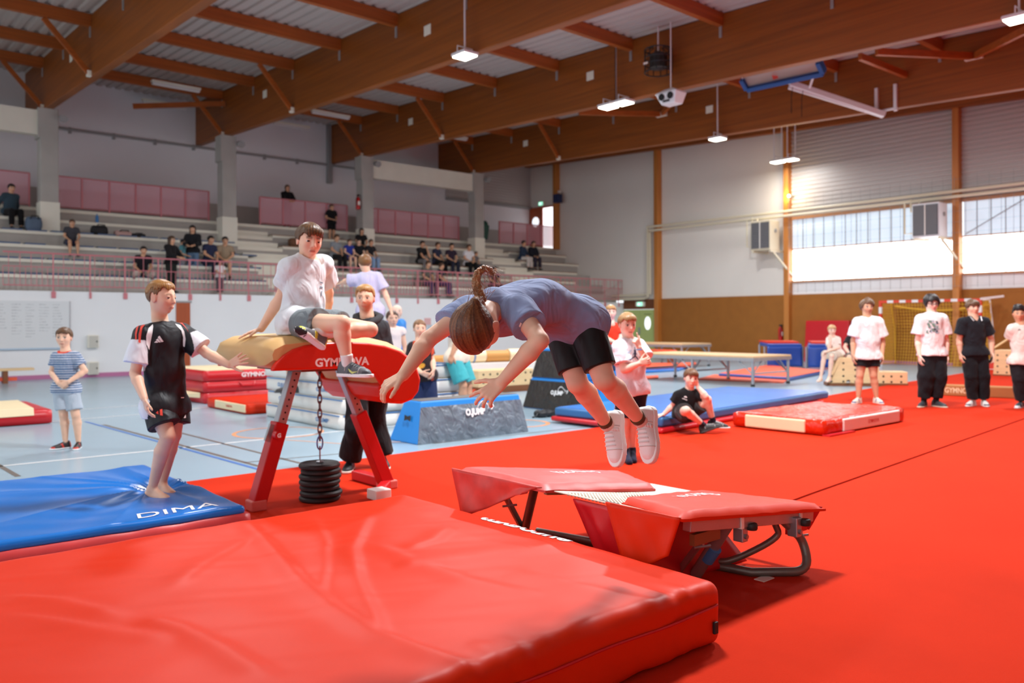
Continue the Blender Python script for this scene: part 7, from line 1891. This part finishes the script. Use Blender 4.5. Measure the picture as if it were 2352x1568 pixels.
# ------------------------------------------------------------------ the four young men on the right
def man(label, d, H, tab, fwd, hair, shirt, legs, shoes, zf=.03, skin=SKIN, socks=None, opts=None, hx=.0095):
    J = px_joints(d, H, tab); snap(J, H, zf); o = dict(neckr=.036)
    o.update(opts or {})
    for s in 'LR':
        if 'hand'+s not in o: o['hand'+s] = (nrm(V(0, 0, -1) - FW*.15), RT*(-1 if s == 'L' else 1), dict(curl=.35, spread=.08))
    return make(label, J, H, .131*H, fwd, (0, 0, 1), hx, skin, hair, shirt, legs, shoes, socks, o)
dm = lambda x, y: float((uz(x, y, .03)-CAMP) @ FW)
parts = man('young man in a loose white T-shirt and black shorts', dm(1991, 926), 1.80, dict(hipR=(1980, 822), hipL=(2004, 822), knR=(1975, 862, -.03), knL=(2006, 862, -.03), anR=(1972, 910), anL=(2013, 911), toeR=(1960, 924, -.12), toeL=(2023, 926, -.14), shR=(1968, 738), shL=(2017, 737),
    elR=(1960, 781, .02), elL=(2027, 781, .02), wrR=(1959, 814, -.05), wrL=(2026, 814, -.05), neck=(1992, 727), head=(1992, 705)), cam_dir(.02, -1, -.03), dict(col=lin((66, 48, 36)), col2=lin((132, 100, 74)), th=.11, zf=.18, zs=-.06, zb=-.18, curl=.045, fringe=.8, top=.04),
    dict(col=lin((236, 232, 230)), ease=.035, sleeve=.80, hem=.01, sl_flare=1.25, fold=.006, loose=1.15), dict(col=lin((26, 24, 26)), ease=.02, end=.50, flare=1.15), dict(col=(226, 218, 200), sole=(236, 230, 216), col2=(70, 84, 140), L=.28), skin=SKIN2, opts=dict(brow=DARKB, beard=lin((110, 74, 56))))
MB().tube([ud(1992+dx, 731+dy, dm(1991, 926)-.17) for dx, dy in ((-9, -2), (-7, 5), (-3, 10), (0, 12), (3, 10), (7, 5), (9, -2))], .003, 5).build('necklace', m_alu, parts['T'])
dq = dm(2140, 934)
parts = man('young man with glasses in a white T-shirt with a green-grey print', dq, 1.86, dict(hipR=(2129, 816), hipL=(2154, 816), knR=(2127, 864, -.04), knL=(2156, 864, -.04), anR=(2122, 914), anL=(2150, 914), toeR=(2112, 932, -.14), toeL=(2164, 933, -.12), shR=(2114, 729), shL=(2166, 728),
    elR=(2108, 781, .03), elL=(2173, 781, .03), wrR=(2112, 816, -.06), wrL=(2174, 814, -.04), neck=(2140, 719), head=(2140, 697)), cam_dir(-.05, -1, -.1), dict(col=BLACKH, col2=lin((54, 46, 44)), th=.12, zf=.20, zs=-.16, zb=-.30, curl=.04, fringe=.6, top=.04),
    dict(col=lin((238, 232, 230)), ease=.028, sleeve=.72, hem=.0, sl_flare=1.25, fold=.005, loose=1.04), dict(col=lin((24, 24, 28)), ease=.028, long=True, end=.90, flare=.95, lw=1.25, fold=.007, name='trousers'), dict(col=(56, 58, 62), sole=(226, 210, 186), L=.30), skin=SKINP, socks=dict(col=(30, 30, 32), t=.2))
T = parts['T']; shb = bvh_of(parts['shirt'])
for (m_, n_) in ((mat('grey_green_print', (112, 138, 124), rough=.8), 12), (mat('charcoal_print', (70, 74, 84), rough=.8), 10), (mat('pale_print', (168, 180, 190), rough=.8), 14)):
    pl = []
    for i in range(n_):
        x, y = RNG.uniform(2126, 2154), RNG.uniform(733, 764); w, h, q = RNG.uniform(2, 7), RNG.uniform(2, 8), RNG.uniform(-4, 4); pl.append([(x, y), (x+w, y+q*.3), (x+w+q, y+h), (x+q, y+h)])
    pxdecal('chest_print', pl, m_, T, shb, .004+.002*RNG.random(), 4, True)['kind'] = 'stuff'
hc = parts['J']['head']; f, u, l = parts['ax']; hh_ = .131*1.86
gl = MB()
for s in (-1, 1): gl.tube([hc + (l*(.15*s + .10*math.cos(a)) + f*.45 + u*(.0 + .075*math.sin(a)))*hh_ for a in np.linspace(0, 2*math.pi, 14, endpoint=False)], .0035, 4, closed=True); gl.tube([hc + (l*.25*s + f*.45)*hh_, hc + (l*.37*s + f*.0)*hh_], .0035, 4)
gl.tube([hc + (l*-.05 + f*.46)*hh_, hc + (l*.05 + f*.46)*hh_], .0035, 4); gl.build('glasses', m_dark, T)
dp = dm(2247, 932)
parts = man('young man in a black polo shirt and black trousers', dp, 1.82, dict(hipR=(2227, 813), hipL=(2251, 813), knR=(2230, 864, -.04), knL=(2258, 864, -.04), anR=(2234, 913), anL=(2260, 914), toeR=(2222, 928, -.12), toeL=(2267, 932, -.18), shR=(2209, 736), shL=(2263, 735),
    elR=(2203, 780, .04), elL=(2277, 780, .04), wrR=(2206, 811, .02), wrL=(2278, 811, -.02), neck=(2236, 726), head=(2235, 706)), cam_dir(-.05, -1, 0), dict(col=lin((62, 44, 32)), col2=lin((118, 88, 62)), th=.08, zf=.12, zs=-.02, zb=-.2, fringe=.9, curl=.02),
    dict(col=lin((28, 30, 36)), ease=.02, sleeve=.68, hem=.01, sl_flare=1.2, fold=.005, name='polo_shirt', neckv=.05), dict(col=lin((22, 23, 27)), ease=.02, long=True, end=.97, flare=1.0, lw=1.1, fold=.006, name='trousers'), dict(col=(232, 228, 222), sole=(240, 238, 232), col2=(60, 66, 92), L=.29), skin=SKIN)
T = parts['T']; J = parts['J']
for s in (1, -1): MB().bar(J['neck'] + RT*.085*s - FW*.06 + V(0, 0, -.005), J['neck'] + RT*.065*s - FW*.125 + V(0, 0, -.075), .012, .004).build('collar_stripe', m_wht, T)
MB().bar(J['wrL'] + V(0, 0, -.05), J['wrL'] + V(0, 0, -.14) - RT*.07 - FW*.03, .03, .01).build('phone', m_dark, T) if False else None
o = MB().bar(J['wrL'] + V(0, 0, -.05) - FW*.03, J['wrL'] + V(0, 0, -.15) - RT*.07 - FW*.04, .03, .012).build('phone', m_dark, loc=tuple(J['wrL'])); tag(o, 'dark phone in the hand of the man in the polo shirt', 'phone')
dr = dm(2342, 936)
parts = man('young man in a beige-white T-shirt cut by the right edge, arms behind his back', dr, 1.72, dict(hipR=(2336, 832), hipL=(2360, 832), knR=(2340, 872, -.04), knL=(2366, 872, -.02), anR=(2345, 917), anL=(2374, 916), toeR=(2334, 932, -.14), toeL=(2386, 932, -.1), shR=(2323, 752, .03), shL=(2374, 750),
    elR=(2322, 780, .12), elL=(2378, 782, .12), wrR=(2338, 786, .22), wrL=(2362, 788, .22), neck=(2346, 743), head=(2340, 720)), cam_dir(-.35, -.93, -.05), dict(col=BLACKH, col2=lin((44, 38, 36)), th=.07, zf=.22, zs=.05, zb=-.1, curl=.05, top=.10),
    dict(col=lin((234, 218, 208)), ease=.026, sleeve=.72, hem=.02, sl_flare=1.2, fold=.005), dict(col=lin((30, 28, 32)), ease=.02, long=True, end=.94, flare=1.0, lw=1.1, fold=.006, name='trousers'), dict(col=(54, 66, 74), sole=(234, 234, 236), col2=(220, 224, 226), L=.29), skin=SKIN2,
    opts=dict(handR=(RT, FW, dict(curl=.6)), handL=(-RT, FW, dict(curl=.6)), brow=BLACKH))
pxdecal('chest_mark', [[(2338, 759), (2340, 755), (2342, 756), (2340, 759)], [(2342, 756), (2343, 755), (2345, 759), (2343, 759)]], m_dark, parts['T'], bvh_of(parts['shirt']), .004)

# ------------------------------------------------------------------ two children on the wooden block
dW = 18.2; HW = 1.45
JW = px_joints(dW, HW, dict(hipR=(1914, 814), hipL=(1928, 814, .05), knR=(1893, 815, -.16), knL=(1910, 818, -.30), anR=(1885, 868, -.12), anL=(1905, 868, -.25), toeR=(1878, 876, -.25), toeL=(1898, 876, -.35), shR=(1903, 778), shL=(1924, 777, .05),
    elR=(1904, 801, -.12), wrR=(1907, 782, -.16), elL=(1926, 798, -.05), wrL=(1902, 806, -.2), neck=(1913, 773), head=(1911, 758, -.02)))
make('blond boy in a white T-shirt and beige shorts sitting barefoot on the wooden block', JW, HW, .218, cam_dir(-.1, -1, -.1), (0, 0, 1), .011, SKINP, dict(col=lin((178, 138, 92)), col2=lin((224, 188, 140)), th=.05, zf=.2, zs=.04, zb=-.15, fringe=.5), dict(col=lin((230, 224, 214)), ease=.02, sleeve=.7, hem=.03), dict(col=lin((206, 196, 180)), ease=.02, end=.95, flare=1.15), None, None,
     dict(bareL=True, bareR=True, handR=(cam_dir(.1, .1, .95), FW, dict(curl=.5))), base=V(*ud(1918, 820, dW)))
JX = px_joints(dW+.2, 1.5, dict(hipR=(1956, 816), hipL=(1974, 816, .05), knR=(1950, 820, -.35), knL=(1976, 820, -.35), anR=(1950, 868, -.4), anL=(1976, 868, -.4), toeR=(1948, 878, -.5), toeL=(1978, 878, -.5), shR=(1949, 775), shL=(1976, 775, .05),
    elR=(1940, 797, -.05), wrR=(1952, 814, -.2), elL=(1982, 798, 0), wrL=(1972, 812, -.2), neck=(1962, 768), head=(1964, 750)))
make('child in a black T-shirt sitting behind the man in the loose white T-shirt', JX, 1.5, .218, cam_dir(0, -1, 0), (0, 0, 1), .012, SKINP, dict(col=BROWN, th=.05), dict(col=lin((34, 36, 40)), ease=.02, sleeve=.6, hem=.03), dict(col=lin((130, 126, 120)), ease=.018, end=.9), dict(col=(60, 60, 60), L=.24), None, base=V(*ud(1965, 822, dW+.2)))

# ------------------------------------------------------------------ spectators on the bleachers
def spectator(label, px, row, H, shirt, pants, hair, yaw=-90, arms='lap', stand=False, skin=SKIN2, long=False, lean=.04, hx=.02, dy=0.0, y=None, z=None, legs_long=True, shoe=(50, 48, 48), sleeve=.6, longsleeve=False, shin=.24, spread=.07, pose=None, fold=0.0):
    yy = (YB0 + row*RUN + .17 if y is None else y) + dy; x = uY(px, 600, yy)[0]; zz = ZB0 + row*RISE + .125 if z is None else z
    o = V(x, yy, zz); ya = math.radians(yaw)
    J = local_J(H, o, ya, pose or (stand_pose(arms) if stand else sit_pose(lean, spread, arms=arms, shin=shin, fold=fold)))
    if stand: snap(J, H, zz)
    f = V(math.cos(ya), math.sin(ya), -.12)
    make(label, J, H, .138*H, f, (0, 0, 1), hx, skin, dict(col=hair, th=.05, zf=.22, zs=-.02, zb=-.25, long=.45 if long else 0, strand=.0), dict(col=lin(shirt), ease=.02, sleeve=.9 if longsleeve else sleeve, long=longsleeve, hem=.03, fold=.006),
         dict(col=lin(pants), ease=.012, long=legs_long, end=.95 if legs_long else .75, fold=.004, name='trousers' if legs_long else 'shorts'), dict(col=shoe, sole=(190, 188, 184), L=.155*H), None, dict(hx=hx), base=o, group='spectators on the bleachers')
DK = lin((24, 20, 20)); MB_ = lin((70, 48, 34)); LB_ = lin((150, 116, 78))
spectator('spectator in a dark teal top seated on the high row beside the backpack', 22, 4, 1.76, (52, 70, 82), (24, 22, 24), DK, yaw=-75, longsleeve=True, arms='back')
spectator('spectator child in dark clothes seated alone on the third row', 163, 2, 1.42, (66, 66, 72), (44, 50, 78), MB_, yaw=-90, arms='knees', legs_long=False, lean=.08)
spectator('spectator in black bent forward cross-legged on the front row', 325, 0, 1.62, (34, 30, 36), (204, 190, 178), DK, yaw=-95, arms='knees', lean=.14, spread=.14, shin=.05, fold=.16)
spectator('spectator with long dark hair in black standing by the front rail', 393, 0, 1.66, (30, 28, 30), (36, 40, 36), MB_, yaw=-60, stand=True, long=True, longsleeve=True, z=2.30, y=24.36, arms='rail')
spectator('spectator child in teal with a hair bun beside the woman in black', 419, 1, 1.25, (84, 140, 150), (130, 130, 136), DK, yaw=-30, stand=True, z=2.28+.46)
spectator('spectator woman in a black jacket and blue jeans standing on the left rows', 443, 1, 1.70, (30, 30, 34), (96, 122, 150), DK, yaw=-120, stand=True, long=True, longsleeve=True, arms='rail', z=2.28+.46)
spectator('spectator man in navy seated beside the woman in jeans', 478, 1, 1.76, (42, 48, 76), (44, 42, 60), DK, yaw=-70)
spectator('spectator man in a tan T-shirt seated beside the toddler', 517, 1, 1.76, (160, 140, 116), (206, 200, 196), DK, yaw=-110, legs_long=False)
spectator('toddler in a white shirt standing on the ledge behind the rail', 505, 0, 1.02, (232, 230, 230), (92, 84, 92), DK, yaw=-90, stand=True, z=2.285, y=24.22, arms='rail', shoe=(210, 200, 190))
spectator('spectator woman in black leaning on the gallery railing', 660, 4, 1.68, (24, 22, 26), (112, 64, 78), MB_, yaw=-90, stand=True, long=True, longsleeve=True, z=4.93, y=28.72, arms='rail')
spectator('spectator girl in a black leotard standing on the high row', 762, 4, 1.50, (22, 20, 22), (22, 20, 22), MB_, yaw=-90, stand=True, z=ZB0+4*RISE+.0, y=YB0+4*RUN+.55, legs_long=False, arms='hip')
spectator('spectator in a grey top and black trousers behind the seated boy', 768, 2, 1.70, (140, 146, 152), (26, 26, 28), MB_, yaw=-75)
spectator('spectator girl in a blue leotard on the middle rows', 800, 2, 1.45, (44, 58, 150), (44, 58, 150), MB_, yaw=-90, legs_long=False, skin=SKIN, sleeve=.1)
spectator('spectator girl in black beside the girl in the blue leotard', 822, 2, 1.52, (26, 26, 30), (30, 28, 32), DK, yaw=-100, skin=SKIN)
spectator('spectator with long dark hair seated on the row above the leotard girl', 828, 3, 1.60, (28, 26, 28), (40, 36, 40), DK, yaw=-95, long=True)
spectator('spectator girl in black and pale blue trousers by the third column', 848, 2, 1.55, (36, 34, 38), (136, 164, 200), MB_, yaw=-80, arms='knees')
spectator('spectator in black leaning on one hand on the right-hand rows', 966, 2, 1.72, (36, 34, 36), (126, 122, 122), DK, yaw=-85, arms='face')
spectator('spectator in navy and black left of the yellow-logo shirt', 1000, 2, 1.70, (44, 48, 70), (24, 24, 26), MB_, yaw=-70)
spectator('spectator in a dark basketball shirt on the right-hand rows', 1034, 2, 1.70, (52, 40, 56), (42, 44, 60), DK, yaw=-95)
spectator('spectator in a white shirt and black trousers near the fourth column', 1074, 2, 1.72, (228, 228, 232), (22, 22, 24), MB_, yaw=-95)
spectator('small spectator child in grey beside the white shirt', 1090, 2, 1.22, (110, 108, 110), (70, 68, 74), MB_, yaw=-75)
spectator('spectator in olive grey seated behind the front rail', 978, 0, 1.74, (104, 100, 92), (64, 56, 92), MB_, yaw=-80)
spectator('spectator in navy seated behind the front rail, legs stretched', 1007, 0, 1.66, (40, 42, 60), (62, 52, 96), MB_, yaw=-50)
spectator('spectator in a blue jacket and white trousers below the open door', 1198, 3, 1.70, (44, 60, 84), (214, 206, 200), DK, yaw=-70, longsleeve=True)
spectator('spectator in a dark jacket over white below the open door', 1222, 3, 1.72, (28, 30, 40), (50, 46, 60), DK, yaw=-95, longsleeve=True)
spectator('spectator in purple-black partly hidden by the braid', 1132, 0, 1.60, (70, 44, 60), (52, 40, 56), DK, yaw=-90, long=True)
